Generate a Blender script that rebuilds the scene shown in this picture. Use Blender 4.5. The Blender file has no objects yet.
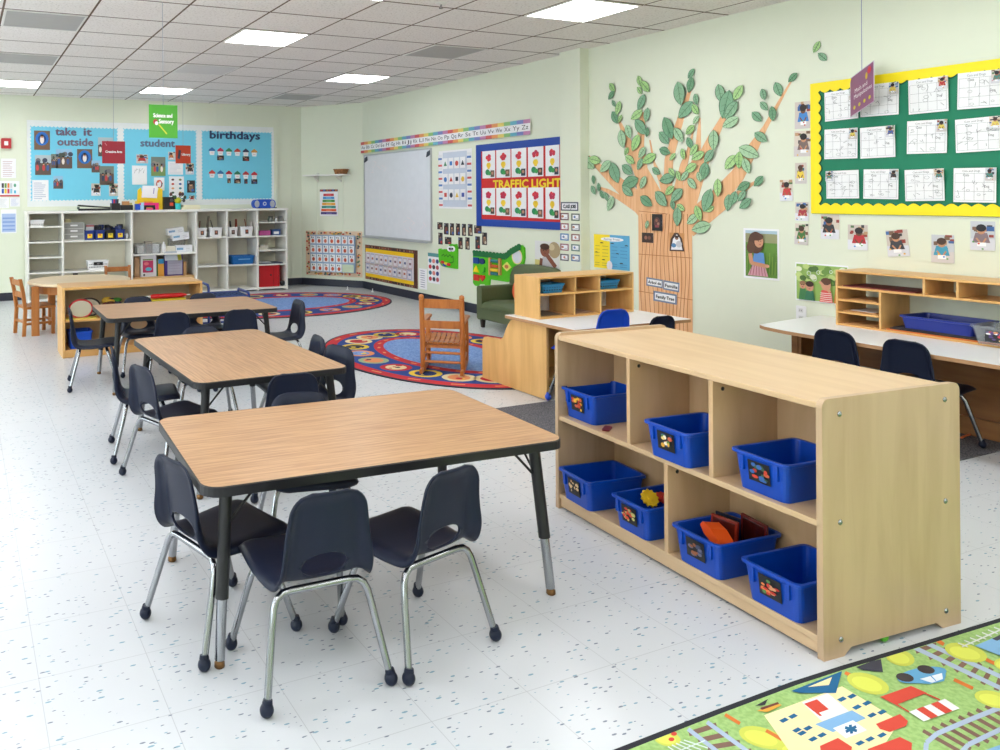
import bpy, math, random
from mathutils import Vector, Matrix
D = bpy.data
SC = bpy.context.scene
COL = SC.collection
PI = math.pi
RND = random.Random(7)

# ------------------------------------------------------------------ camera maths (28 mm lens, level, shifted)
FPX, YAW, HOR, CXP, ROLL, EYE = 793.03, 0.41008, 195.996, 306.41, 0.00678, 1.361
CEIL = 2.731
CO, SI = math.cos(YAW), math.sin(YAW)


def ray(u, v):
    a, b = u - CXP, v - HOR
    U = (a - b * ROLL) / (1 + ROLL * ROLL)
    V = b + U * ROLL
    r = U / FPX
    return Vector((r * CO + SI, CO - r * SI, -V / FPX))


def F(u, v, z=0.0):
    d = ray(u, v)
    t = (z - EYE) / d.z
    return Vector((d.x * t, d.y * t, z))


def BK(u, v, Y):
    d = ray(u, v)
    t = Y / d.y
    return d.x * t, EYE + d.z * t


class Fr:
    """a vertical plane in the room: x runs to a viewer's right along it, y runs into it"""
    def __init__(s, o, deg):
        s.o = Vector((o[0], o[1], 0))
        s.rz = math.radians(deg)
        c, n = math.cos(s.rz), math.sin(s.rz)
        s.x, s.y = Vector((c, n, 0)), Vector((-n, c, 0))

    def px(s, u, v, d=0.0):
        r = ray(u, v)
        cam = Vector((0, 0, EYE))
        t = (s.o - s.y * d - cam).dot(s.y) / r.dot(s.y)
        P = cam + r * t
        return (P - s.o).dot(s.x), P.z

    def at(s, a, b, d=0.0):
        return s.o + s.x * a - s.y * d + Vector((0, 0, b))


RW = Fr((5.42, 0), -90)            # right wall
PW = Fr((5.315, 0), -90)           # face of the pilaster
BW = Fr((0, 11.23), 0)             # back wall
DG = Fr((4.80, 11.23), math.degrees(math.atan2(10.38 - 11.23, 5.42 - 4.80)))   # angled corner wall

# ------------------------------------------------------------------ materials
_mc = {}


def lin(c):
    return tuple(((x / 255) / 12.92 if x / 255 <= 0.04045 else ((x / 255 + 0.055) / 1.055) ** 2.4) for x in c) + (1.0,)


def newmat(name):
    m = D.materials.new(name)
    m.use_nodes = True
    nt = m.node_tree
    return m, nt, nt.nodes['Principled BSDF']


def K(rgb, rough=0.55, metal=0.0, vary=0.05, name='paint'):
    """plain painted / printed / moulded colour with a faint procedural mottling"""
    key = (tuple(rgb), rough, metal, vary)
    if key in _mc:
        return _mc[key]
    m, nt, p = newmat('%s_%d_%d_%d' % ((name,) + tuple(int(x) for x in rgb)))
    p.inputs['Roughness'].default_value = rough
    p.inputs['Metallic'].default_value = metal
    n = nt.nodes.new('ShaderNodeTexNoise')
    n.inputs['Scale'].default_value = 9
    n.inputs['Detail'].default_value = 2
    tc = nt.nodes.new('ShaderNodeTexCoord')
    nt.links.new(tc.outputs['Object'], n.inputs['Vector'])
    mx = nt.nodes.new('ShaderNodeMix')
    mx.data_type = 'RGBA'
    c = lin(rgb)
    mx.inputs[6].default_value = tuple(x * (1 - vary) for x in c[:3]) + (1,)
    mx.inputs[7].default_value = tuple(min(1, x * (1 + vary)) for x in c[:3]) + (1,)
    nt.links.new(n.outputs['Fac'], mx.inputs[0])
    nt.links.new(mx.outputs[2], p.inputs['Base Color'])
    _mc[key] = m
    return m


def wood(name, c1, c2, grain='x', rough=0.42, scale=1.0, streak=26):
    m, nt, p = newmat(name)
    tc = nt.nodes.new('ShaderNodeTexCoord')
    mp = nt.nodes.new('ShaderNodeMapping')
    s = {'x': (1.2 if streak < 50 else 3.0, streak, streak), 'y': (streak, 1.2, streak), 'z': (streak, streak, 1.2)}[grain]
    mp.inputs['Scale'].default_value = tuple(q * scale for q in s)
    n = nt.nodes.new('ShaderNodeTexNoise')
    n.inputs['Scale'].default_value = 1.6
    n.inputs['Detail'].default_value = 5
    n.inputs['Distortion'].default_value = 0.6
    r = nt.nodes.new('ShaderNodeValToRGB')
    r.color_ramp.elements[0].position = 0.32
    r.color_ramp.elements[0].color = lin(c2)
    r.color_ramp.elements[1].position = 0.62
    r.color_ramp.elements[1].color = lin(c1)
    nt.links.new(tc.outputs['Object'], mp.inputs['Vector'])
    nt.links.new(mp.outputs['Vector'], n.inputs['Vector'])
    nt.links.new(n.outputs['Fac'], r.inputs['Fac'])
    nt.links.new(r.outputs['Color'], p.inputs['Base Color'])
    p.inputs['Roughness'].default_value = rough
    return m


def glow(name, rgb, s):
    m, nt, p = newmat(name)
    p.inputs['Base Color'].default_value = lin(rgb)
    p.inputs['Emission Color'].default_value = lin(rgb)
    p.inputs['Emission Strength'].default_value = s
    return m


def mnode(nt, op, a=None, b=None):
    n = nt.nodes.new('ShaderNodeMath')
    n.operation = op
    for i, x in enumerate((a, b)):
        if x is None:
            continue
        if isinstance(x, (int, float)):
            n.inputs[i].default_value = x
        else:
            nt.links.new(x, n.inputs[i])
    return n.outputs[0]


def mixc(nt, fac, a, b):
    n = nt.nodes.new('ShaderNodeMix')
    n.data_type = 'RGBA'
    nt.links.new(fac, n.inputs[0])
    for i, x in ((6, a), (7, b)):
        if isinstance(x, tuple):
            n.inputs[i].default_value = x
        else:
            nt.links.new(x, n.inputs[i])
    return n.outputs[2]


def gridmask(nt, coord, period, off, width):
    """1 on the joint lines of a square grid"""
    q = mnode(nt, 'SUBTRACT', coord, off)
    q = mnode(nt, 'DIVIDE', q, period)
    q = mnode(nt, 'FRACT', q)
    q = mnode(nt, 'SUBTRACT', q, 0.5)
    q = mnode(nt, 'ABSOLUTE', q)
    return mnode(nt, 'GREATER_THAN', q, 0.5 - width / period / 2)


def floor_mat():
    m, nt, p = newmat('vinyl_tile_floor')
    tc = nt.nodes.new('ShaderNodeTexCoord')
    sp = nt.nodes.new('ShaderNodeSeparateXYZ')
    nt.links.new(tc.outputs['Object'], sp.inputs[0])
    gx = gridmask(nt, sp.outputs[0], 0.3048, 0.1914, 0.0022)
    gy = gridmask(nt, sp.outputs[1], 0.3048, 2.0594, 0.0022)
    line = mnode(nt, 'MAXIMUM', gx, gy)
    base = lin((221, 224, 230))
    n = nt.nodes.new('ShaderNodeTexNoise')
    n.inputs['Scale'].default_value = 2.2
    n.inputs['Detail'].default_value = 3
    nt.links.new(tc.outputs['Object'], n.inputs['Vector'])
    col = mixc(nt, n.outputs['Fac'], lin((202, 205, 209)), lin((208, 211, 215)))
    # elongated chips, two layers
    for sc, thr, keep, colr, rot in ((24, 0.23, 0.81, (104, 150, 170), 0.45), (27, 0.22, 0.82, (84, 96, 120), 0.75)):
        mp = nt.nodes.new('ShaderNodeMapping')
        mp.inputs['Rotation'].default_value = (0, 0, rot)
        mp.inputs['Scale'].default_value = (sc, sc * 2.8, sc)
        nt.links.new(tc.outputs['Object'], mp.inputs['Vector'])
        v = nt.nodes.new('ShaderNodeTexVoronoi')
        v.voronoi_dimensions = '2D'
        v.inputs['Scale'].default_value = 1.0
        nt.links.new(mp.outputs['Vector'], v.inputs['Vector'])
        sc2 = nt.nodes.new('ShaderNodeSeparateColor')
        nt.links.new(v.outputs['Color'], sc2.inputs[0])
        sel = mnode(nt, 'GREATER_THAN', sc2.outputs[0], keep)
        sz = mnode(nt, 'MULTIPLY', sc2.outputs[1], thr)
        hit = mnode(nt, 'LESS_THAN', v.outputs['Distance'], sz)
        fac = mnode(nt, 'MULTIPLY', mnode(nt, 'MULTIPLY', sel, hit), 0.8)
        col = mixc(nt, fac, col, lin(colr))
    lf = mnode(nt, 'MULTIPLY', line, 0.45)
    col = mixc(nt, lf, col, lin((150, 152, 158)))
    nt.links.new(col, p.inputs['Base Color'])
    p.inputs['Roughness'].default_value = 0.27
    return m


def ceiling_mat():
    m, nt, p = newmat('acoustic_tile_ceiling')
    tc = nt.nodes.new('ShaderNodeTexCoord')
    sp = nt.nodes.new('ShaderNodeSeparateXYZ')
    nt.links.new(tc.outputs['Object'], sp.inputs[0])
    gx = gridmask(nt, sp.outputs[0], 0.6096, 0.2835, 0.016)
    gy = gridmask(nt, sp.outputs[1], 0.6096, 4.9064, 0.021)
    line = mnode(nt, 'MAXIMUM', gx, gy)
    n = nt.nodes.new('ShaderNodeTexNoise')
    n.inputs['Scale'].default_value = 60
    n.inputs['Detail'].default_value = 4
    nt.links.new(tc.outputs['Object'], n.inputs['Vector'])
    n2 = nt.nodes.new('ShaderNodeTexNoise')
    n2.inputs['Scale'].default_value = 0.9
    nt.links.new(tc.outputs['Object'], n2.inputs['Vector'])
    c0 = mixc(nt, n2.outputs['Fac'], lin((228, 223, 219)), lin((242, 238, 235)))
    pits = nt.nodes.new('ShaderNodeMapRange')
    pits.inputs[1].default_value = 0.30
    pits.inputs[2].default_value = 0.46
    nt.links.new(n.outputs['Fac'], pits.inputs[0])
    c1 = mixc(nt, pits.outputs[0], lin((202, 195, 190)), c0)
    col = mixc(nt, line, c1, lin((98, 78, 62)))
    nt.links.new(col, p.inputs['Base Color'])
    p.inputs['Roughness'].default_value = 0.9
    bp = nt.nodes.new('ShaderNodeBump')
    bp.inputs['Strength'].default_value = 0.25
    bp.inputs['Distance'].default_value = 0.004
    nt.links.new(n.outputs['Fac'], bp.inputs['Height'])
    nt.links.new(bp.outputs[0], p.inputs['Normal'])
    return m


def speck(name, c1, c2, scale, rough=0.95):
    m, nt, p = newmat(name)
    n = nt.nodes.new('ShaderNodeTexNoise')
    n.inputs['Scale'].default_value = scale
    n.inputs['Detail'].default_value = 3
    tc = nt.nodes.new('ShaderNodeTexCoord')
    nt.links.new(tc.outputs['Object'], n.inputs['Vector'])
    r = nt.nodes.new('ShaderNodeValToRGB')
    r.color_ramp.elements[0].position = 0.38
    r.color_ramp.elements[0].color = lin(c1)
    r.color_ramp.elements[1].position = 0.62
    r.color_ramp.elements[1].color = lin(c2)
    nt.links.new(n.outputs['Fac'], r.inputs['Fac'])
    nt.links.new(r.outputs['Color'], p.inputs['Base Color'])
    p.inputs['Roughness'].default_value = rough
    return m


def clearmat(name, rgb, alpha):
    m, nt, p = newmat(name)
    p.inputs['Base Color'].default_value = lin(rgb)
    p.inputs['Roughness'].default_value = 0.15
    p.inputs['Alpha'].default_value = alpha
    return m


WALL = K((223, 228, 208), 0.6, 0, 0.015, 'wall_paint')
NAVYP = K((21, 28, 48), 0.40, 0, 0.08, 'navy_plastic')
NAVYP.node_tree.nodes['Principled BSDF'].inputs['Specular IOR Level'].default_value = .28
BLUEP = K((2, 68, 176), 0.35, 0, 0.06, 'royal_plastic')
CHROME = K((160, 162, 166), 0.18, 1.0, 0.03, 'chrome')
BLACK = K((22, 22, 25), 0.45, 0, 0.05, 'black')
BRASS = K((120, 88, 55), 0.35, 0.9, 0.05, 'bronze')
OAK = wood('oak_laminate', (194, 152, 109), (160, 118, 79), 'x', 0.32, 1.0, 60)
BIRCH_Y = wood('birch_ply_long', (212, 182, 144), (203, 171, 132), 'y', 0.35, 1.0, 10)
BIRCH_Z = wood('birch_ply_tall_shaded', (196, 168, 136), (184, 155, 123), 'z', 0.35, 1.0, 10)  # end panels toned darker than the top, as they catch less light
BIRCH_D = wood('birch_ply_inside', (208, 174, 134), (198, 163, 122), 'z', 0.4, 1.0, 8)
BEIGE_E = K((226, 190, 134), 0.4, 0, 0.04, 'birch_edge')
MAPLE_X = wood('maple_ply_long', (222, 172, 104), (208, 156, 90), 'x', 0.35, 1.0, 10)
MAPLE_Z = wood('maple_ply_tall', (224, 178, 114), (208, 160, 96), 'z', 0.35, 1.0, 10)
HONEY = wood('honey_wood', (188, 116, 52), (164, 92, 38), 'z', 0.35, 1.0, 16)
WHITEP = K((236, 236, 236), 0.5, 0, 0.02, 'white_paint')
PAPER = K((240, 240, 242), 0.7, 0, 0.015, 'paper')
LAM = K((234, 236, 238), 0.3, 0, 0.02, 'white_laminate')
SHELFW = K((234, 233, 226), 0.5, 0, 0.03, 'shelf_white')
SHELFI = K((234, 229, 210), 0.6, 0, 0.04, 'shelf_inside')
NAVYB = K((36, 42, 58), 0.45, 0, 0.06, 'navy_vinyl')


# ------------------------------------------------------------------ mesh builder
class MB:
    def __init__(s):
        s.v, s.f, s.m, s.s, s.mats, s.y = [], [], [], [], [], 0.0

    def mi(s, mat):
        if mat not in s.mats:
            s.mats.append(mat)
        return s.mats.index(mat)

    def add(s, vs, fs, mat, smooth=False):
        o = len(s.v)
        k = s.mi(mat)
        s.v += [tuple(x) for x in vs]
        for f in fs:
            s.f.append(tuple(i + o for i in f))
            s.m.append(k)
            s.s.append(smooth)
        return s

    def box(s, x0, x1, y0, y1, z0, z1, mat, rz=0.0, c=None):
        vs = [(x, y, z) for z in (z0, z1) for x, y in ((x0, y0), (x1, y0), (x1, y1), (x0, y1))]
        if rz:
            cx, cy = c or ((x0 + x1) / 2, (y0 + y1) / 2)
            q, w = math.cos(rz), math.sin(rz)
            vs = [(cx + (x - cx) * q - (y - cy) * w, cy + (x - cx) * w + (y - cy) * q, z) for x, y, z in vs]
        return s.add(vs, [(3, 2, 1, 0), (4, 5, 6, 7), (0, 1, 5, 4), (1, 2, 6, 5), (2, 3, 7, 6), (3, 0, 4, 7)], mat)

    def prism(s, poly, lo, hi, plane, mat, smooth=False):
        P = {'xy': lambda a, b, c: (a, b, c), 'xz': lambda a, b, c: (a, c, b), 'yz': lambda a, b, c: (c, a, b)}[plane]
        n = len(poly)
        ar = sum(poly[i][0] * poly[(i + 1) % n][1] - poly[(i + 1) % n][0] * poly[i][1] for i in range(n))
        if ar < 0:
            poly = poly[::-1]
        vs = [P(a, b, lo) for a, b in poly] + [P(a, b, hi) for a, b in poly]
        fs = [tuple(range(n))[::-1], tuple(range(n, 2 * n))]
        sd = [(i, (i + 1) % n, n + (i + 1) % n, n + i) for i in range(n)]
        if plane == 'xz':
            fs = [f[::-1] for f in fs]
            sd = [f[::-1] for f in sd]
        s.add(vs, fs, mat)
        return s.add(vs, sd, mat, smooth)

    def tube(s, pts, r, mat, n=10, caps=True):
        pts = [Vector(p) for p in pts]
        k = len(pts)
        rs = r if isinstance(r, (list, tuple)) else [r] * k
        vs = []
        t0 = (pts[1] - pts[0]).normalized()
        u = t0.orthogonal().normalized()
        for i, p in enumerate(pts):
            if i == 0:
                t = t0
            elif i == k - 1:
                t = (pts[i] - pts[i - 1]).normalized()
            else:
                t = ((pts[i + 1] - p).normalized() + (p - pts[i - 1]).normalized()).normalized()
            u = (u - t * u.dot(t)).normalized()
            w = t.cross(u)
            vs += [p + (u * math.cos(2 * PI * j / n) + w * math.sin(2 * PI * j / n)) * rs[i] for j in range(n)]
        fs = [(i * n + j, i * n + (j + 1) % n, (i + 1) * n + (j + 1) % n, (i + 1) * n + j) for i in range(k - 1) for j in range(n)]
        s.add(vs, fs, mat, True)
        if caps:
            s.add(vs[:n], [tuple(range(n))[::-1]], mat)
            s.add(vs[-n:], [tuple(range(n))], mat)
        return s

    def lathe(s, prof, mat, c=(0, 0), n=20, smooth=True):
        vs = [(c[0] + r * math.cos(2 * PI * j / n), c[1] + r * math.sin(2 * PI * j / n), z) for r, z in prof for j in range(n)]
        fs = [(i * n + j, i * n + (j + 1) % n, (i + 1) * n + (j + 1) % n, (i + 1) * n + j) for i in range(len(prof) - 1) for j in range(n)]
        s.add(vs, fs, mat, smooth)
        if prof[0][0] > 1e-4:
            s.add(vs[:n], [tuple(range(n))[::-1]], mat)
        if prof[-1][0] > 1e-4:
            s.add(vs[-n:], [tuple(range(n))], mat)
        return s

    def ball(s, c, r, mat, nu=14, nv=9):
        r = r if isinstance(r, (tuple, list)) else (r, r, r)
        vs = []
        for i in range(nv + 1):
            a = -PI / 2 + PI * i / nv
            vs += [(c[0] + r[0] * math.cos(a) * math.cos(2 * PI * j / nu), c[1] + r[1] * math.cos(a) * math.sin(2 * PI * j / nu), c[2] + r[2] * math.sin(a)) for j in range(nu)]
        fs = [(i * nu + j, i * nu + (j + 1) % nu, (i + 1) * nu + (j + 1) % nu, (i + 1) * nu + j) for i in range(nv) for j in range(nu)]
        return s.add(vs, fs, mat, True)

    def loft(s, loops, mat, smooth=False, cap0=True, cap1=True):
        n = len(loops[0])
        vs = [p for l in loops for p in l]
        fs = [(i * n + j, i * n + (j + 1) % n, (i + 1) * n + (j + 1) % n, (i + 1) * n + j) for i in range(len(loops) - 1) for j in range(n)]
        s.add(vs, fs, mat, smooth)
        if cap0:
            s.add(loops[0], [tuple(range(n))[::-1]], mat)
        if cap1:
            s.add(loops[-1], [tuple(range(n))], mat)
        return s

    # flat printing on a sheet in the x-z plane; every mark lies a hair in front of the one before
    def lay(s, step=0.0003):
        s.y -= step
        return s.y

    def poly(s, pts, mat):
        n = len(pts)
        ar = sum(pts[i][0] * pts[(i + 1) % n][1] - pts[(i + 1) % n][0] * pts[i][1] for i in range(n))
        if ar < 0:
            pts = pts[::-1]
        y = s.lay()
        return s.add([(a, y, b) for a, b in pts], [tuple(range(n))], mat)

    def rect(s, x0, z0, x1, z1, mat):
        return s.poly([(x0, z0), (x1, z0), (x1, z1), (x0, z1)], mat)

    def ell(s, cx, cz, rx, rz, mat, n=14, a0=0.0, a1=2 * PI):
        full = a1 - a0 > 6.28
        k = n if full else n + 1
        return s.poly([(cx + rx * math.cos(a0 + (a1 - a0) * i / n), cz + rz * math.sin(a0 + (a1 - a0) * i / n)) for i in range(k)], mat)

    def seg(s, p, q, w, mat):
        dx, dz = q[0] - p[0], q[1] - p[1]
        l = math.hypot(dx, dz) or 1
        ox, oz = -dz / l * w / 2, dx / l * w / 2
        return s.poly([(p[0] + ox, p[1] + oz), (q[0] + ox, q[1] + oz), (q[0] - ox, q[1] - oz), (p[0] - ox, p[1] - oz)], mat)

    def ring(s, cx, cz, rx, rz, w, mat, n=16):
        y = s.lay()
        vs = [(cx + (rx - k * w) * math.cos(2 * PI * i / n), y, cz + (rz - k * w) * math.sin(2 * PI * i / n)) for k in (0, 1) for i in range(n)]
        return s.add(vs, [(i, (i + 1) % n, n + (i + 1) % n, n + i) for i in range(n)], mat)

    def text(s, t, x, z, h, mat, al='l', w=None, slant=0.0, bold=0.0):
        if bold:
            for dx, dz in ((-bold, 0), (bold, 0), (0, bold * .8), (0, -bold * .8)):
                s.text(t, x + dx, z + dz, h, mat, al, w, slant)
        vs, fs, tw = glyphs(t)
        k = h / 0.72
        kx = k if w is None else w / max(tw, 1e-3)
        ox = x - (tw * kx / 2 if al == 'c' else tw * kx if al == 'r' else 0)
        y = s.lay()
        return s.add([(ox + (a + slant * b) * kx, y, z + b * k) for a, b in vs], fs, mat)

    def build(s, name, parent=None, loc=(0, 0, 0), rz=0.0, bevel=0.0, mat4=None):
        me = D.meshes.new(name)
        me.from_pydata(s.v, [], s.f)
        for m in s.mats:
            me.materials.append(m)
        me.polygons.foreach_set('material_index', s.m)
        me.polygons.foreach_set('use_smooth', s.s)
        me.update()
        o = D.objects.new(name, me)
        COL.objects.link(o)
        o.location = loc
        o.rotation_euler = (0, 0, rz)
        if mat4 is not None:
            o.matrix_world = mat4
        if parent:
            o.parent = parent
        if bevel:
            b = o.modifiers.new('edge', 'BEVEL')
            b.width = bevel
            b.segments = 2
            b.limit_method = 'ANGLE'
        return o


_gc = {}


def glyphs(t):
    if t not in _gc:
        cu = D.curves.new('lettering', 'FONT')
        cu.body = t
        cu.size = 1.0
        cu.resolution_u = 2
        ob = D.objects.new('lettering', cu)
        COL.objects.link(ob)
        dg = bpy.context.evaluated_depsgraph_get()
        me = D.meshes.new_from_object(ob.evaluated_get(dg))
        vs = [(v.co.x, v.co.y) for v in me.vertices]
        fs = []
        for p in me.polygons:
            q = tuple(p.vertices)
            a = sum(vs[q[i]][0] * vs[q[(i + 1) % len(q)]][1] - vs[q[(i + 1) % len(q)]][0] * vs[q[i]][1] for i in range(len(q)))
            fs.append(q if a > 0 else q[::-1])
        D.objects.remove(ob)
        D.meshes.remove(me)
        D.curves.remove(cu)
        _gc[t] = (vs, fs, max([x for x, _ in vs] or [0]))
    return _gc[t]


def tag(o, label=None, cat=None, group=None, kind=None):
    for k, x in (('label', label), ('category', cat), ('group', group), ('kind', kind)):
        if x:
            o[k] = x
    return o


def thing(name, label, cat, loc=(0, 0, 0), rz=0.0, group=None):
    o = D.objects.new(name, None)
    o.empty_display_size = 0.1
    COL.objects.link(o)
    o.location = loc
    o.rotation_euler = (0, 0, rz)
    return tag(o, label, cat, group)


def dup(o, parent=None):
    c = o.copy()
    COL.objects.link(c)
    if parent:
        c.parent = parent
    for ch in list(o.children):
        dup(ch, c)
    return c


def rrect(w, d, r, n=4, cx=0.0, cy=0.0):
    out = []
    for sx, sy, a in ((1, 1, 0), (-1, 1, 90), (-1, -1, 180), (1, -1, 270)):
        for i in range(n + 1):
            t = math.radians(a + 90 * i / n)
            out.append((cx + sx * (w / 2 - r) + r * math.cos(t), cy + sy * (d / 2 - r) + r * math.sin(t)))
    return out


def tub(mb, w, d, h, mat, taper=0.9, rim=0.008, th=0.003, r=0.022, z=0.0):
    """open tray or bin, w along x, d along y, standing at z"""
    L = []
    for ww, dd, zz in ((w * taper, d * taper, 0), (w, d, h - 0.012), (w + 2 * rim, d + 2 * rim, h - 0.010), (w + 2 * rim, d + 2 * rim, h),
                       (w - 2 * th, d - 2 * th, h), (w * taper - 2 * th, d * taper - 2 * th, th)):
        L.append([(a, b, z + zz) for a, b in rrect(ww, dd, r)])
    return mb.loft(L, mat)

# ================================================================== the room
def struct(name, mb, **k):
    return tag(mb.build(name, **k), kind='structure')


X0, X1, Y0, Y1 = -3.6, 5.42, -3.2, 11.23
mb = MB(); mb.box(X0 - .1, X1 + .1, Y0 - .1, Y1 + .1, -0.1, 0.0, floor_mat()); struct('floor', mb)
mb = MB(); mb.box(X0 - .1, X1 + .1, Y0 - .1, Y1 + .1, CEIL, CEIL + 0.1, ceiling_mat()); struct('ceiling', mb)
mb = MB(); mb.box(X1, X1 + .1, Y0 - .1, 10.40, 0, CEIL, WALL); struct('wall_right', mb)
mb = MB(); mb.box(X0 - .1, 4.82, Y1, Y1 + .1, 0, CEIL, WALL); struct('wall_back', mb)
mb = MB()
wy = [(-1.2, .8), (1.8, 3.8), (4.8, 6.8), (7.8, 9.8)]  # unseen windows, added to brighten the ceiling and the left side
mb.box(X0 - .1, X0, Y0 - .1, Y1 + .1, 0, .85, WALL); mb.box(X0 - .1, X0, Y0 - .1, Y1 + .1, 2.35, CEIL, WALL)
ed_ = [Y0 - .1] + [q for p in wy for q in p] + [Y1 + .1]
for q in range(0, len(ed_), 2):
    mb.box(X0 - .1, X0, ed_[q], ed_[q + 1], .85, 2.35, WALL)
struct('wall_left', mb)
PANE = clearmat('added_window_glass', (230, 240, 245), .06)
for i, (ya, yb) in enumerate(wy):
    mb = MB()
    for e in ((ya, yb, .85, .90), (ya, yb, 2.30, 2.35), (ya, ya + .05, .90, 2.30), (yb - .05, yb, .90, 2.30), ((ya + yb) / 2 - .025, (ya + yb) / 2 + .025, .90, 2.30)):
        mb.box(X0 - .08, X0 - .02, e[0], e[1], e[2], e[3], WHITEP)
    wn = struct('added_window_%d' % (i + 1), mb)
    mb = MB(); mb.box(X0 - .053, X0 - .047, ya + .05, yb - .05, .90, 2.30, PANE); mb.build('pane', wn)
mb = MB(); mb.box(X0 - .1, X1 + .1, Y0 - .1, Y0, 0, CEIL, WALL); struct('wall_front', mb)
mb = MB(); mb.prism([(4.80, 11.23), (5.42, 10.38), (5.52, 10.38), (5.52, 11.33), (4.80, 11.33)], 0, CEIL, 'xy', WALL); struct('wall_corner', mb)
mb = MB(); mb.box(5.315, 5.43, 5.785, 6.06, 0, CEIL, WALL); struct('wall_pilaster', mb)
BASE = K((34, 38, 54), 0.4, 0, 0.05, 'cove_base')
mb = MB(); mb.box(X0, 4.80, Y1 - .012, Y1, 0, .105, BASE); struct('baseboard_back', mb)
mb = MB(); mb.box(X1 - .012, X1, Y0, 10.38, 0, .105, BASE); struct('baseboard_right', mb)
mb = MB()
n_ = DG.y
a, b = Vector((4.80, 11.23)), Vector((5.42, 10.38))
o2 = Vector((n_.x, n_.y)) * -0.012
mb.prism([tuple(a), tuple(b), tuple(b + o2), tuple(a + o2)], 0, .105, 'xy', BASE); struct('baseboard_corner', mb)
# faint vertical joint strips of the back wall panelling
for i, (u, fr) in enumerate(((218, BW), (292, BW))):
    aa, _ = fr.px(u, 150)
    mb = MB(); mb.box(aa - .012, aa + .012, Y1 - .004, Y1, .105, CEIL, WALL); struct('trim_%d' % (i + 1), mb)
for i, u in enumerate((317, 343)):
    aa, _ = DG.px(u, 200)
    mb = MB(); mb.box(-.012, .012, -.008, 0, .105, 1.60, WALL)
    struct('trim_%d' % (i + 3), mb, loc=DG.at(aa, 0), rz=DG.rz)

# ------------------------------------------------------------------ ceiling lights (2 ft x 2 ft troffers in the grid)
LITE = glow('lit_diffuser', (252, 252, 255), 10.6)
DIM = K((214, 210, 208), 0.6, 0, 0.02, 'unlit_diffuser')
GREY = K((172, 170, 168), 0.6, 0, 0.04, 'grey_diffuser')
FRAMEW = K((226, 224, 220), 0.5, 0, 0.02, 'fixture_frame')
unlit = {(0, 2): GREY, (0, 5): GREY, (3, 5): DIM, (6, 2): GREY, (6, 8): GREY}
where = {(3, 2): 'lit square ceiling light nearest the middle of the ceiling in the photo',
         (3, 8): 'lit square ceiling light near the back wall, behind the green hanging sign',
         (0, 8): 'lit square ceiling light by the back wall, cut by the left edge of the photo',
         (6, 5): 'lit square ceiling light above the whiteboard wall',
         (6, -1): 'lit square ceiling light cut by the top edge of the photo, above the paper tree',
         (0, 2): 'unlit grey square ceiling light, topmost at the left edge of the photo',
         (0, 5): 'unlit grey square ceiling light above the take it outside display',
         (3, 5): 'unlit pale square ceiling light between two lit ones',
         (6, 2): 'unlit grey square ceiling light in front of the red flower display',
         (6, 8): 'unlit grey square ceiling light against the far corner wall'}
for i in (-6, -3, 0, 3, 6):
    for j in (-13, -10, -7, -4, -1, 2, 5, 8):
        if (i, j) in unlit:
            dm = unlit[i, j]
        else:
            dm = LITE
        x, y = .2835 + (i + .5) * .6096, 4.9064 + (j + .5) * .6096
        if not (X0 + .4 < x < X1 - .4 and Y0 + .3 < y):
            continue
        t = thing('ceiling_light', where.get((i, j), 'lit square ceiling light outside the view of the photo'), 'ceiling light', (x, y, CEIL), 0, 'square ceiling lights in the tile grid')
        m = MB()
        for q in range(4):
            s_, w_ = .2925, .014
            if q == 0: m.box(-s_, s_, -s_, -s_ + w_, -.008, 0, FRAMEW)
            if q == 1: m.box(-s_, s_, s_ - w_, s_, -.008, 0, FRAMEW)
            if q == 2: m.box(-s_, -s_ + w_, -s_ + w_, s_ - w_, -.008, 0, FRAMEW)
            if q == 3: m.box(s_ - w_, s_, -s_ + w_, s_ - w_, -.008, 0, FRAMEW)
        m.build('frame', t)
        m = MB(); m.box(-.2785, .2785, -.2785, .2785, -.005, -.001, dm); m.build('diffuser', t)
t = thing('sprinkler_head', 'small white fire sprinkler head on the ceiling', 'sprinkler', (3.144, 4.80, CEIL))
m = MB(); m.lathe([(.04, 0), (.04, -.004), (.018, -.012), (.0, -.012)][::-1], FRAMEW); m.build('escutcheon', t)
m = MB(); m.tube([(0, 0, -.012), (0, 0, -.035)], .007, CHROME, 8); m.lathe([(0, -.04), (.016, -.039), (.016, -.035), (0, -.034)], CHROME, n=12); m.build('deflector', t)

# ------------------------------------------------------------------ rugs and carpet
CARP = speck('charcoal_carpet', (58, 58, 66), (110, 108, 112), 130)
m = MB(); m.box(2.99, 5.40, 2.362, 4.14, 0, .006, CARP)
tag(m.build('carpet'), 'speckled charcoal carpet under the two wall desks', 'carpet')


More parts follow.
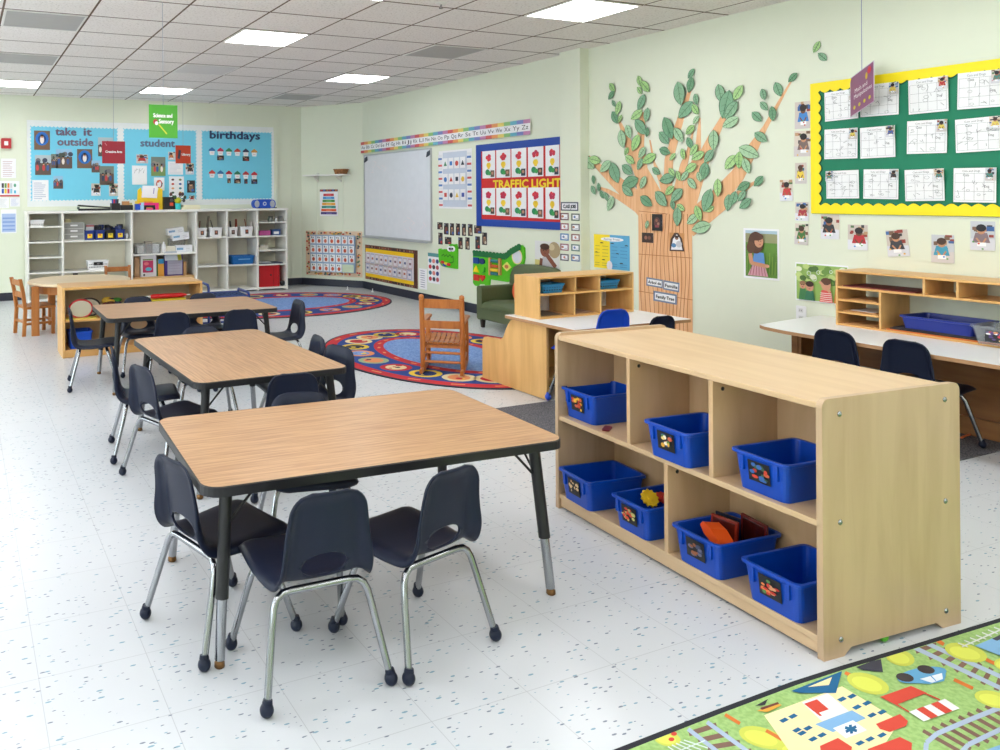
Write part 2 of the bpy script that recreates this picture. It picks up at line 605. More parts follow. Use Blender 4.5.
def oval_rug(cx, cy, a, b, label, seed):
    R_, B_, B2, LB = K((190, 40, 50), .95), K((30, 66, 140), .95), K((22, 50, 112), .95), speck('rug_blue%d' % seed, (96, 132, 192), (134, 164, 214), 60)
    OR, YE, CR, GR, DK = K((222, 140, 92), .95), K((226, 196, 60), .95), K((222, 206, 160), .95), K((150, 170, 130), .95), K((40, 44, 58), .95)
    rnd = random.Random(seed)
    m = MB()
    N = 72

    def disc(k, mat, z, ox=0.0):
        m.add([(( a - k) * math.cos(2 * PI * i / N), (b - k) * math.sin(2 * PI * i / N), z) for i in range(N)], [tuple(range(N))], mat)
    m.lathe([], DK) if False else None
    m.prism([(a * math.cos(2 * PI * i / N), b * math.sin(2 * PI * i / N)) for i in range(N)], 0, .008, 'xy', DK)
    disc(.02, R_, .0084); disc(.12, B_, .0088); disc(.46, R_, .0092); disc(.55, LB, .0096)
    for i in range(40):                       # orange ticks in the red bands
        t = 2 * PI * i / 40
        for k, L in ((.07, .05), (.505, .03)):
            c_, s_ = math.cos(t), math.sin(t)
            px_, py_ = (a - k) * c_, (b - k) * s_
            tx, ty = -s_ * L, c_ * L
            nx, ny = c_ * .012, s_ * .012
            if i % 2 == 0:
                m.add([(px_ - tx - nx, py_ - ty - ny, .0099), (px_ + tx - nx, py_ + ty - ny, .0099), (px_ + tx + nx, py_ + ty + ny, .0099), (px_ - tx + nx, py_ - ty + ny, .0099)], [(0, 1, 2, 3)], OR)
    cols = [(CR, R_), (YE, DK), (OR, LB), (GR, OR), (R_, CR), (YE, B2), (CR, OR)]
    for i in range(20):                       # ring of picture medallions
        t = 2 * PI * i / 20
        px_, py_ = (a - .29) * math.cos(t), (b - .29) * math.sin(t)
        c1, c2 = cols[i % 7]
        for r_, mt, z in ((.128, c1, .0093), (.085, c2, .0096)):
            m.add([(px_ + r_ * math.cos(q * PI / 8), py_ + r_ * math.sin(q * PI / 8), z) for q in range(16)], [tuple(range(16))], mt)
        for q in range(4):
            ox, oy, r_ = rnd.uniform(-.06, .06), rnd.uniform(-.06, .06), rnd.uniform(.012, .03)
            m.add([(px_ + ox + r_ * math.cos(w * PI / 4), py_ + oy + r_ * math.sin(w * PI / 4), .0098 + q * .0002) for w in range(8)], [tuple(range(8))], rnd.choice([c1, YE, DK, R_]))
    tag(m.build('oval_rug', loc=(cx, cy, 0)), label, 'rug', 'oval picture rugs')


oval_rug(3.77, 5.75, .97, 1.29, 'oval blue and red picture rug under the wooden rocking chair', 3)
oval_rug(3.62, 9.30, 1.54, 1.10, 'oval blue and red picture rug farther back, in front of the angled corner wall', 5)

# printed play rug: every shape lies flat on the pile
GRN = speck('rug_green', (146, 182, 108), (164, 198, 126), 90)


def play_rug():
    m = MB()
    x0, x1, y0 = 1.05, 4.35, -.3
    BK_ = K((36, 38, 46), .95)
    edge = [(x0, 1.472), (1.5, 1.478), (1.8, 1.482), (2.1, 1.482), (2.3, 1.474), (2.6, 1.456), (2.9, 1.440), (3.2, 1.424), (x1, 1.36)]

    def far(x):
        for (xa_, ya_), (xb_, yb_) in zip(edge, edge[1:]):
            if x <= xb_:
                return ya_ + (yb_ - ya_) * (x - xa_) / (xb_ - xa_)
        return edge[-1][1]
    m.prism([(x0, y0), (x1, y0)] + edge[::-1], 0, .007, 'xy', BK_)
    m.add([(x0 + .016, y0 + .016, .0074), (x1 - .016, y0 + .016, .0074)] + [(min(x1 - .016, max(x0 + .016, x)), y - .016, .0074) for x, y in edge[::-1]], [tuple(range(2 + len(edge)))], GRN)
    zz = [.0074]

    def P(pts, rgb, clip=True):
        zz[0] += .00003
        vs = []
        for u, v in pts:
            q = F(u, v, .0075)
            vs.append((q.x, min(q.y, far(q.x) - .018), zz[0]))
        m.add(vs, [tuple(range(len(vs)))], K(rgb, .95))

    def E_(u, v, ru, rv, rgb, rot=0.0, n=18):
        P([(u + ru * math.cos(t) * math.cos(rot) - rv * math.sin(t) * math.sin(rot), v + ru * math.cos(t) * math.sin(rot) + rv * math.sin(t) * math.cos(rot)) for t in [2 * PI * i / n for i in range(n)]], rgb)

    def L(pts, w, rgb):
        for (u0, v0), (u1, v1) in zip(pts, pts[1:]):
            dx, dy = u1 - u0, v1 - v0
            l = math.hypot(dx, dy)
            ox, oy = -dy / l * w / 2, dx / l * w / 2
            P([(u0 + ox, v0 + oy), (u1 + ox, v1 + oy), (u1 - ox, v1 - oy), (u0 - ox, v0 - oy)], rgb)
    LG, BR, YG, OR = (168, 184, 208), (126, 96, 84), (202, 208, 88), (214, 118, 52)
    RD, CRM, BL, DB, SK = (208, 72, 56), (240, 224, 172), (96, 160, 206), (28, 98, 144), (126, 172, 214)

    def track(p0, p1, q0, q1, n, over=4):
        for i in range(n):
            t = (i + .5) / n
            a_ = (p0[0] + (p1[0] - p0[0]) * t, p0[1] + (p1[1] - p0[1]) * t)
            b_ = (q0[0] + (q1[0] - q0[0]) * t, q0[1] + (q1[1] - q0[1]) * t)
            dx, dy = b_[0] - a_[0], b_[1] - a_[1]
            l = math.hypot(dx, dy)
            ex, ey = dx / l * over, dy / l * over
            L([(a_[0] - ex, a_[1] - ey), (b_[0] + ex, b_[1] + ey)], 5.2, BR)
        L([p0, p1], 4.2, LG)
        L([q0, q1], 4.2, LG)
    # rails at the lower left, at the right and the curve at the bottom right
    track((688, 729), (735, 765), (707, 722), (765, 764), 5)
    track((913, 647), (1030, 702), (926, 643), (1030, 690), 9)
    for i in range(12):
        t = i / 11
        u, v = 1030 - 98 * t, 697 + 39 * t
        L([(u - 9, v - 5), (u + 30, v + 17)], 3.6, BR)
    L([(1030, 697), (1000, 708), (970.6, 719.7), (937, 734), (926.5, 743), (925, 760)], 5, LG)
    L([(1040, 714), (1000, 730), (968.5, 745), (958, 756)], 5, LG)
    P([(958, 760), (1030, 735), (1030, 780), (970, 780)], SK)
    # trees
    for u, v, ru, rv, r_, tr in ((667, 739, 14, 7.5, .2, None), (762, 738, 24, 10, .28, ((725, 715), (740, 724))), (800, 752, 24, 9, .2, ((766, 731), (782, 740))),
                                 (900, 658, 15, 8, .25, None), (868, 684, 22, 9.5, .3, ((845, 673), (851, 676))), (966, 653, 22, 8.5, .25, ((937, 641), (944, 645))),
                                 (994, 700, 20, 8, .25, ((954, 680), (973, 689))), (1004, 665, 10, 6, .2, ((986, 660), (999, 666))), (798, 747, 14, 6, .3, None)):
        if tr:
            L(tr, 3.4, OR)
        E_(u, v, ru, rv, YG, r_)
        E_(u - 1, v + .5, ru * .72, rv * .66, (216, 222, 96), r_)
    E_(671.5, 740, 3, 2, RD); E_(674, 734.5, 3, 2, RD)
    # hospital
    P([(764, 716), (842, 687), (900, 722), (880, 752), (795, 760)], CRM)
    P([(802, 703), (828, 694), (849, 712), (822, 722)], (226, 230, 236))
    P([(804, 704.5), (817, 700), (832, 712.5), (820, 717)], RD); P([(819, 713.5), (832, 709), (838, 715), (826, 719.5)], (240, 236, 236))
    P([(815, 725), (852, 711), (866, 719), (833, 733)], SK)
    P([(833, 729), (853, 721), (867, 731), (846, 739)], (226, 230, 236))
    for a_ in (0, 1, 2):
        t = a_ * PI / 3 + .4
        L([(851 - 6.5 * math.cos(t), 730 - 4.5 * math.sin(t)), (851 + 6.5 * math.cos(t), 730 + 4.5 * math.sin(t))], 3, DB)
    for u, v in ((784, 721), (793, 717), (802, 734), (808, 729), (842, 700), (852, 697), (857, 708), (867, 704), (872, 716), (882, 713), (797, 731), (813, 740), (860, 744), (870, 740), (882, 736), (822, 736)):
        P([(u - 5, v + .4), (u + 1, v - 2.8), (u + 5, v - .4), (u - 1, v + 2.8)], DB)
    P([(876, 725), (900, 715), (908, 722), (906, 727), (890, 733), (880, 730)], RD)
    P([(820, 747), (838, 739), (852, 748), (850, 760), (822, 760)], RD)
    P([(868, 750), (900, 738), (912, 744), (911, 760), (868, 760)], RD)
    # blue roof, dark peak, burger
    P([(791, 692), (842, 672), (836, 694), (800, 694)], DB); P([(808, 688), (832, 678), (829, 686)], CRM)
    P([(856, 668), (872, 662), (881, 660), (883, 673), (863, 671)], (62, 62, 76))
    P([(755, 707), (768, 700), (765, 706)], (54, 52, 58)); P([(757, 712), (776, 704), (782, 706), (768, 713)], (222, 160, 60)); P([(760, 709), (778, 703), (779, 705), (762, 711)], (116, 60, 50))
    # car
    E_(922, 676, 25, 7.5, BL, -.16); P([(905, 678), (912, 672), (940, 668), (946, 676), (944, 682), (930, 685), (912, 684)], BL)
    P([(920, 680), (942, 674), (943, 680), (932, 684)], (224, 230, 240)); L([(930, 676), (936, 682)], 1, BL)
    E_(905, 678.5, 9, 4.2, (60, 52, 54), .2); E_(926, 670.5, 9, 4, (60, 52, 54), .2)
    # market stall
    P([(880, 698), (911, 687), (927, 694), (896, 706)], RD); L([(894, 704), (909, 713)], 1.4, RD); L([(924, 694), (940, 701)], 1.4, RD)
    for i in range(5):
        u, v = 909 + 7.2 * i, 713 - 2.6 * i
        P([(u, v), (u + 7.2, v - 2.6), (u + 22, v + 7), (u + 14.8, v + 9.6)], ((232, 232, 236), RD)[i % 2])
    # fence and pond
    for i in range(8):
        L([(958 + 6 * i, 644 - 2.6 * i), (968 + 6 * i, 648 - 2.6 * i)], 1.1, (214, 220, 214))
    L([(962, 648), (1005, 629)], 1.4, (214, 220, 214))
    for i in range(5):
        L([(668 + 4 * i, 748 - 1.6 * i), (680 + 7 * i, 756 - 1.6 * i)], 1.2, (214, 226, 220))
    L([(680, 752), (705, 742)], 1.2, (214, 226, 220))
    P([(975, 647), (1010, 632), (1030, 640), (1030, 662), (1003, 658)], SK); P([(992, 640), (1004, 634), (1010, 637), (997, 642)], (62, 62, 76))
    tag(m.build('play_rug'), 'green play rug printed with railway, hospital and car in front of the birch shelf', 'rug')


play_rug()


# ================================================================== activity tables
def make_table():
    t = thing('activity_table', '', 'table')
    hx, hy = .629, .389
    m = MB(); m.prism(rrect(2 * hx - .008, 2 * hy - .008, .055, 6), .501, .5302, 'xy', OAK); top = m.build('tabletop', t)
    m = MB()
    o_, i_ = rrect(2 * hx, 2 * hy, .06, 6), rrect(2 * hx - .008, 2 * hy - .008, .056, 6)
    n = len(o_)
    L = [[(a, b, z) for a, b in p] for p, z in ((i_, .5005), (o_, .5005), (o_, .5275), (i_, .5305))]
    m.loft(L, BLACK, False, False, False)
    tag(m.build('edge_band', t), 'black edge band')
    for sx in (-1, 1):
        for sy in (-1, 1):
            tx, ty, bx_, by_ = sx * (hx - .085), sy * (hy - .075), sx * (hx - .05), sy * (hy - .03)
            f = lambda z: (bx_ + (tx - bx_) * z / .5, by_ + (ty - by_) * z / .5, z)
            m = MB(); m.tube([f(.19), f(.497)], .0195, BLACK, 14); m.box(tx - .035, tx + .035, ty - .035, ty + .035, .495, .501, BLACK)
            leg = m.build('leg', t)
            m = MB(); m.tube([f(.022), f(.192)], .0155, CHROME, 14); tag(m.build('leg_insert', leg), 'chrome lower leg')
            m = MB(); m.lathe([(.012, 0), (.016, .004), (.015, .016), (.010, .020)], BRASS, (f(.01)[0], f(.01)[1]), 14); tag(m.build('glide', leg), 'bronze glide')
            m = MB()
            p = Vector(f(.385))
            m.tube([p, (tx - sx * .10, ty + 0 * sy, .501)], .0045, BLACK, 6)
            m.tube([p, (tx, ty - sy * .10, .501)], .0045, BLACK, 6)
            m.build('brace', t)
    return t


tb = make_table()
for i, (x, y, rz, lb) in enumerate(((1.272, 2.535, math.radians(-3), 'oak topped activity table with black edge, nearest of the three tables'),
                                    (1.318, 4.062, PI / 2 + math.radians(1.6), 'oak topped activity table with black edge, middle one of the three tables'),
                                    (1.538, 5.885, math.radians(-.5), 'oak topped activity table with black edge in front of the low wooden shelf'))):
    o = tb if i == 0 else dup(tb)
    o.location = (x, y, 0); o.rotation_euler = (0, 0, rz)
    tag(o, lb, 'table', 'activity tables')


# ================================================================== school chairs
def shell_mesh(mat):
    prof = [(.178, .292, .140), (.176, .306, .150), (.160, .313, .156), (.10, .311, .160), (.02, .303, .160), (-.06, .300, .153), (-.104, .306, .144), (-.126, .328, .136),
            (-.137, .365, .131), (-.145, .415, .125), (-.155, .47, .118), (-.165, .525, .110), (-.172, .565, .104)]
    pts = [Vector(p) for p in prof]
    pts = [2 * pts[0] - pts[1]] + pts + [2 * pts[-1] - pts[-2]]
    path = []
    for i in range(1, len(pts) - 2):
        p0, p1, p2, p3 = pts[i - 1:i + 3]
        for k in range(4):
            t = k / 4
            path.append(.5 * ((2 * p1) + (p2 - p0) * t + (2 * p0 - 5 * p1 + 4 * p2 - p3) * t * t + (3 * p1 - p0 - 3 * p2 + p3) * t ** 3))
    path.append(pts[-2])
    dens = []
    for p, q in zip(path, path[1:]):
        k = max(1, int((q - p).length / .0065))
        dens += [p + (q - p) * (j / k) for j in range(k)]
    path = dens + [path[-1]]
    n = len(path)
    s_ = [0.0]
    for i in range(1, n):
        s_.append(s_[-1] + math.hypot(path[i].x - path[i - 1].x, path[i].y - path[i - 1].y))
    tot = s_[-1]
    cols = 17
    vs = []
    for i, p in enumerate(path):
        a, b = path[max(i - 1, 0)], path[min(i + 1, n - 1)]
        ty, tz = b.x - a.x, b.y - a.y
        l = math.hypot(ty, tz)
        ny, nz = tz / l, -ty / l             # towards the sitter's back / underside when negated below
        ny, nz = -ny, -nz
        if nz < 0 and s_[i] < .2 * tot:
            ny, nz = -ny, -nz
        hw = p.z
        hf = p.z
        r = .055
        d = tot - s_[i]
        if d < r:
            hw = hw - r + math.sqrt(max(0, r * r - (r - d) ** 2))
        r2 = .035
        if s_[i] < r2:
            hw = hw - r2 + math.sqrt(max(0, r2 * r2 - (r2 - s_[i]) ** 2))
        back = min(1, max(0, (s_[i] - .22) / .12))
        for c in range(cols):
            u = -1 + 2 * c / (cols - 1)
            x_ = abs(u * hw)
            dx, dn = max(0, hf - x_), min(d, s_[i])
            rr = r if d < s_[i] else r2
            dist = rr - math.hypot(rr - dx, rr - dn) if dx < rr and dn < rr else min(dx, dn)
            hip = math.exp(-((s_[i] - .37) / .07) ** 2)
            side = min(1, d / .06)
            e = max(0, 1 - max(0, dist) / .027)
            lip = (.008 + (.005 + .016 * hip) * side) * e ** 1.15
            curve = .013 * u * u * (1 - e * .6)
            off = curve * (.35 + .65 * back) - lip
            vs.append((u * hw, p.x + ny_for(path, i, n)[0] * off, p.y + ny_for(path, i, n)[1] * off))
    fs = [(i * cols + c, i * cols + c + 1, (i + 1) * cols + c + 1, (i + 1) * cols + c) for i in range(n - 1) for c in range(cols - 1)]
    m = MB(); m.add(vs, fs, mat, True)
    o = m.build('seat_shell')
    so = o.modifiers.new('thick', 'SOLIDIFY'); so.thickness = .007; so.offset = -1
    cm = MB()
    cm.prism([((.068) * math.cos(2 * PI * k / 28), .352 + .036 * math.sin(2 * PI * k / 28)) for k in range(28)], -.30, -.08, 'xz', mat)
    cut = cm.build('hole_cutter')
    bo = o.modifiers.new('hole', 'BOOLEAN'); bo.object = cut; bo.operation = 'DIFFERENCE'; bo.solver = 'EXACT'
    bpy.context.view_layer.update()
    me = D.meshes.new_from_object(o.evaluated_get(bpy.context.evaluated_depsgraph_get()))
    me.name = 'seat_shell'
    o.modifiers.clear()
    o.data = me
    D.objects.remove(cut)
    return o


def ny_for(path, i, n):
    """unit normal of the seat profile pointing at the sitter"""
    a, b = path[max(i - 1, 0)], path[min(i + 1, n - 1)]
    ty, tz = b.x - a.x, b.y - a.y
    l = math.hypot(ty, tz)
    return tz / l, -ty / l


def make_chair(mat, name):
    t = thing(name, '', 'chair')
    sh = shell_mesh(mat); sh.parent = t
    for fy, by in ((.085, .166), (-.100, -.168)):
        for s in (-1, 1):
            m = MB()
            q = (by - fy) * .12
            pts = [(0, fy, .283), (s * .085, fy, .283), (s * .112, fy, .280), (s * .130, fy + q * .4, .268), (s * .140, fy + q, .248), (s * .150, fy + (by - fy) * .3, .20), (s * .181, by, .022)]
            m.tube(pts, .0105, CHROME, 12)
            leg = m.build('leg', t)
            m = MB(); m.ball((s * .182, by, .0200), (.0190, .0190, .0200), mat, 16, 10); m.tube([(s * .180, by * .995, .036), (s * .178, by * .99, .046)], [.0145, .0125], mat, 14)
            tag(m.build('foot_cap', leg), 'rubber ball foot')
    return t


ch0 = make_chair(NAVYP, 'school_chair')
G_ = {1: 'navy chairs around the nearest table', 2: 'navy chairs around the middle table', 3: 'navy chairs around the farthest table', 4: 'navy chairs at the wall desks'}
chairs = [
    # x, y, heading (deg, 0 = facing away along the room, -90 = facing the right wall), group, label
    (.745, 2.425, -75, 1, 'navy school chair tucked under the left end of the nearest table'),
    (.910, 2.105, -2, 1, 'navy school chair at the near side of the nearest table, closest to the camera'),
    (1.270, 2.115, 13, 1, 'navy school chair at the near side of the nearest table, closest to the birch shelf'),
    (1.215, 2.800, 168, 1, 'navy school chair at the far side of the nearest table, only its top showing'),
    (.930, 3.800, -72, 2, 'navy school chair between nearest and middle table, its left side to the camera'),
    (.894, 4.257, -98, 2, 'navy school chair just behind another at the left side of the middle table'),
    (1.675, 3.745, 108, 2, 'navy school chair right of the middle table, its pale oval opening in full view'),
    (1.690, 4.130, 86, 2, 'navy school chair half hidden behind the right far corner of the middle table'),
    (1.385, 3.460, -8, 2, 'navy school chair at the near end of the middle table, behind the nearest table'),
    (1.320, 4.565, 172, 2, 'navy school chair at the far end of the middle table, only its rim showing'),
    (.872, 5.890, -97, 3, 'navy school chair at the left end of the farthest table, seen from the side'),
    (2.200, 5.600, 92, 3, 'navy school chair at the right end of the farthest table, facing left'),
    (1.345, 5.550, -5, 3, 'navy school chair at the near side of the farthest table, left of two'),
    (1.815, 5.480, -6, 3, 'navy school chair at the near side of the farthest table, right of two'),
    (1.286, 6.190, 180, 3, 'navy school chair at the far side of the farthest table, left of two'),
    (1.820, 6.175, 180, 3, 'navy school chair at the far side of the farthest table, right of two'),
    (4.140, 3.950, 2, 4, 'navy school chair at the middle desk in front of the paper tree trunk'),
    (4.755, 2.975, -88, 4, 'navy school chair at the right wall desk, farther of two'),
    (4.765, 2.600, -90, 4, 'navy school chair at the right wall desk, nearer of two'),
]
for i, (x, y, hd, g, lb) in enumerate(chairs):
    o = ch0 if i == 0 else dup(ch0)
    o.location = (x, y, .006 if g == 4 else 0); o.rotation_euler = (0, 0, math.radians(hd))
    tag(o, lb, 'chair', G_[g])
bc = make_chair(K((14, 66, 190), .35, 0, .05, 'blue_plastic'), 'school_chair')
bc.location = (3.735, 3.97, .006); bc.scale = (1.12, 1.12, 1.12)
tag(bc, 'bright blue school chair at the middle desk', 'chair')


# ================================================================== birch island shelf and its bins
IS = Fr((2.283, 1.514), -93.8)        # its open front; local x runs towards the camera, so places along it are negative


def island():
    L, Dp, H = 1.226, .600, .760
    t = thing('storage_shelf', 'double sided birch storage shelf with six open cubbies of blue bins', 'shelf', (2.283, 1.514, 0), math.radians(-3.8))
    P = .019
    for y0 in (0, L - P):
        m = MB()
        r = .025
        arc = [(.0, r), ]
        poly = [(0, 0), (.085, 0), (.10, .012), (.115, .022), (Dp - .115, .022), (Dp - .10, .012), (Dp - .085, 0), (Dp, 0)]
        poly += [(Dp - r + r * math.cos(a), H - r + r * math.sin(a)) for a in [PI / 2 * k / 6 for k in range(7)]]
        poly += [(r - r * math.sin(a), H - r + r * math.cos(a)) for a in [PI / 2 * k / 6 for k in range(7)]]
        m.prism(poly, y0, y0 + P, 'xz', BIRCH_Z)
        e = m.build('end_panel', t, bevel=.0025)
        yb = y0 - .002 if y0 == 0 else y0 + P
        for bx_, bz in ((.07, .712), (.530, .712), (.07, .395), (.530, .395), (.07, .052), (.530, .052)):
            m = MB(); m.lathe([(.0085, 0), (.0085, .002), (.005, .0045), (0, .005)], CHROME, n=12)
            b = m.build('bolt', e); b.location = (bx_, y0 if y0 == 0 else y0 + P, bz); b.rotation_euler = (PI / 2 if y0 == 0 else -PI / 2, 0, 0)
    m = MB(); m.box(.004, Dp - .004, P, L - P, .729, .748, BIRCH_Y); m.build('top', t, bevel=.003)
    m = MB(); m.box(.005, Dp - .005, P, L - P, .383, .402, BIRCH_Y); m.build('shelf_board', t, bevel=.002)
    m = MB(); m.box(.005, Dp - .005, P, L - P, .045, .064, BIRCH_Y); m.build('bottom_board', t, bevel=.002)
    m = MB(); m.box(.30, .309, P, L - P, .064, .729, BIRCH_D); m.build('back_panel', t)
    for x in (.012, Dp - .03):
        m = MB(); m.box(x, x + .018, P, L - P, .008, .0445, BIRCH_Y); m.build('kick_board', t, bevel=.003)
    for y, z0, z1 in ((.402, .402, .729), (.790, .402, .729), (.603, .064, .383)):
        for x0, x1 in ((.006, .30), (.309, Dp - .006)):
            m = MB(); m.box(x0, x1, y - .009, y + .009, z0, z1, BIRCH_D); d = m.build('divider', t, bevel=.002)
            if x0 < .1:
                m = MB(); m.lathe([(.007, 0), (.007, .0015), (0, .002)], BLACK, n=10)
                b = m.build('screw', d); b.location = (.05, y - .009, z1 - .03); b.rotation_euler = (PI / 2, 0, 0)


island()
PICS = [(196, 60, 40), (226, 168, 46), (44, 92, 160), (232, 206, 120), (200, 90, 60), (36, 32, 34), (92, 140, 60), (238, 226, 200)]


def toy_label(m, w, h, seed, cols):
    """small photo of loose toys on a black ground"""
    r = random.Random(seed)
    m.prism([(-w / 2, -h / 2), (w / 2, -h / 2), (w / 2, h / 2), (-w / 2, h / 2)], -.0008, 0, 'xz', BLACK)
    m.y = -.0008
    for i in range(16):
        m.ell(r.uniform(-.36, .36) * w, r.uniform(-.36, .36) * h, r.uniform(.07, .16) * w, r.uniform(.06, .13) * h, K(r.choice(cols), .6), 7)


def bin_(fl, z, label, seed, cols, group='blue bins in the birch storage shelf', w=.194, d=.275, h=.125, turn=0.0):
    """fl: picture of the front rim's left end, z of the floor it stands on"""
    p = F(fl[0], fl[1], z + h)
    rz = math.radians(-3.8) + turn
    ex, ey = Vector((math.cos(rz), math.sin(rz), 0)), Vector((-math.sin(rz), math.cos(rz), 0))
    c = p - ey * (w / 2) + ex * (d / 2)
    t = thing('storage_bin', label, 'bin', (c.x, c.y, z), rz, group)
    m = MB(); tub(m, d, w, h, BLUEP, .90, .009, .003, .02)
    for s in (-1, 1):
        m.box(-d / 2 - .005, -d / 2 + .006, s * .062 - .007, s * .062 + .007, h * .52, h - .012, BLUEP)
    m.build('tub', t, bevel=.0015)
    m = MB(); toy_label(m, .078, .066, seed, cols)
    q = m.build('picture_label', t, loc=(-d / 2 + .0005, 0, .072), rz=-PI / 2)
    q.rotation_euler = (math.atan2(d * .05, h), 0, -PI / 2)
    tag(q, 'small printed picture of toys')
    return t


zs, zb = .4025, .0645
bin_((562.5, 386), zs, 'blue bin in the upper far cubby of the birch shelf, orange toys pictured', 1, PICS[:2] + [PICS[4]])
bin_((645.6, 419.5), zs, 'blue bin in the upper middle cubby of the birch shelf, coloured balls pictured', 2, PICS)
bin_((733.5, 447), zs, 'blue bin in the upper near cubby of the birch shelf, red pieces on its label', 3, [PICS[0], PICS[4], PICS[2], (60, 90, 70)], w=.19)
bin_((560, 467), zb, 'blue bin at the far end of the bottom shelf, pale rings on its label', 4, [(226, 196, 150), (200, 150, 110), PICS[5]], turn=-.05)
B5 = bin_((613, 493), zb, 'blue bin on the bottom shelf with yellow and red gears inside', 5, [(222, 72, 50), (196, 190, 110), (120, 160, 110)], w=.175)
B6 = bin_((673.5, 523), zb, 'blue bin on the bottom shelf with orange and dark tiles sticking out', 6, [(70, 78, 110), (110, 112, 140), (150, 90, 60)])
bin_((743, 557.5), zb, 'blue bin on the bottom shelf nearest to the camera, snowflake toys pictured', 7, [(230, 130, 70), (90, 140, 80), (216, 150, 110), (200, 50, 40)])


def inbin(t, x, y, z):
    return t.matrix_basis @ Vector((x, y, z))


def gear(t, x, y, z, r, rgb, label, tilt):
    m = MB()
    pts = []
    for i in range(24):
        a = 2 * PI * i / 24
        k = r if i % 2 else r * .82
        pts.append((k * math.cos(a), k * math.sin(a)))
    m.prism(pts, -.005, .005, 'xy', K(rgb, .4)); m.lathe([(r * .3, -.009), (r * .3, .009)], K(rgb, .4), n=12)
    o = m.build('toy_gear', loc=inbin(t, x, y, z)); o.rotation_euler = tilt
    tag(o, label, 'toy gear', 'toy gears in a bin')


bpy.context.view_layer.update()
gear(B5, -.02, .02, .113, .036, (230, 190, 40), 'yellow plastic toy gear in the blue bin on the bottom shelf', (.7, -.5, .3))
gear(B5, .03, -.045, .112, .036, (206, 44, 40), 'red plastic toy gear in the blue bin on the bottom shelf', (.4, -.6, .9))
gear(B5, .06, .03, .10, .036, (206, 44, 40), 'red toy gear lying lower behind the yellow gear', (.1, -.2, .9))
for x, y, z, w, h, rgb, rot, lb in ((.02, .03, .055, .012, .13, (150, 44, 26), (0, .1, .15), 'translucent dark red square toy tile upright in the blue bin'),
                                    (.09, -.035, .055, .010, .15, (96, 26, 22), (.1, -.1, .05), 'large dark brown red toy tile leaning at the back of the blue bin'),
                                    (.065, .05, .06, .010, .12, (30, 34, 60), (-.05, .1, .1), 'dark blue toy tile upright at the back of the blue bin')):
    m = MB(); m.box(-w / 2, w / 2, -.05, .05, 0, h - .01, K(rgb, .25)); m.box(-w / 2 - .001, w / 2 + .001, -.042, .042, .008, h - .018, K(tuple(c * .6 for c in rgb), .2))
    o = m.build('toy_tile', loc=inbin(B6, x, y, z - .03), bevel=.002); o.rotation_euler = rot; o.rotation_euler.z += math.radians(-3.8)
    tag(o, lb, 'toy tile', 'toy tiles in a bin')
m = MB()
m.loft([[(x, y * w, z) for x, z in ((-.055, .012), (-.02, .0), (.03, .0), (.06, .014), (.05, .034), (.0, .040), (-.045, .03))] for y, w in ((-.032, .9), (-.02, 1), (.02, 1), (.032, .9))], K((226, 84, 24), .35))
o = m.build('toy_block', loc=inbin(B6, -.055, -.01, .098), bevel=.005); o.rotation_euler = (.1, -.25, 1.2)
tag(o, 'bright orange toy block lying on top of the blue bin', 'toy block')
m = MB(); m.prism(rrect(.07, .03, .008, 3), 0, .004, 'xy', K((120, 36, 40), .4))
o = m.build('toy_piece', loc=F(607, 429, .403), rz=.6); tag(o, 'flat dark red toy piece on the shelf board beside a bin', 'toy')
m = MB(); m.ball((0, 0, .012), (.022, .012, .012), K((84, 168, 40), .4), 10, 6); m.ball((.016, .006, .014), (.01, .01, .008), K((84, 168, 40), .4), 8, 5)
o = m.build('toy_frog', loc=F(884, 641, 0), rz=.3); tag(o, 'tiny green toy on the floor under the birch shelf end', 'toy')


# ================================================================== desks on the carpet
def wbox(name, parent, mat, *e, bevel=.002, label=None):
    m = MB(); m.box(*e, mat)
    return tag(m.build(name, parent, bevel=bevel), label)


PLY = K((176, 132, 92), .5, 0, .08, 'ply_edge')
t = thing('writing_desk', 'white topped wooden desk with a stepped side panel in front of the green armchair', 'desk', (3.525, 4.163, .006))
m = MB()
top = [(-.03, -.30), (.97, -.30), (.97, .395), (-.03, .395)]
m.prism(top, .488, .508, 'xy', PLY); m.build('top_edge', t, bevel=.003)
m = MB(); m.prism([(-.028, -.298), (.968, -.298), (.968, .393), (-.028, .393)], .508, .5105, 'xy', LAM); m.build('tabletop', t)
pr = [(0, 0), (.70, 0), (.70, .235)] + [(.66 + .04 * math.cos(a), .262 + .05 * math.sin(a)) for a in [PI / 2 * k / 6 for k in range(7)]]
pr += [(.50, .318), (.475, .325), (.452, .345), (.43, .39), (.40, .44), (.37, .472), (.335, .486), (0, .486)]
for x, nm in ((0, 'side_panel'), (.93, 'side_panel')):
    m = MB(); m.prism(pr, x, x + .02, 'yz', MAPLE_Z); m.build(nm, t, bevel=.003)
wbox('back_panel', t, MAPLE_X, (.02), 0.93, .30, .315, .0, .486)
wbox('lower_shelf', t, MAPLE_X, .02, 0.93, .02, .30, .12, .135)

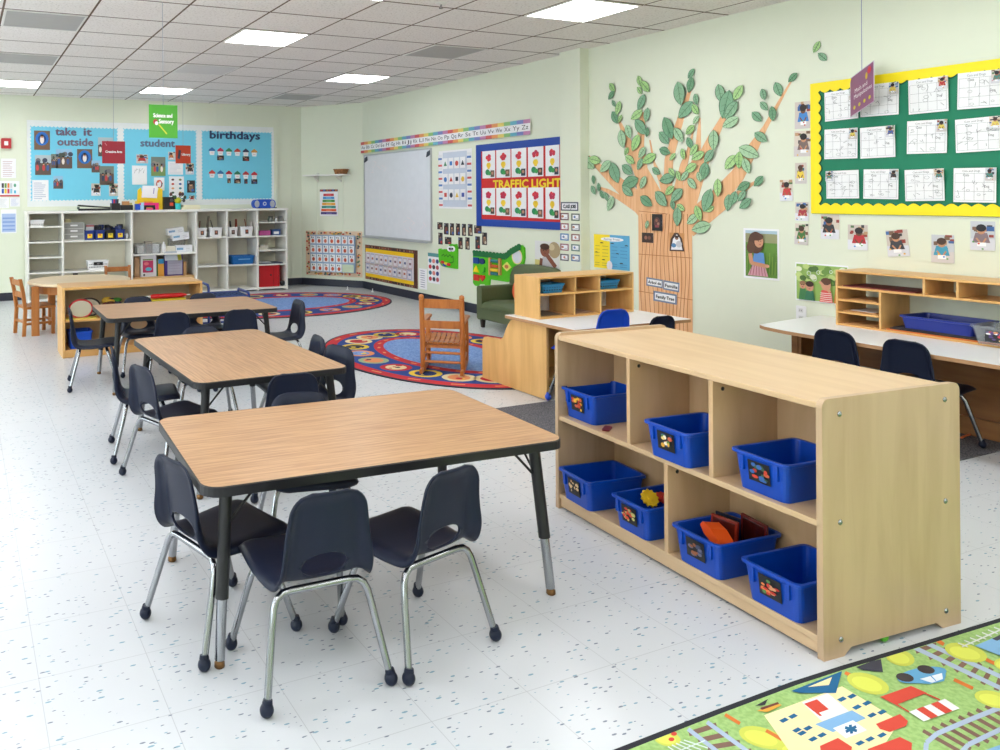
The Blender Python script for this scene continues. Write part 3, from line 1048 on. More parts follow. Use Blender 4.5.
t = thing('wall_desk', 'long white topped desk with a brown wooden base along the right wall', 'desk', (0, 0, .006))
m = MB(); m.prism([(4.62, 1.2), (5.415, 1.2), (5.415, 3.60), (5.05, 3.565), (4.69, 3.51), (4.655, 3.45), (4.625, 3.30), (4.62, 3.2)], .488, .508, 'xy', PLY); m.build('top_edge', t, bevel=.003)
m = MB(); m.prism([(4.622, 1.2), (5.413, 1.2), (5.413, 3.598), (5.05, 3.563), (4.692, 3.508), (4.657, 3.45), (4.627, 3.30), (4.622, 3.2)], .508, .5105, 'xy', LAM); m.build('tabletop', t)
BRN = wood('brown_base_wood', (150, 100, 54), (126, 80, 40), 'y', .45, 1.0, 10)
wbox('end_panel', t, BRN, 4.80, 5.38, 3.31, 3.33, .0, .488)
wbox('back_panel', t, BRN, 5.16, 5.18, 1.25, 3.31, .0, .488)
wbox('kick_board', t, BRN, 5.13, 5.16, 1.25, 3.31, .0, .10)
wbox('leg', t, BRN, 4.80, 4.84, 3.335, 3.375, .0, .488)


def organizer(name, label, o, W_, Dp, H, rows, cols, rz, th=.013, back=None):
    """open desk-top cubby unit: front on y=0, depth to +y"""
    t = thing(name, label, 'desk organizer', o, rz)
    wbox('end_panel', t, MAPLE_Z, 0, th, 0, Dp, 0, H)
    wbox('end_panel', t, MAPLE_Z, W_ - th, W_, 0, Dp, 0, H)
    wbox('top', t, MAPLE_X, th, W_ - th, 0, Dp, H - th, H)
    wbox('bottom_board', t, MAPLE_X, th, W_ - th, 0, Dp, 0, th)
    for x0, x1, z in rows:
        wbox('shelf_board', t, MAPLE_X, x0, x1, .002, Dp - .002, z, z + th)
    for x, z0, z1 in cols:
        wbox('divider', t, MAPLE_Z, x - th / 2, x + th / 2, .002, Dp - .002, z0, z1)
    if back:
        wbox('back_panel', t, back, th, W_ - th, Dp - .006, Dp, th, H - th)
    return t


SID = speck('pale_back_panel', (196, 196, 196), (222, 222, 220), 14)
organizer('desk_organizer', 'six cubby wooden desk organizer standing on the middle white desk', (3.565, 4.28, .5165), .85, .26, .283,
          [(.013, .837, .157)], [(.31, .013, .157), (.545, .013, .157), (.32, .17, .27), (.535, .17, .27)], 0, back=SID)
organizer('desk_organizer', 'wooden paper organizer with narrow slots standing on the right wall desk', (5.115, 3.30, .5165), 1.55, .29, .350,
          [(.013, 1.537, .235), (.013, .258, .155), (.013, .258, .078)], [(.265, .013, .235), (.505, .248, .337), (.675, .248, .337), (1.10, .248, .337)], -PI / 2)
# on the middle desk's organizer
TEAL = K((24, 110, 152), .4, 0, .06, 'teal_plastic')


def lattice_basket(name, label, cat, loc, w, d, h, mat, rz=0, group=None, rows=2):
    t = thing(name, label, cat, loc, rz, group)
    m = MB(); tub(m, w, d, h, mat, .88, .004, .002, .015); m.build('basket_body', t)
    m = MB()
    dk = K(tuple(30 for _ in range(3)), .7)
    n = max(4, int(w / .022))
    for r in range(rows):
        for i in range(n):
            x = (-.42 + .84 * i / (n - 1)) * w * .95
            z = h * (.28 + .30 * r)
            m.box(x - .006, x + .006, -d / 2 * (.88 + .12 * z / h) - .0016, -d / 2 * (.88 + .12 * z / h) + .001, z, z + .012, dk)
    m.build('lattice_slots', t)
    return t


lattice_basket('lattice_basket', 'teal lattice basket in the top left cubby of the middle organizer', 'basket', (3.705, 4.36, .687), .19, .13, .062, TEAL, 0, 'teal baskets in the middle organizer')
lattice_basket('lattice_basket', 'teal lattice basket in the top right cubby of the middle organizer', 'basket', (4.215, 4.37, .687), .19, .13, .062, TEAL, 0, 'teal baskets in the middle organizer')
m = MB(); m.box(0, .17, 0, .20, 0, .004, K((96, 86, 80), .6)); tag(m.build('worksheet', loc=(3.63, 4.32, .5305)), 'dark sheet lying in the lower left cubby of the middle organizer', 'paper')
m = MB(); m.box(0, .15, 0, .20, 0, .004, K((150, 120, 100), .6)); tag(m.build('worksheet', loc=(3.92, 4.31, .5305)), 'brown sheet lying in the lower middle cubby of the middle organizer', 'paper')
# on the right wall desk
y = 3.30
z0 = .530
m = MB(); m.box(0, .24, -.42, 0, 0, .006, K((112, 36, 40), .6)); tag(m.build('construction_paper', loc=(5.135, 3.265, .765)), 'dark red paper stack in the top slot of the right organizer', 'paper')
for z, n, lb in ((.685, .004, 'papers in the second slot of the right organizer'), (.608, .006, 'papers in the third slot of the right organizer, a white one on top'), (.530, .004, 'papers in the lowest slot of the right organizer')):
    m = MB(); m.box(0, .22, -.20, 0, 0, n, K((176, 128, 80), .6)); m.box(.02, .2, -.17, -.03, n, n + .002, PAPER if n > .005 else K((196, 150, 96), .6))
    tag(m.build('paper_stack', loc=(5.14, 3.265, z)), lb, 'paper')
for i, (rgb, lb) in enumerate((((206, 106, 30), 'orange folder lowest in the stack under the blue tray'), ((34, 34, 38), 'black folder in the middle of the stack under the blue tray'), ((46, 40, 44), 'dark folder just beneath the blue tray'))):
    m = MB(); m.box(0, .25, -.60 + .02 * i, -.0 - .015 * i, 0, .007, K(rgb, .6))
    tag(m.build('folder', loc=(5.118 + .006 * i, 3.00, .5305 + .0072 * i), rz=.02 * i), lb, 'folder', 'folders under the blue tray')
t = thing('tray', 'shallow dark blue plastic tray on folders in the right organizer', 'tray', (5.26, 2.745, .5525), -PI / 2)
m = MB(); tub(m, .37, .25, .075, K((20, 42, 136), .35), .93, .008, .003, .02); m.build('tray_body', t)
CLR = clearmat('clear_plastic', (176, 182, 186), .26)
t = thing('clear_bin', 'clear plastic bin with a crayon photo on its front in the right organizer', 'bin', (5.175, 2.33, .5305), -PI / 2)
m = MB(); tub(m, .42, .20, .10, CLR, .90, .008, .003, .02); m.build('tub', t)
m = MB(); toy_label(m, .09, .062, 15, [(210, 120, 60), (230, 200, 140), (80, 60, 120), (210, 60, 80), (240, 240, 240)])
q = m.build('picture_label', t, loc=(-.10, -.0985, .052)); q.rotation_euler = (math.atan2(-.010, .10), 0, 0)
for i, (rgb, a_, lb) in enumerate((((224, 120, 150), .15, 'pink crayon in the clear bin'), ((90, 70, 160), -.3, 'purple crayon in the clear bin'), ((226, 150, 60), .5, 'orange crayon in the clear bin'), ((70, 120, 200), -.1, 'blue crayon in the clear bin'))):
    m = MB(); m.tube([(-.045, 0, 0), (.04, 0, 0), (.048, 0, 0)], [.005, .005, .002], K(rgb, .5), 8)
    o = m.build('crayon', loc=(5.15 + .02 * i, 2.36 - .045 * i, .542)); o.rotation_euler = (0, 0, PI / 2 + a_); tag(o, lb, 'crayon', 'crayons in the clear bin')
m = MB(); m.tube([(0, 0, 0), (.14, .02, 0)], .006, K((214, 110, 60), .5), 8); tag(m.build('marker', loc=(5.02, 2.56, .012)), 'orange stick lying on the carpet under the wall desk', 'marker')

# ================================================================== armchair with cushion
GV = K((84, 96, 62), .42, 0, .08, 'olive_vinyl')
t = thing('armchair', 'small olive green armchair against the wall behind the middle desk', 'armchair', (4.87, 6.44, 0))


def rbox(m, x0, x1, y0, y1, z0, z1, r, mat, plane='xz'):
    if plane == 'xz':
        m.prism(rrect(x1 - x0, z1 - z0, r, 6, (x0 + x1) / 2, (z0 + z1) / 2), y0, y1, 'xz', mat, True)
    else:
        m.prism(rrect(y1 - y0, z1 - z0, r, 6, (y0 + y1) / 2, (z0 + z1) / 2), x0, x1, 'yz', mat, True)


for s, nm in ((1, 'armrest'), (-1, 'armrest')):
    y0, y1 = (.285, .37) if s > 0 else (-.37, -.285)
    m = MB(); rbox(m, .0, .42, y0, y1, .08, .425, .03, GV, 'yz'); m.build(nm, t, bevel=.012)
m = MB()
P = [(.40, .14), (.40, .37), (.42, .58), (.45, .632), (.48, .645), (.515, .632), (.53, .58), (.53, .14)]
L = []
for y, k in ((-.365, .86), (-.35, .93), (-.28, .98), (-.12, 1.0), (.0, 1.01), (.12, 1.0), (.28, .98), (.35, .93), (.365, .86)):
    L.append([(x, y, .14 + (z - .14) * k) for x, z in P])
m.loft(L, GV, True); m.build('backrest', t, bevel=.006)
m = MB(); L = []
for y, k in ((-.284, .97), (-.2, 1.03), (0, 1.06), (.2, 1.03), (.284, .97)):
    L.append([(x, y, z * k) for x, z in ((-.01, .20), (.0, .245), (.03, .27), (.10, .285), (.40, .27), (.40, .20))])
m.loft(L, GV, True); m.build('seat', t, bevel=.006)
m = MB(); rbox(m, .0, .40, -.284, .284, .085, .22, .02, GV); m.build('seat_base', t, bevel=.01)
for x in (.035, .47):
    for y in (-.315, .315):
        m = MB(); m.loft([[(x + a * k, y + b * k, z) for a, b in rrect(.045, .045, .006, 2)] for z, k in ((0, .75), (.09, 1))], K((44, 34, 30), .4)); tag(m.build('leg', t), 'dark wooden leg')
m = MB(); m.ball((0, 0, 0), (.05, .15, .15), K((226, 92, 50), .7), 20, 12)
o = m.build('cushion', loc=(5.19, 6.47, .42)); o.rotation_euler = (0, .35, 0)
tag(o, 'round orange cushion leaning in the green armchair', 'cushion')

# ================================================================== rocking chair
t = thing('rocking_chair', 'child size honey wood rocking chair on the front oval rug', 'rocking chair', (3.45, 5.245, .0098), math.radians(-39))
w = .150
zr = lambda y: .012 + .16 * y * y
for s in (-1, 1):
    x = s * w
    m = MB(); m.tube([(x, -.175, zr(-.175)), (x, -.185, .25), (x, -.215, .42), (x, -.245, .57)], [.018, .021, .0195, .0185], HONEY, 12); m.lathe([(.0185, .57), (.021, .58), (.017, .598), (0, .606)], HONEY, (x, -.246), 12); m.build('back_post', t)
    m = MB(); m.tube([(x, .165, zr(.165)), (x, .165, .10), (x, .165, .20), (x, .165, .38)], [.013, .020, .022, .018], HONEY, 12); m.build('leg', t)
    m = MB()
    ys = [-.30 + .60 * i / 14 for i in range(15)]
    m.loft([[(x - .011, y, zr(y) - .012), (x + .011, y, zr(y) - .012), (x + .011, y, zr(y) + .022), (x - .011, y, zr(y) + .022)] for y in ys], HONEY); m.build('rocker', t, bevel=.003)
    m = MB(); m.prism([(x - .018, -.205), (x + .018, -.205), (x + .024, .10), (x + .030, .19), (x + .012, .215), (x - .016, .205), (x - .024, .12)], .375, .393, 'xy', HONEY); m.build('armrest', t, bevel=.004)
    for z in (.10, .19):
        m = MB(); m.tube([(x, -.178, z), (x, 0, z), (x, .165, z)], [.009, .012, .009], HONEY, 10); m.build('stretcher', t)
for z, h, y in ((.50, .07, -.228), (.345, .06, -.205)):
    m = MB(); m.loft([[(x, y - d + .006, z), (x, y - d - .006, z), (x, y - d - .018, z + h), (x, y - d - .006, z + h)] for x, d in ((-w, 0), (-w * .5, .012), (0, .016), (w * .5, .012), (w, 0))], HONEY); m.build('back_slat', t, bevel=.002)
for y, z in ((-.182, .155), (-.180, .085), (.165, .155), (.165, .085)):
    m = MB(); m.tube([(-w, y, z), (0, y, z), (w, y, z)], [.009, .011, .009], HONEY, 10); m.build('stretcher', t)
for i in range(8):
    x = -.135 + .27 * i / 7
    m = MB(); m.loft([[(x - .0155, y, z), (x + .0155, y, z), (x + .0155, y, z + .012), (x - .0155, y, z + .012)] for y, z in ((-.175, .222), (-.10, .214), (.0, .216), (.10, .228), (.17, .238), (.20, .228))], HONEY); m.build('seat_slat', t, bevel=.002)
for y, z in ((-.155, .200), (.150, .212)):
    m = MB(); m.box(-w, w, y - .012, y + .012, z - .012, z + .012, HONEY); m.build('seat_rail', t)

# ================================================================== low toy shelf behind the farthest table
t = thing('toy_shelf', 'low open wooden toy shelf behind the farthest table', 'shelf', (.775, 6.965, 0))
L_, Dp, H = 1.22, .40, .598
Pp = .02
for x in (0, L_ - Pp):
    m = MB(); m.prism(rrect(Dp, H, .008, 3, Dp / 2, H / 2), x, x + Pp, 'yz', MAPLE_Z); m.build('end_panel', t, bevel=.002)
wbox('top', t, MAPLE_X, Pp, L_ - Pp, .0, Dp, H - .022, H)
wbox('bottom_board', t, MAPLE_X, Pp, L_ - Pp, .005, Dp, .05, .068)
wbox('kick_board', t, MAPLE_X, Pp, L_ - Pp, .012, .03, .002, .05)
wbox('shelf_board', t, MAPLE_X, Pp, L_ - Pp, .02, Dp - .01, .30, .318)
wbox('back_panel', t, K((206, 190, 160), .5, 0, .05), Pp, L_ - Pp, Dp - .01, Dp, .068, H - .022)
# toys
for i, (u, v, lb, rgb) in enumerate(((81, 308, 'red rimmed toy racket standing on the left of the toy shelf', (196, 56, 54)), (90, 311, 'dark rimmed toy racket behind the red one', (70, 66, 64)))):
    x, z = BK(u, v, 7.05)
    t = thing('toy_racket', lb, 'racket', (x, 7.06 + .06 * i, .40), 0, 'toy rackets on the toy shelf')
    m = MB(); n = 28
    m.tube([(.098 * math.cos(2 * PI * k / n), 0, .078 * math.sin(2 * PI * k / n)) for k in range(n + 1)], .008, K(rgb, .4), 8, False); m.build('rim', t)
    m = MB(); m.loft([[(.094 * math.cos(2 * PI * k / n), y, .074 * math.sin(2 * PI * k / n)) for k in range(n)] for y in (-.002, .002)], K((196, 190, 170), .7)); m.build('string_bed', t)
    m = MB(); m.tube([(.095, 0, -.015), (.14, .02, -.045), (.20, .05, -.066)], .011, K((60, 50, 46), .5), 8); m.build('handle', t)
m = MB(); m.box(0, .26, 0, .13, 0, .008, K((206, 184, 70), .5)); tag(m.build('game_board', loc=(.805, 6.99, .318)), 'thin yellow board lying under the toy rackets', 'toy')
t = thing('storage_bin', 'blue bin on the bottom board of the low toy shelf', 'bin', (.93, 7.10, .068))
m = MB(); tub(m, .19, .20, .145, BLUEP, .92, .007, .003, .02); m.build('tub', t)
# costume pile, umbrella and yellow box
m = MB()
r = random.Random(4)
for i in range(26):
    x, y, z = r.uniform(-.14, .14), r.uniform(-.06, .06), r.uniform(.03, .13)
    m.ball((x, y, z), (r.uniform(.03, .06), r.uniform(.03, .05), r.uniform(.018, .035)), K(r.choice([(70, 36, 30), (96, 40, 34), (210, 170, 60), (70, 150, 60), (222, 150, 150), (60, 60, 90), (110, 50, 40), (80, 44, 34)]), .7), 8, 6)
tag(m.build('soft_toy_pile', loc=(1.30, 7.12, .318)), 'pile of brown and bright soft dress up things on the toy shelf', 'toys', kind='stuff')
m = MB(); m.tube([(-.16, 0, 0), (-.14, 0, 0), (.12, 0, .0), (.17, 0, .0)], [.012, .020, .020, .008], K((204, 30, 34), .5), 12)
t = thing('toy_umbrella', 'red rolled umbrella lying on a yellow box on the toy shelf', 'umbrella', (1.70, 7.05, .472)); m.build('rolled_canopy', t)
m = MB(); m.tube([(.17, 0, 0), (.205, 0, 0)], .006, WHITEP, 8); m.build('tip', t); m = MB(); m.tube([(-.16, 0, 0), (-.20, 0, 0)], .009, WHITEP, 8); m.build('handle', t)
m = MB(); m.box(-.15, .15, -.06, .06, 0, .13, K((204, 180, 40), .5)); m.y = -.06
for i in range(4):
    m.ell(-.105 + .07 * i, .07, .018, .022, K((236, 214, 120), .5))
tag(m.build('toy_box', loc=(1.70, 7.06, .318), bevel=.003), 'yellow box under the red umbrella on the toy shelf', 'box')
m = MB(); m.prism([(-.12, 0), (.12, 0), (.07, .04), (-.05, .05)], -.05, .05, 'xz', K((44, 44, 58), .6)); tag(m.build('soft_hat', loc=(1.64, 7.20, .318 + .0), bevel=.01), 'dark cap behind the red umbrella on the toy shelf', 'hat')

# ================================================================== round table and two wooden chairs
TW = wood('round_table_wood', (178, 112, 52), (156, 92, 38), 'z', .4, 1.0, 14)
t = thing('round_table', 'round wooden table with a pale top behind the low toy shelf', 'table', (1.12, 8.50, 0))
m = MB(); m.lathe([(.50, .484), (.515, .490), (.515, .506), (.505, .512)], wood('pale_round_top', (226, 204, 170), (214, 190, 152), 'x', .35, 1.0, 10), n=48); m.build('tabletop', t)
m = MB(); m.loft([[(r_ * math.cos(2 * PI * k / 40), r_ * math.sin(2 * PI * k / 40), z) for k in range(40)] for r_, z in ((.43, .40), (.43, .484))], TW); m.build('apron', t)
for x, y in ((-.46, -.24), (-.24, .42), (.42, .24), (.24, -.44)):
    m = MB(); m.loft([[(x + a, y + b, z) for a, b in rrect(.075, .075, .012, 3)] for z in (0, .484)], TW); m.build('leg', t)


def wooden_chair():
    t = thing('wooden_chair', '', 'chair')
    for s in (-1, 1):
        m = MB(); m.loft([[(s * .135 + a, y + b, z) for a, b in rrect(.032, .036, .006, 2)] for y, z in ((-.15, 0), (-.135, .25), (-.155, .42), (-.185, .565))], TW); m.build('back_post', t, bevel=.003)
        m = MB(); m.loft([[(s * .135 + a, .14 + b, z) for a, b in rrect(.034, .034, .006, 2)] for z in (0, .262)], TW); m.build('leg', t)
        m = MB(); m.box(s * .135 - .009, s * .135 + .009, -.13, .13, .105, .128, TW); m.build('stretcher', t)
    m = MB(); m.box(-.155, .155, -.135, .165, .262, .285, TW); m.build('seat', t, bevel=.004)
    for z, y in ((.495, -.177), (.375, -.152)):
        m = MB(); m.box(-.12, .12, y - .009, y + .009, z, z + .055, TW); m.build('back_rail', t, bevel=.003)
    for y in (-.142, .14):
        m = MB(); m.box(-.12, .12, y - .009, y + .009, .125, .148, TW); m.build('stretcher', t)
    return t


wc = wooden_chair()
wc.location = (.665, 8.42, 0); wc.rotation_euler = (0, 0, math.radians(-76)); tag(wc, 'wooden chair at the left side of the round table', 'chair', 'wooden chairs at the round table')
o = dup(wc); o.location = (1.66, 9.20, 0); o.rotation_euler = (0, 0, math.radians(178)); tag(o, 'wooden chair beyond the round table, only its back showing above the tabletop', 'chair')
# blue metal frame with netting beside the low shelf
BM = K((18, 52, 128), .4, 0, .05, 'blue_metal')
t = thing('net_stand', 'blue metal stand with dark netting beside the right end of the low toy shelf', 'stand', (2.41, 7.45, 0), -.05)
for x in (-.26, .14):
    h_ = .52 if x < 0 else .43
    m = MB(); m.tube([(x, -.20, 0), (x, -.20, h_ - .03), (x, -.17, h_), (x, .17, h_), (x, .20, h_ - .03), (x, .20, 0)], .013, BM, 10); m.build('end_frame', t)
for y in (-.20, .20):
    for z in (.10, .40):
        m = MB(); m.tube([(-.26, y, z), (.14, y, z)], .010, BM, 8); m.build('side_rail', t)
NET = speck('navy_net', (22, 34, 70), (70, 94, 140), 70)
m = MB()
for k in range(11):
    x = -.26 + .04 * k
    m.tube([(x, -.20, .40), (x, .20, .40)], .0035, NET, 5)
for k in range(11):
    y = -.20 + .04 * k
    m.tube([(-.26, y, .40), (.14, y, .40)], .0035, NET, 5)
for k in range(9):
    x = -.24 + .045 * k
    m.tube([(x, -.20, .10), (x, -.20, .40)], .0035, NET, 5)
m.build('net', t)


# ================================================================== white shelf unit along the back wall
YF, YB_ = 10.75, 11.205
t = thing('shelf_unit', 'long white open shelf unit along the back wall', 'shelf unit', (0, 0, 0))
xd = [.765, 1.196, 2.090, 2.988, 3.435, 3.893, 4.343]
xt = .026


def sbox(name, x0, x1, z0, z1, mat=SHELFW, y0=YF, y1=YB_ - .012):
    m = MB(); m.box(x0, x1, y0, y1, z0, z1, mat); return m.build(name, t, bevel=.002)


for i, x in enumerate(xd):
    sbox('end_panel' if i in (0, 6) else 'divider', x, x + xt, 0, 1.155)
sbox('top', .755, 4.38, 1.155, 1.185, SHELFW, YF - .01, YB_)
m = MB(); m.box(.765, 4.369, YB_ - .012, YB_, 0, 1.155, SHELFI); m.build('back_panel', t)
for i in range(6):
    x0, x1 = xd[i] + xt, xd[i + 1]
    sbox('bottom_board', x0, x1, .02, .045)
    for z in {0: (.395, .592, .792, .99), 1: (.392, .795), 2: (.584,), 3: (.389, .79), 4: (.389, .79), 5: (.378, .584, .789, .99)}[i]:
        sbox('shelf_board', x0, x1, z - .018, z, SHELFW, YF + .004)
SH = 'things on the white shelf unit'


def pbox(name, label, cat, u0, v0, u1, v1, mat, y=None, dep=.15, zb=None, group=None, bevel=.003, rx=0.0, build=True):
    """a box standing with its front face on the plane y, seen between two picture corners"""
    y = y or YF + .05
    (xa, za), (xb, zc) = BK(u0, v0, y), BK(u1, v1, y)
    if zb is not None:
        za, zc = zb + (za - zc), zb
    w, h = xb - xa, za - zc
    m = MB(); m.box(-w / 2, w / 2, 0, dep, 0, h, mat); m.y = 0
    if not build:
        return m, (xa + xb) / 2, y, zc, w, h
    o = m.build(name, loc=((xa + xb) / 2, y, zc), bevel=bevel)
    return tag(o, label, cat, group)


def pbox_more(args, kw, extra, bevel=.003):
    name, label, cat = args[:3]
    m, x, y, z, w, h = pbox(*args, build=False, **kw)
    extra(m, w, h)
    return tag(m.build(name, loc=(x, y, z), bevel=0), label, cat, kw.get('group'))


def ptub(name, label, cat, u0, v0, u1, v1, mat, y=None, dep=.2, zb=0.0, group=None, taper=.9, face=None):
    y = y or YF + .04
    (xa, za), (xb, zc) = BK(u0, v0, y), BK(u1, v1, y)
    w, h = xb - xa, za - zc
    t_ = thing(name, label, cat, ((xa + xb) / 2, y + dep / 2, zb), 0, group)
    m = MB(); tub(m, w, dep, h, mat, taper, .006, .003, .012); m.build('tub', t_)
    if face:
        m = MB(); face(m, w, h)
        q = m.build('front_label', t_, loc=(0, -dep / 2 - .001, h * .48)); q.rotation_euler = (math.atan2(-(1 - taper) * dep / 2, h), 0, 0)
        q.location.y = -dep / 2 * (taper + (1 - taper) * .5) - .003
    return t_


TOPZ = 1.1855
# on top of the unit
(xa, _), (xb, _) = BK(77, 205, 10.9), BK(110, 205, 10.9)
t2 = thing('long_stapler', 'long black hinged tool lying open on top of the white shelf unit', 'stapler', ((xa + xb) / 2, 10.9, TOPZ))
m = MB(); m.box(-.20, .22, -.025, .025, 0, .028, BLACK); m.build('base', t2, bevel=.004)
m = MB(); m.prism([(-.215, .058), (-.20, .080), (.215, .045), (.215, .028), (.0, .042)], -.022, .022, 'xz', BLACK); m.build('arm', t2, bevel=.003)
m = MB(); m.box(-.215, -.185, -.02, .02, .02, .05, K((70, 86, 80), .4)); m.build('hinge', t2)


def caddy(m, w, h):
    r = random.Random(2)
    for i, c in enumerate(((40, 90, 180), (210, 40, 60), (40, 60, 120), (30, 30, 34))):
        m.tube([(-w * .3 + i * w * .2, .05, h), (-w * .32 + i * w * .22, .05, h + .055)], .012, K(c, .4), 8)


pbox_more(('pencil_caddy', 'black pencil caddy with blue and red pens on top of the white shelf unit', 'pencil caddy', 111.5, 201, 120, 208, BLACK), dict(y=10.85, dep=.12, zb=TOPZ), caddy)
pbox_more(('desk_caddy', 'low black caddy holding a tan block on top of the white shelf unit', 'desk caddy', 120.5, 203, 133, 208, BLACK), dict(y=10.85, dep=.12, zb=TOPZ),
          lambda m, w, h: (m.box(-w * .3, w * .25, .03, .10, h, h + .05, K((196, 140, 90), .6)), m.box(w * .28, w * .46, .02, .08, h * .2, h + .03, K((190, 180, 130), .6))))
t2 = thing('file_display', 'yellow file display with papers behind a pink toy on top of the white shelf unit', 'file holder', (BK(149.5, 208, 10.98)[0], 10.98, TOPZ))
YEL = K((240, 206, 30), .5)
m = MB(); m.prism([(-.18, 0), (.18, 0), (.18, .28), (.13, .31), (.10, .2), (-.10, .2), (-.12, .31), (-.165, .27)], -.02, 0, 'xz', YEL); m.box(-.18, .18, 0, .12, 0, .12, YEL); m.build('holder', t2, bevel=.003)
m = MB(); m.prism([(-.115, .17), (.10, .16), (.115, .33), (-.10, .335)], -.03, -.024, 'xz', PAPER); m.y = -.03
m.seg((.05, .22), (.06, .30), .012, K((150, 140, 190), .5)); m.build('papers', t2)
t2 = thing('toy_machine', 'bright pink and black toy machine in front of the yellow file display', 'toy', (BK(149, 208, 10.88)[0], 10.88, TOPZ))
PNK = K((226, 40, 120), .4)
m = MB(); m.prism([(-.13, .095), (.13, .095), (.13, 0), (.085, 0), (.08, .065), (-.075, .065), (-.13, .07)], -.03, .03, 'xz', PNK); m.build('body', t2, bevel=.008)
m = MB(); m.prism([(-.08, 0), (-.08, .064), (.078, .064), (.083, 0), (.055, 0), (.05, .035), (-.04, .035), (-.05, 0)], -.028, .028, 'xz', BLACK); m.build('arch', t2)
m = MB(); m.box(-.04, .05, -.03, .03, 0, .022, PNK); m.build('base', t2, bevel=.004)
m = MB(); m.box(-.07, .05, -.012, .012, .095, .115, K((235, 140, 60), .5)); m.build('lid', t2)
pbox('toy_box', 'small blue box beside the pink toy machine', 'box', 135.3, 202, 140.3, 208, BLUEP, 10.86, .07, TOPZ)
m = MB(); m.lathe([(.026, 0), (.030, .10), (.027, .10), (.023, .005)], K((160, 200, 232), .3), n=16); tag(m.build('cup', loc=(BK(142.3, 208, 10.87)[0], 10.87, TOPZ)), 'pale blue cup beside the pink toy machine', 'cup')
pbox_more(('storage_box', 'black box with a red square standing right of the yellow file display', 'box', 164, 195.5, 175.5, 208, BLACK), dict(y=10.9, dep=.15, zb=TOPZ),
          lambda m, w, h: m.rect(-.0, .05, .05, .095, K((226, 80, 50), .5)))
t2 = thing('potted_plant', 'toy flower plant in a teal pot on top of the white shelf unit', 'plant', (BK(178, 208, 10.87)[0], 10.87, TOPZ))
m = MB(); m.lathe([(.035, 0), (.042, .085), (.037, .085), (.03, .01)], K((40, 190, 190), .4), n=16); m.build('pot', t2)
m = MB(); m.ball((0, 0, .125), (.05, .05, .045), K((206, 206, 40), .5), 12, 8); m.build('flower_head', t2)
m = MB()
for i in range(9):
    a = 2 * PI * i / 9
    q = Vector((.10 * math.cos(a), .05 * math.sin(a), .17 + .05 * math.sin(3 * a)))
    m.tube([(0, 0, .12), q], .005, K((50, 90, 50), .6), 6); m.ball(q, (.022, .012, .028), K([(44, 80, 50), (90, 50, 50), (60, 60, 70)][i % 3], .6), 8, 6)
m.build('leaves', t2)
for i, (w, lb) in enumerate(((.27, 'lowest cream sheet stack on the right of the plant, on the white shelf unit'), (.24, 'upper cream sheet stack on the right of the plant, on the white shelf unit'))):
    m = MB(); m.box(-w / 2, w / 2, 0, .2, 0, .03, K((228, 222, 190), .6)); tag(m.build('paper_stack', loc=(BK(191, 207, 10.85)[0] + .01 * i, 10.85, TOPZ + .0305 * i), rz=.03 * i), lb, 'paper')
t2 = thing('boombox', 'blue portable radio with two silver speakers on the right end of the white shelf unit', 'radio', (BK(263.5, 207, 10.87)[0], 10.87, TOPZ))
m = MB(); BB = K((24, 76, 190), .35)
out = [(-.155 + .055 * math.cos(a), .058 + .055 * math.sin(a)) for a in [PI / 2 + PI * k / 10 for k in range(11)]] + [(-.10, .006), (.10, .006)]
out += [(.155 + .055 * math.cos(a), .058 + .055 * math.sin(a)) for a in [-PI / 2 + PI * k / 10 for k in range(11)]] + [(.08, .118), (-.08, .118)]
m.prism(out, -.05, .05, 'xz', BB); m.box(-.12, .12, -.03, .03, 0, .01, BLACK); m.build('body', t2, bevel=.008)
for s in (-1, 1):
    m = MB(); m.lathe([(.046, 0), (.046, .004), (.030, .007), (0, .003)], K((176, 180, 188), .35), n=24); q = m.build('speaker', t2, loc=(s * .145, -.05, .058)); q.rotation_euler = (PI / 2, 0, 0)
m = MB(); m.ell(0, .06, .035, .026, K((200, 206, 214), .4)); m.ell(0, .06, .02, .013, BB); m.build('control_panel', t2, loc=(0, -.0515, 0))
t2.scale = (.82, 1, 1.12)
m = MB(); m.tube([(.03, 0, 0), (-.02, 0, .003)], .006, BLACK, 8); tag(m.build('plug', loc=(BK(276, 207.5, 10.8)[0], 10.85, TOPZ + .007)), 'tiny dark plug lying right of the blue radio', 'plug')
# inside, from left to right
lattice_basket('basket', 'small white slotted basket in the top left slot of the white shelf unit', 'basket', (BK(36.5, 222, 10.84)[0], 10.87, .9905), .19, .15, .085, WHITEP, 0, None, 1)
t2 = thing('drawer_organizer', 'grey desktop organizer with three small drawers in the white shelf unit', 'drawer unit', (BK(74, 239, 10.83)[0], 10.83, .7955))
GD = K((150, 150, 146), .5)
m = MB(); m.box(-.135, .135, 0, .22, 0, .235, K((206, 206, 202), .5)); m.build('body', t2, bevel=.003)
for i in range(3):
    m = MB(); m.box(-.122, .122, -.006, .1, .014 + .073 * i, .08 + .073 * i, GD); d = m.build('drawer', t2, bevel=.002)
    m = MB(); m.box(-.045, .045, -.012, -.006, .042 + .073 * i, .062 + .073 * i, WHITEP); m.build('drawer_pull', d)
pbox('box', 'small tan box on top of the grey drawer organizer', 'box', 65, 218, 71, 221, K((206, 196, 150), .6), 10.86, .08, 1.0315)
DB = K((24, 52, 130), .45)
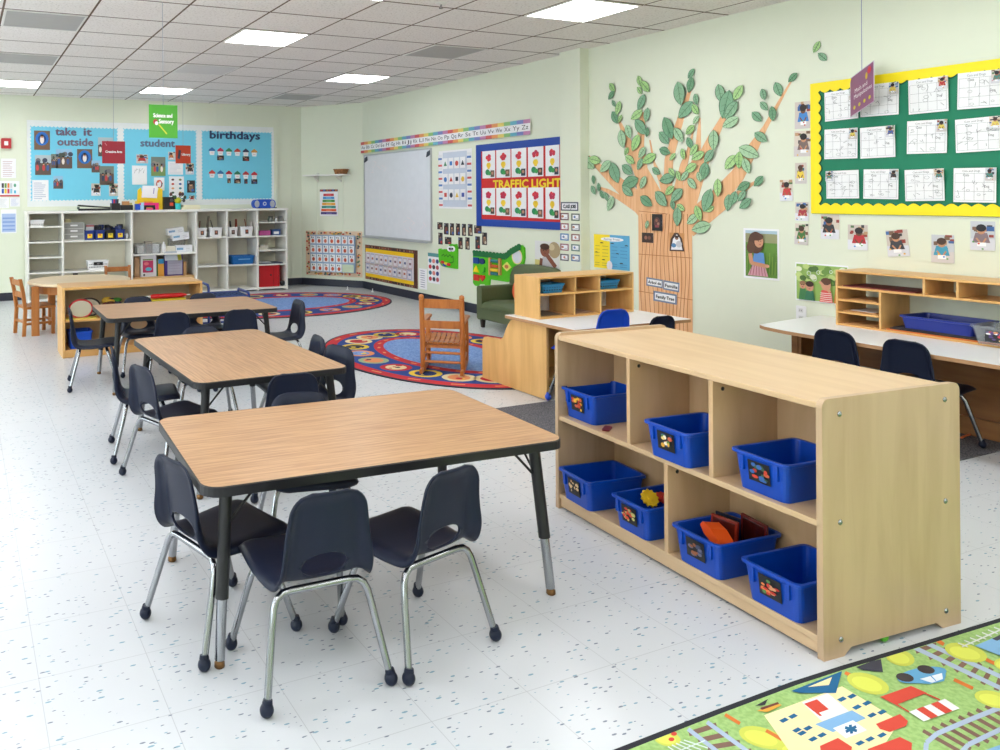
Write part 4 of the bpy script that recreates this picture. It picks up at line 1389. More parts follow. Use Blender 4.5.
for i, (u0, u1, mt, lb) in enumerate(((85, 94.8, DB, 'dark blue bin with a yellow label beside the grey drawer organizer, first of four'), (95.4, 105, DB, 'dark blue bin with a yellow label, second of four from the grey drawer organizer'),
                                      (106, 115, BLACK, 'black bin with a yellow label, third of four from the grey drawer organizer'), (115.6, 125, DB, 'dark blue bin with a yellow label, fourth of four from the grey drawer organizer'))):
    def lab(m, w, h, i=i):
        m.prism([(-.032, -.036), (.03, -.036), (.032, .036), (-.03, .036)], -.0008, 0, 'xz', YEL); m.y = -.0008
        m.ell(0, .004, .016, .014, K([(220, 80, 40), (220, 90, 40), (160, 150, 50), (210, 90, 50)][i], .5), 9); m.seg((-.02, .026), (.02, .026), .004, K((200, 60, 40), .5))
    ptub('storage_bin', lb, 'bin', u0, 229.5, u1, 239, mt, None, .22, .7955, 'yellow labelled bins in the white shelf unit', .9, lab)
    m = MB(); r = random.Random(i)
    for k in range(8):
        m.box(*(lambda x, y, z: (x - .03, x + .03, y - .02, y + .02, z - .02, z + .03))(r.uniform(-.035, .035), r.uniform(-.06, .07), r.uniform(.10, .16)), K(r.choice([(26, 36, 74), (22, 24, 34), (34, 52, 110)]), .5), r.uniform(0, 3))
    if i != 0:
        x, _ = BK((u0 + u1) / 2, 235, YF + .04)
        tag(m.build('toy_blocks', loc=(x, YF + .15, .81)), ['', 'navy blocks heaped in the second yellow labelled bin', 'black blocks heaped in the third yellow labelled bin', 'dark blocks heaped in the fourth yellow labelled bin'][i], 'blocks', kind='stuff')
pbox_more(('carton', 'white carton with a red printed top standing in the first yellow labelled bin', 'carton', 85.8, 220.6, 94, 233, PAPER), dict(y=10.90, dep=.06, zb=.83),
          lambda m, w, h: (m.rect(-w / 2, h - .03, w / 2, h - .006, K((206, 120, 120), .5)), m.ell(-.02, h * .45, .012, .015, K((90, 90, 110), .5)), m.ell(.025, h * .3, .012, .012, K((200, 160, 150), .5))))
m = MB(); m.ball((0, 0, .04), (.022, .02, .04), PAPER, 10, 7); tag(m.build('paper_roll', loc=(BK(126.8, 238, 10.86)[0], 10.86, .7955)), 'white crumpled paper roll right of the yellow labelled bins', 'paper')
t2 = lattice_basket('basket', 'white slotted basket with a black front label in the middle shelf of the white unit', 'basket', (BK(98, 270, 10.84)[0], 10.90, .3925), .275, .19, .125, WHITEP, 0, None, 2)
m = MB(); m.box(-.06, .06, -.003, 0, -.022, .022, BLACK); m.y = -.003; m.text('ABC', 0, -.008, .016, K((190, 190, 190), .5), 'c'); q = m.build('front_label', t2, loc=(0, -.0965, .085))
pbox('power_outlet', 'small black outlet box on the lower back of the white shelf unit', 'outlet', 73, 273.5, 78, 278, K((70, 60, 66), .5), 11.17, .022)
m = MB(); m.box(0, .2, 0, .16, 0, .08, PAPER); m.box(.01, .19, .01, .15, .0805, .12, K((230, 230, 226), .6)); tag(m.build('carton', loc=(BK(116, 279, 10.85)[0], 10.87, .0455), bevel=.003), 'white carton low in the white shelf unit, right of the far wooden chair', 'carton')
# third section
t2 = thing('clear_bin', 'clear plastic bin of paper goods in the middle of the white shelf unit', 'bin', (BK(148, 253, 10.85)[0], 10.93, .5845))
m = MB(); tub(m, .37, .24, .135, CLR, .92, .006, .003, .02); m.build('tub', t2)
for i, (dx, h, c, lb) in enumerate(((-.1, .10, (226, 222, 214), 'cream paper pack in the clear bin, left'), (.02, .16, (150, 140, 128), 'grey brown paper pack standing tallest in the clear bin'), (.11, .12, (224, 226, 228), 'white paper pack in the clear bin, right'))):
    m = MB(); m.box(-.045, .045, -.07, .07, 0, h, K(c, .6)); tag(m.build('paper_pack', loc=(BK(148, 253, 10.85)[0] + dx, 10.93, .589), bevel=.004), lb, 'paper')
m = MB(); m.lathe([(.028, 0), (.03, .01), (.03, .11), (.012, .13), (.012, .155), (0, .156)], WHITEP, n=14); tag(m.build('bottle', loc=(BK(163.7, 253, 10.85)[0], 10.85, .5845)), 'white bottle right of the clear bin in the white shelf unit', 'bottle')


def carton(u0, v0, u1, v1, rot, lb, dy, txt=True):
    (xa, za), (xb, zb) = BK(u0, v0, 10.84 + dy), BK(u1, v1, 10.84 + dy)
    w, h = xb - xa, za - zb
    m = MB(); m.box(-w / 2, w / 2, 0, .14, -h / 2, h / 2, K((232, 234, 238), .5)); m.y = 0
    if txt:
        for i in range(7):
            m.rect(-w * .44 + i * w * .055, -h * .12, -w * .44 + i * w * .055 + w * .042, h * .18, K((70, 150, 196), .5))
        m.rect(w * .12, -h * .2, w * .42, -h * .14, K((190, 190, 196), .5)); m.rect(w * .12, h * .05, w * .36, h * .11, K((190, 190, 196), .5))
    o = m.build('carton', loc=((xa + xb) / 2, 10.84 + dy, (za + zb) / 2)); o.rotation_euler = (0, rot, 0)
    return tag(o, lb, 'carton', 'white supply cartons in the white shelf unit')


carton(176, 245.5, 192.5, 252.4, 0, 'white carton with blue print flat on the shelf, lowest of the supply cartons', 0)
carton(166, 246.5, 175.5, 252.4, 0, 'cream carton left of the lowest blue printed carton', .01, False).data.materials[0] = K((226, 222, 206), .5)
carton(168, 228, 184, 234.2, -.12, 'white carton with blue print tilted, topmost of the supply cartons', .05)
carton(172.5, 233.2, 189, 239.6, -.12, 'white carton with blue print tilted, second from the top of the supply cartons', .02)
m = MB(); m.box(-.115, .10, 0, .13, 0, .115, clearmat('grey_clear', (150, 150, 146), .5)); tag(m.build('acrylic_stand', loc=(BK(178, 252, 10.9)[0], 10.90, .66)), 'clear grey stand holding up the tilted cartons', 'stand')
m = MB(); m.box(-.12, .11, 0, .14, 0, .075, clearmat('grey_clear2', (190, 190, 186), .35)); tag(m.build('clear_bin', loc=(BK(178, 252, 10.9)[0], 11.02, .5845)), 'low clear box behind the lowest cartons', 'bin')
for i, (u0, u1, v0, c, lb, ex) in enumerate((
        (134.5, 139.5, 259, (190, 150, 110), 'tan book leaning at the left end of the book row in the white shelf unit', None),
        (140.5, 156.5, 256, (226, 226, 230), 'white picture book with a pink and blue cover in the white shelf unit', 'p'),
        (156.8, 158.8, 262, (44, 120, 70), 'thin green book in the white shelf unit', None),
        (158.2, 164, 262, (222, 156, 56), 'orange book with a blue top in the white shelf unit', 'o'),
        (164.5, 183, 259, (70, 44, 130), 'purple book with a grey front sheet in the white shelf unit', 'g'),
        (183.4, 186.5, 266, (196, 150, 100), 'tan wooden book end right of the purple book', None))):
    def ex_(m, w, h, ex=ex):
        if ex == 'p':
            m.rect(-w * .36, h * .18, w * .3, h * .68, K((196, 52, 100), .5)); m.ell(0, h * .32, w * .2, h * .08, K((90, 180, 210), .5)); m.ell(-.03, h * .55, w * .16, h * .07, K((230, 120, 130), .5)); m.rect(-w * .36, h * .69, w * .3, h * .75, K((120, 150, 90), .5)); m.ell(-w * .28, h * .08, .014, .014, BLACK)
        if ex == 'o':
            m.rect(-w / 2, h * .72, w / 2, h, K((50, 140, 190), .5))
        if ex == 'g':
            m.rect(-w * .34, h * .05, w * .46, h * .78, K((176, 172, 190), .5))
            for k in range(4):
                m.rect(-w * .28, h * (.2 + .13 * k), w * .36, h * (.215 + .13 * k), K((150, 146, 166), .5))
    pbox_more(('book', lb, 'book', u0, v0, u1, 279, K(c, .5)), dict(y=10.86 + .012 * (i % 3), dep=.05, zb=.2405 if False else .0455 + .22, group='books in the white shelf unit'), ex_)
wb = MB(); wb.box(2.13, 2.98, 10.82, 11.17, .0455, .2650, K((210, 170, 116), .5)); tag(wb.build('book_crate', bevel=.004), 'wooden crate under the books in the white shelf unit', 'crate')
m = MB(); m.box(-.09, .09, -.07, .07, 0, .006, K((176, 182, 190), .5)); m.y = 0; o = m.build('magazine', loc=(BK(171, 256, 10.79)[0], 10.80, .545)); o.rotation_euler = (1.05, 0, 0); tag(o, 'grey magazine leaning over the books, below the cartons', 'magazine')
m = MB(); m.box(-.05, .05, -.05, .05, 0, .006, K((196, 190, 60), .5)); o = m.build('magazine', loc=(BK(177.5, 258, 10.85)[0], 10.84, .525)); o.rotation_euler = (1.1, 0, 0); tag(o, 'yellow green pamphlet behind the grey magazine', 'magazine')
# fourth to sixth sections
for i, (u0, u1, lb) in enumerate(((197.6, 207, 'white bin with a photo label, first of four from the cartons'), (210.3, 222.3, 'white bin with a photo label, second of four from the cartons'),
                                  (228.6, 237.8, 'white bin with a photo label, third of four from the cartons'), (240.8, 253, 'white bin with a photo label, fourth of four from the cartons'))):
    ptub('storage_bin', lb, 'bin', u0, 226.8, u1, 236, WHITEP, None, .2, .7905, 'white photo labelled bins', .92, lambda m, w, h, i=i: (
        m.prism([(-.024, -.032), (.024, -.032), (.024, .032), (-.024, .032)], -.0008, 0, 'xz', K((84, 60, 52), .5)), setattr(m, 'y', -.0008), m.ell(0, .004, .013, .017, K([(180, 110, 70), (190, 120, 100), (150, 120, 110), (196, 100, 70)][i], .5), 9)))
for i, (u, v0, v1, du, w, c, lb) in enumerate(((199.5, 221, 231, .5, .014, (150, 70, 44), 'short reddish brush handle in the first white bin'), (207, 216, 231, 1.5, .034, (104, 92, 80), 'wide dark wooden spatula in the second white bin'),
                                               (213.5, 220, 231, -3, .013, (70, 56, 50), 'thin dark stick leaning in the second white bin'), (231, 221, 231, -1, .02, (70, 66, 66), 'dark brush in the third white bin'),
                                               (236, 219, 231, 0, .03, (140, 60, 40), 'red brown wooden block tool in the third white bin'), (247, 219, 231, -2.5, .014, (150, 80, 50), 'brown stick leaning in the fourth white bin'),
                                               (250, 222, 231, 1, .03, (206, 196, 190), 'pale jar in the fourth white bin'))):
    (xa, za), (xb, zb) = BK(u + du, v0, 10.88), BK(u, v1, 10.88)
    m = MB(); m.tube([(xb, 10.88, zb - .01), ((xa * .4 + xb * .6), 10.88, zb + .4 * (za - zb)), (xa, 10.88, za)], [w * .6, w * .55, w * .5], K(c, .5), 10)
    tag(m.build('kitchen_tool'), lb, 'tool', 'tools in the white bins')
t2 = thing('tray', 'blue plastic tray on the middle shelf of the white unit, right half', 'tray', (BK(242.5, 264, 10.83)[0], 10.92, .3895))
m = MB(); tub(m, .35, .24, .12, K((24, 104, 176), .4), .92, .008, .003, .03); m.build('tub', t2); m = MB(); m.rect(-.08, -.012, .1, .012, K((110, 170, 214), .4)); m.build('front_label', t2, loc=(.01, -.117, .075))
lb_ = (('metal_pot', 270.5, .035, .08, K((120, 124, 120), .3, .6), 'grey metal toy pot in the top right slot of the white unit'), ('metal_cup', 276, .025, .07, K((196, 198, 200), .25, .6), 'bright metal toy cup in the top right slot of the white unit'), ('glass_jar', 281, .03, .075, K((120, 120, 118), .3), 'dark jar at the right of the top right slot'))
for nm, u, r_, h, mt, lb in lb_:
    m = MB(); m.lathe([(r_ * .9, 0), (r_, .01), (r_, h), (r_ * .92, h), (r_ * .86, .01), (0, .008)], mt, n=18); tag(m.build(nm, loc=(BK(u, 221, 10.84)[0], 10.84, .9905)), lb, 'pot')
pbox('toy_box', 'pink and purple box in the second slot of the right column of the white unit', 'box', 259.3, 231, 270.5, 235.5, K((190, 80, 150), .5), 10.85, .12, .7895)
pbox_more(('toy_box', 'blue box with a white front in the second slot of the right column', 'box', 272.5, 230, 280.5, 235.5, K((50, 90, 150), .5)), dict(y=10.85, dep=.12, zb=.7895), lambda m, w, h: m.rect(-w * .35, h * .2, w * .3, h * .65, PAPER))
for i, w in enumerate((.14, .12)):
    m = MB(); m.box(-w / 2, w / 2, 0, .15, 0, .03, K((224, 220, 204), .6)); tag(m.build('book', loc=(BK(264, 249, 10.84)[0], 10.84, .5845 + .031 * i), rz=.04 * i), ('lower white book in the third slot of the right column', 'upper white book in the third slot of the right column')[i], 'book')
m = MB(); m.box(-.18, .18, 0, .26, 0, .012, K((30, 44, 84), .4)); tag(m.build('folder', loc=(4.135, 10.80, .3785), rz=.02, bevel=.003), 'navy folder lying in the fourth slot of the right column', 'folder')
m = MB(); m.box(-.09, .09, 0, .18, 0, .008, PAPER); tag(m.build('paper_stack', loc=(4.06, 10.86, .3908), rz=-.1), 'white papers on the navy folder', 'paper')
t2 = thing('fabric_cube', 'red fabric storage cube in the bottom right corner of the white unit', 'storage cube', (BK(269.8, 290, 10.80)[0], 10.95, .0455))
RF = K((190, 18, 28), .7)
m = MB(); tub(m, .33, .30, .315, RF, .97, .003, .006, .02); m.build('fabric_body', t2); m = MB(); m.lathe([(.012, 0), (.014, .003), (.006, .004)], BLACK, n=12); q = m.build('handle', t2, loc=(.02, -.148, .17)); q.rotation_euler = (PI / 2, 0, 0)
m = MB(); m.box(.06, .064, -.1515, -.147, .0, .31, K((140, 12, 20), .7)); m.build('seam', t2)
m = MB(); m.ball((0, 0, .04), .04, K((26, 26, 28), .5)); tag(m.build('ball', loc=(4.315, 10.83, .0455)), 'small black ball right of the red fabric cube', 'ball')


# ================================================================== things on the walls
GRP = {}


def sheet(name, label, cat, fr, tl, br, draw=None, group=None, off=0.0, th=.0012, mat=None, rot=0.0, parent=None):
    """a flat print seen between two picture corners, hung at its real place on the plane fr"""
    (xa, za), (xb, zb) = fr.px(tl[0], tl[1], off), fr.px(br[0], br[1], off)
    w, h = xb - xa, za - zb
    m = MB(); m.prism([(0, 0), (w, 0), (w, h), (0, h)], -th, 0, 'xz', mat or PAPER); m.y = -th
    if draw:
        draw(m, w, h)
    # recentre so that the object's origin is the middle of the sheet
    m.v = [(x - w / 2, y, z - h / 2) for x, y, z in m.v]
    o = m.build(name, loc=fr.at((xa + xb) / 2, (za + zb) / 2, off), rz=fr.rz)
    if rot:
        o.rotation_mode = 'XYZ'
        o.rotation_euler = (Matrix.Rotation(fr.rz, 3, 'Z') @ Matrix.Rotation(rot, 3, 'Y')).to_euler()
    if parent:
        o.parent = parent; o.matrix_parent_inverse = parent.matrix_world.inverted()
        return tag(o, label)
    return tag(o, label, cat, group)


SKIN = [(196, 140, 104), (150, 98, 66), (112, 70, 48), (216, 168, 132)]
HAIR = [(40, 28, 24), (30, 24, 24), (70, 44, 30), (26, 22, 26)]


def photo(seed, kind='desk', shirt=None, bg=None):
    """printed snapshot: coloured shapes of a room or garden with a child"""
    def f(m, w, h):
        r = random.Random(seed)
        c = lambda q: K(q, .45)
        e = .04 * min(w, h)

        def R(x0, z0, x1, z1, q): m.rect(w * x0, h * z0, w * x1, h * z1, c(q))
        def E(x, z, rx, rz, q, **k): m.ell(w * x, h * z, w * rx, h * rz, c(q), 12, **k)
        if kind == 'desk':
            R(0, 0, 1, 1, bg or r.choice([(206, 196, 186), (196, 200, 206), (216, 204, 190)]))
            for i in range(9):
                x, z = r.uniform(-.02, .86), r.uniform(.45, .92)
                R(max(0, x), z, min(1, x + r.uniform(.14, .32)), min(1, z + r.uniform(.08, .16)), r.choice([(120, 90, 70), (60, 100, 160), (190, 150, 110), (150, 60, 50), (90, 120, 80), (60, 60, 66)]))
            R(0, 0, 1, .40, r.choice([(222, 222, 228), (214, 214, 222), (206, 198, 196)]))
            sk, sh = r.choice(SKIN[:3]), shirt or r.choice([(190, 46, 50), (60, 90, 160), (40, 44, 50), (220, 200, 90), (70, 130, 120), (200, 120, 60)])
            x = r.uniform(.42, .58)
            m.poly([(w * (x - .36), h * .26), (w * (x + .36), h * .26), (w * (x + .24), h * .60), (w * (x - .24), h * .60)], c(sh))
            E(x, .68, .17, .13, sk); E(x, .77, .21, .13, r.choice(HAIR))
            m.seg((w * (x - .2), h * .42), (w * (x - .02), h * .24), w * .075, c(sk)); m.seg((w * (x + .2), h * .42), (w * (x + .06), h * .24), w * .075, c(sk))
            R(x - .16, .14, x + .2, .27, (244, 244, 246))
            for i in range(3):
                E(r.uniform(.1, .9), r.uniform(.04, .3), .05, .03, r.choice([(60, 120, 200), (230, 180, 60), (200, 60, 60), (90, 160, 90)]))
        elif kind == 'yard':
            R(0, 0, 1, 1, bg or (96, 80, 72)); R(0, .6, 1, 1, r.choice([(150, 190, 220), (176, 190, 196), (120, 130, 120)]))
            for i in range(4):
                E(r.uniform(.1, .9), r.uniform(.5, .75), .16, .12, r.choice([(70, 80, 70), (110, 110, 116), (60, 70, 90), (150, 140, 130)]))
            for i in range(3):
                x = .2 + .28 * i + r.uniform(-.06, .06)
                E(x, .36, .09, .16, shirt or r.choice([(60, 90, 150), (200, 70, 70), (230, 220, 210), (50, 60, 90)])); E(x, .56, .055, .065, r.choice(SKIN)); E(x, .60, .06, .045, r.choice(HAIR))
        elif kind == 'slide':
            R(0, 0, 1, 1, (120, 94, 74)); E(.5, .58, .42, .36, (28, 110, 196)); E(.5, .56, .26, .24, (20, 60, 120)); E(.5, .52, .13, .2, (232, 226, 220)); E(.5, .70, .09, .08, SKIN[0]); E(.5, .75, .1, .06, HAIR[0])
        elif kind == 'dark':
            R(0, 0, 1, 1, (44, 40, 42)); E(.5, .4, .3, .34, r.choice([(110, 60, 56), (70, 80, 110), (60, 60, 66), (140, 110, 90)])); E(.48, .66, .17, .13, r.choice(SKIN)); E(.48, .73, .18, .09, HAIR[1])
            E(.7, .2, .2, .12, r.choice([(190, 60, 56), (60, 100, 170), (200, 190, 170)])); E(.2, .85, .12, .1, r.choice([(150, 160, 180), (90, 110, 160), (180, 170, 150)]))
    return f


# ------------------------------------------------------------------ green board with yellow scalloped border
def scallop(m, x0, x1, z0, z1, bw, pitch, amp, mat, shadow=None):
    """border strip round a rectangle with a scalloped inner edge"""
    def side(p, q, n):
        L = math.hypot(q[0] - p[0], q[1] - p[1])
        k = max(2, int(L / pitch))
        d = ((q[0] - p[0]) / L, (q[1] - p[1]) / L)
        pts = [p]
        for i in range(k * 6 + 1):
            s = L * i / (k * 6)
            a = amp * abs(math.sin(PI * i / 6))
            pts.append((p[0] + d[0] * s + n[0] * (bw - amp + a), p[1] + d[1] * s + n[1] * (bw - amp + a)))
        pts.append(q)
        m.poly(pts, mat)
    side((x0, z0), (x1, z0), (0, 1)); side((x0, z1), (x1, z1), (0, -1)); side((x0, z0), (x0, z1), (1, 0)); side((x1, z0), (x1, z1), (-1, 0))


YB = K((250, 226, 0), .5, 0, .02)
GB = K((22, 124, 92), .7, 0, .06, 'green_felt')
(xa, za), (_, zb) = RW.px(811.5, 84), RW.px(813, 213.4)
xb = xa + 1.50
zc = (za + zb) / 2
t = thing('bulletin_board', 'green bulletin board with yellow scalloped border on the right wall', 'bulletin board', RW.at((xa + xb) / 2, zc), RW.rz)
W2, H2 = (xb - xa) / 2, (za - zb) / 2
m = MB(); m.prism([(-W2 + .01, -H2 + .01), (W2 - .01, -H2 + .01), (W2 - .01, H2 - .01), (-W2 + .01, H2 - .01)], -.008, 0, 'xz', GB); m.build('backing', t)
m = MB(); m.y = -.0085; scallop(m, -W2 + .004, W2 - .004, -H2 - .002, H2 - .004, .078, .066, .018, K((14, 84, 62), .8)); m.y = -.013; scallop(m, -W2, W2, -H2, H2, .073, .066, .018, YB); m.build('border', t)  # the wider dark green strip paints the yellow border's shadow on the felt


def worksheet(seed):
    def f(m, w, h):
        r = random.Random(seed)
        G = K((120, 120, 126), .6, 0, .02); DG_ = K((70, 70, 76), .6, 0, .02)
        m.text('Cats and Dogs', w * .42, h * .885, h * .06, G, 'c', w * .42)
        m.text('Cats', w * .30, h * .76, h * .075, DG_, 'c', w * .15)
        for i in range(4):
            m.seg((w * .04, h * (.84 - .26 * i)), (w * .96, h * (.84 - .26 * i)), .0012, G)
        for i in range(5):
            m.seg((w * (.04 + .23 * i), h * .06), (w * (.04 + .23 * i), h * .84), .0012, G)
        for i in range(14):
            x, z, a, l = r.uniform(.1, .9) * w, r.uniform(.1, .78) * h, r.uniform(0, PI), r.uniform(.03, .07) * w
            if i % 3 == 0:
                m.ring(x, z, l, l * .7, .0014, G, 9)
            else:
                m.seg((x - l * math.cos(a), z - l * math.sin(a)), (x + l * math.cos(a), z + l * math.sin(a)), .002, G)
        m.text('Dog', w * .80, h * .43, h * .07, DG_, 'c', w * .12)
    return f


rows = [[((824.7, 92.5), (858, 118.5)), ((860.5, 86), (899, 114)), ((908.5, 80.5), (948.5, 111)), ((957.5, 74), (1003, 106))],
        [((824.4, 130), (857.7, 158)), ((860.2, 128), (895.3, 157)), ((907, 121.8), (947.3, 152.5)), ((955.5, 119.5), (1001.5, 150.5))],
        [((826.3, 171), (859, 198.5)), ((863.5, 169.8), (898.6, 199)), ((905, 169.8), (944.5, 201)), ((953.5, 168.5), (996.5, 202.5))]]
cn = ('first from the left', 'second from the left', 'third from the left', 'fourth from the left')
rn = ('top', 'middle', 'bottom')
for i, row in enumerate(rows):
    for j, (tl, br) in enumerate(row):
        # picture height runs along the perspective of the sheet's left edge: use both edges' mean
        o = sheet('worksheet', 'white worksheet with a photo on the green board, %s row, %s' % (rn[i], cn[j]), 'worksheet', RW, tl, br, worksheet(10 * i + j), 'worksheets on the green board', .018, rot=(-.02, .015, -.01, .02)[(i + j) % 4])
        w, h = [max(q[k] for q in o.bound_box) - min(q[k] for q in o.bound_box) for k in (0, 2)]
        m = MB(); pw, ph = w * .24, h * .36; m.prism([(0, 0), (pw, 0), (pw, ph), (0, ph)], -.0012, 0, 'xz', PAPER); m.y = -.0012; photo(40 + 10 * i + j)(m, pw, ph)
        px_ = -w * .49 if (i, j) == (2, 0) else w * .27
        q = m.build('snapshot', o, loc=(px_, -.0085, h * .13)); tag(q, 'small colour snapshot of a child')

# ------------------------------------------------------------------ snapshots and pictures on the right wall
for i, (tl, br, kd, sh, lb) in enumerate((
        ((795, 102.5), (811, 128), 'desk', (60, 130, 200), 'photo at the left edge of the green board, topmost of the column'),
        ((794.3, 131.5), (811, 156), 'desk', (120, 100, 96), 'photo at the left edge of the green board, second from the top'),
        ((795.2, 163), (806.8, 183.5), 'desk', (230, 200, 70), 'photo at the left edge of the green board, third from the top'),
        ((780, 180), (793, 201), 'desk', (200, 60, 60), 'photo set left of the column beside the green board'),
        ((795.5, 202), (809, 221), 'desk', (170, 50, 60), 'photo in the column below the level of the board worksheets, fourth from the top'),
        ((795, 223.5), (808.5, 245), 'desk', (70, 120, 60), 'lowest photo of the column left of the green board'),
        ((821, 214.5), (839.5, 239.5), 'desk', (44, 46, 52), 'photo of a child in black under the yellow border, first from the left'),
        ((848, 224.5), (868, 250.5), 'desk', (190, 40, 50), 'photo of a child in red under the yellow border, second from the left'),
        ((887, 229.5), (909, 257), 'desk', (60, 58, 64), 'tilted photo under the yellow border, third from the left'),
        ((931.5, 234.5), (954.5, 263.5), 'desk', (60, 150, 180), 'photo of a child in teal under the yellow border, fourth from the left'),
        ((970.5, 221), (995.5, 251), 'desk', (130, 110, 116), 'photo under the yellow border nearest the right edge of the photograph'))):
    sheet('wall_photo', lb, 'photo', RW, tl, br, photo(100 + i, kd, sh), 'snapshots on the right wall', .002, rot=(.0, .02, 0, -.02, 0, .03, 0, 0, -.10, 0, 0)[i])


def girl(m, w, h):
    c = lambda q: K(q, .4)
    m.rect(w * .06, h * .04, w * .95, h * .96, c((96, 140, 52)))
    m.rect(w * .06, h * .72, w * .95, h * .96, c((150, 150, 110))); m.rect(w * .06, h * .90, w * .95, h * .96, c((170, 196, 210)))
    for i in range(22):
        m.seg((w * (.1 + .04 * i), h * .1), (w * (.12 + .04 * i), h * (.45 + .1 * math.sin(i * 2.1))), w * .02, c([(120, 160, 60), (84, 126, 44)][i % 2]))
    m.poly([(w * .14, h * .06), (w * .72, h * .06), (w * .62, h * .28), (w * .28, h * .28)], c((206, 150, 160)))
    for i in range(6):
        m.seg((w * (.2 + .09 * i), h * .07), (w * (.27 + .065 * i), h * .27), w * .016, c((150, 80, 90)))
    m.poly([(w * .26, h * .26), (w * .64, h * .26), (w * .60, h * .52), (w * .34, h * .54)], c((92, 140, 200)))
    m.ell(w * .38, h * .72, w * .22, h * .22, c((84, 50, 34)), 18); m.ell(w * .24, h * .62, w * .12, h * .12, c((94, 58, 38)))
    m.ell(w * .47, h * .74, w * .125, h * .115, c((206, 150, 116)), 16); m.ell(w * .40, h * .84, w * .2, h * .08, c((84, 50, 34)))
    m.seg((w * .22, h * .50), (w * .26, h * .30), w * .11, c((200, 142, 108))); m.seg((w * .24, h * .31), (w * .66, h * .27), w * .10, c((200, 142, 108))); m.ell(w * .70, h * .27, w * .06, h * .035, c((206, 150, 116)))
    m.ell(w * .47, h * .755, w * .018, h * .01, c((60, 40, 30)), 8); m.ell(w * .53, h * .755, w * .016, h * .01, c((60, 40, 30)), 8); m.ell(w * .51, h * .685, w * .03, h * .01, c((176, 90, 90)), 8)


sheet('wall_picture', 'large picture of a curly haired girl in a meadow, right of the paper tree', 'picture', RW, (743.5, 228), (779.5, 281), girl, None, .003)


def bubbles(m, w, h):
    c = lambda q: K(q, .4)
    m.rect(w * .02, h * .03, w * .985, h * .96, c((150, 184, 96)))
    r = random.Random(5)
    for i in range(26):
        m.ell(w * r.uniform(.06, .94), h * r.uniform(.5, .92), w * .07, h * .07, c(r.choice([(110, 150, 70), (190, 210, 130), (226, 232, 200), (80, 116, 56)])), 9)
    for x, z, s, sh, hr in ((.16, .26, .8, (70, 130, 80), (150, 110, 80)), (.30, .20, 1, (60, 120, 90), (60, 40, 34)), (.86, .34, 1, (210, 130, 60), (120, 80, 60)), (.62, .24, 1.25, (216, 90, 84), (96, 60, 44))):
        m.poly([(w * (x - .10 * s), h * .03), (w * (x + .10 * s), h * .03), (w * (x + .07 * s), h * (z + .08 * s)), (w * (x - .07 * s), h * (z + .08 * s))], c(sh))
        if s > 1.1:
            for k in range(5):
                m.seg((w * (x - .11), h * (.06 + .05 * k)), (w * (x + .11), h * (.06 + .05 * k)), h * .016, c((240, 226, 220)))
        m.ell(w * x, h * (z + .19 * s), w * .075 * s, h * .12 * s, c((206, 150, 120)), 14); m.ell(w * x, h * (z + .26 * s), w * .078 * s, h * .075 * s, c(hr), 12)
        m.ell(w * (x - .025 * s), h * (z + .20 * s), w * .01, h * .014, c((50, 36, 30)), 6); m.ell(w * (x + .025 * s), h * (z + .20 * s), w * .01, h * .014, c((50, 36, 30)), 6); m.ell(w * x, h * (z + .13 * s), w * .02, h * .014, c((180, 80, 80)), 6)
    m.seg((w * .70, h * .3), (w * .50, h * .55), w * .05, c((206, 150, 120)))
    for x, z, q in ((.4, .62, .05), (.48, .78, .035), (.30, .74, .04), (.72, .82, .03)):
        m.ring(w * x, h * z, w * q, h * q * 1.5, w * .008, c((240, 244, 246)), 14)


sheet('wall_picture', 'large picture of children blowing bubbles, behind the left end of the desk organizer', 'picture', RW, (795.5, 262), (848.5, 306), bubbles, None, .003)
(xo, zo) = RW.px(801.5, 314)
t = thing('wall_outlet', 'white wall outlet above the left end of the right wall desk', 'outlet', RW.at(xo, zo), RW.rz)
m = MB(); m.prism(rrect(.072, .116, .006, 3), -.006, 0, 'xz', WHITEP); m.build('cover_plate', t)
m = MB(); m.y = -.006
for z in (-.026, .026):
    m.rect(-.017, z - .014, .017, z + .014, K((216, 216, 214), .5)); m.rect(-.008, z - .006, -.005, z + .006, BLACK); m.rect(.005, z - .006, .008, z + .006, BLACK)
m.build('sockets', t)

# ------------------------------------------------------------------ paper tree
TP = wood('tree_paper', (238, 190, 144), (222, 164, 116), 'z', .8, 1.0, 24)
TL = K((176, 104, 58), .8)
t = thing('paper_tree', 'large paper tree with green leaves on the wall beside the pilaster', 'paper tree', (5.42, 0, 0), RW.rz)


def rwp(u, v):
    return RW.px(u, v)


tm = MB()
tm.y = -.001


def limb(pts, mat=None):
    """tapered strip: list of (u, v, half width in metres)"""
    P = [rwp(u, v) for u, v, _ in pts]
    L, R = [], []
    for i, (p, q) in enumerate(zip(P, pts)):
        a, b = P[max(i - 1, 0)], P[min(i + 1, len(P) - 1)]
        dx, dz = b[0] - a[0], b[1] - a[1]
        l = math.hypot(dx, dz)
        L.append((p[0] - dz / l * q[2], p[1] + dx / l * q[2])); R.append((p[0] + dz / l * q[2], p[1] - dx / l * q[2]))
    for i in range(len(P) - 1):
        y = tm.lay(.00004)
        tm.add([(x, y, z) for x, z in (L[i], R[i], R[i + 1], L[i + 1])], [(0, 1, 2, 3)], mat or TP)


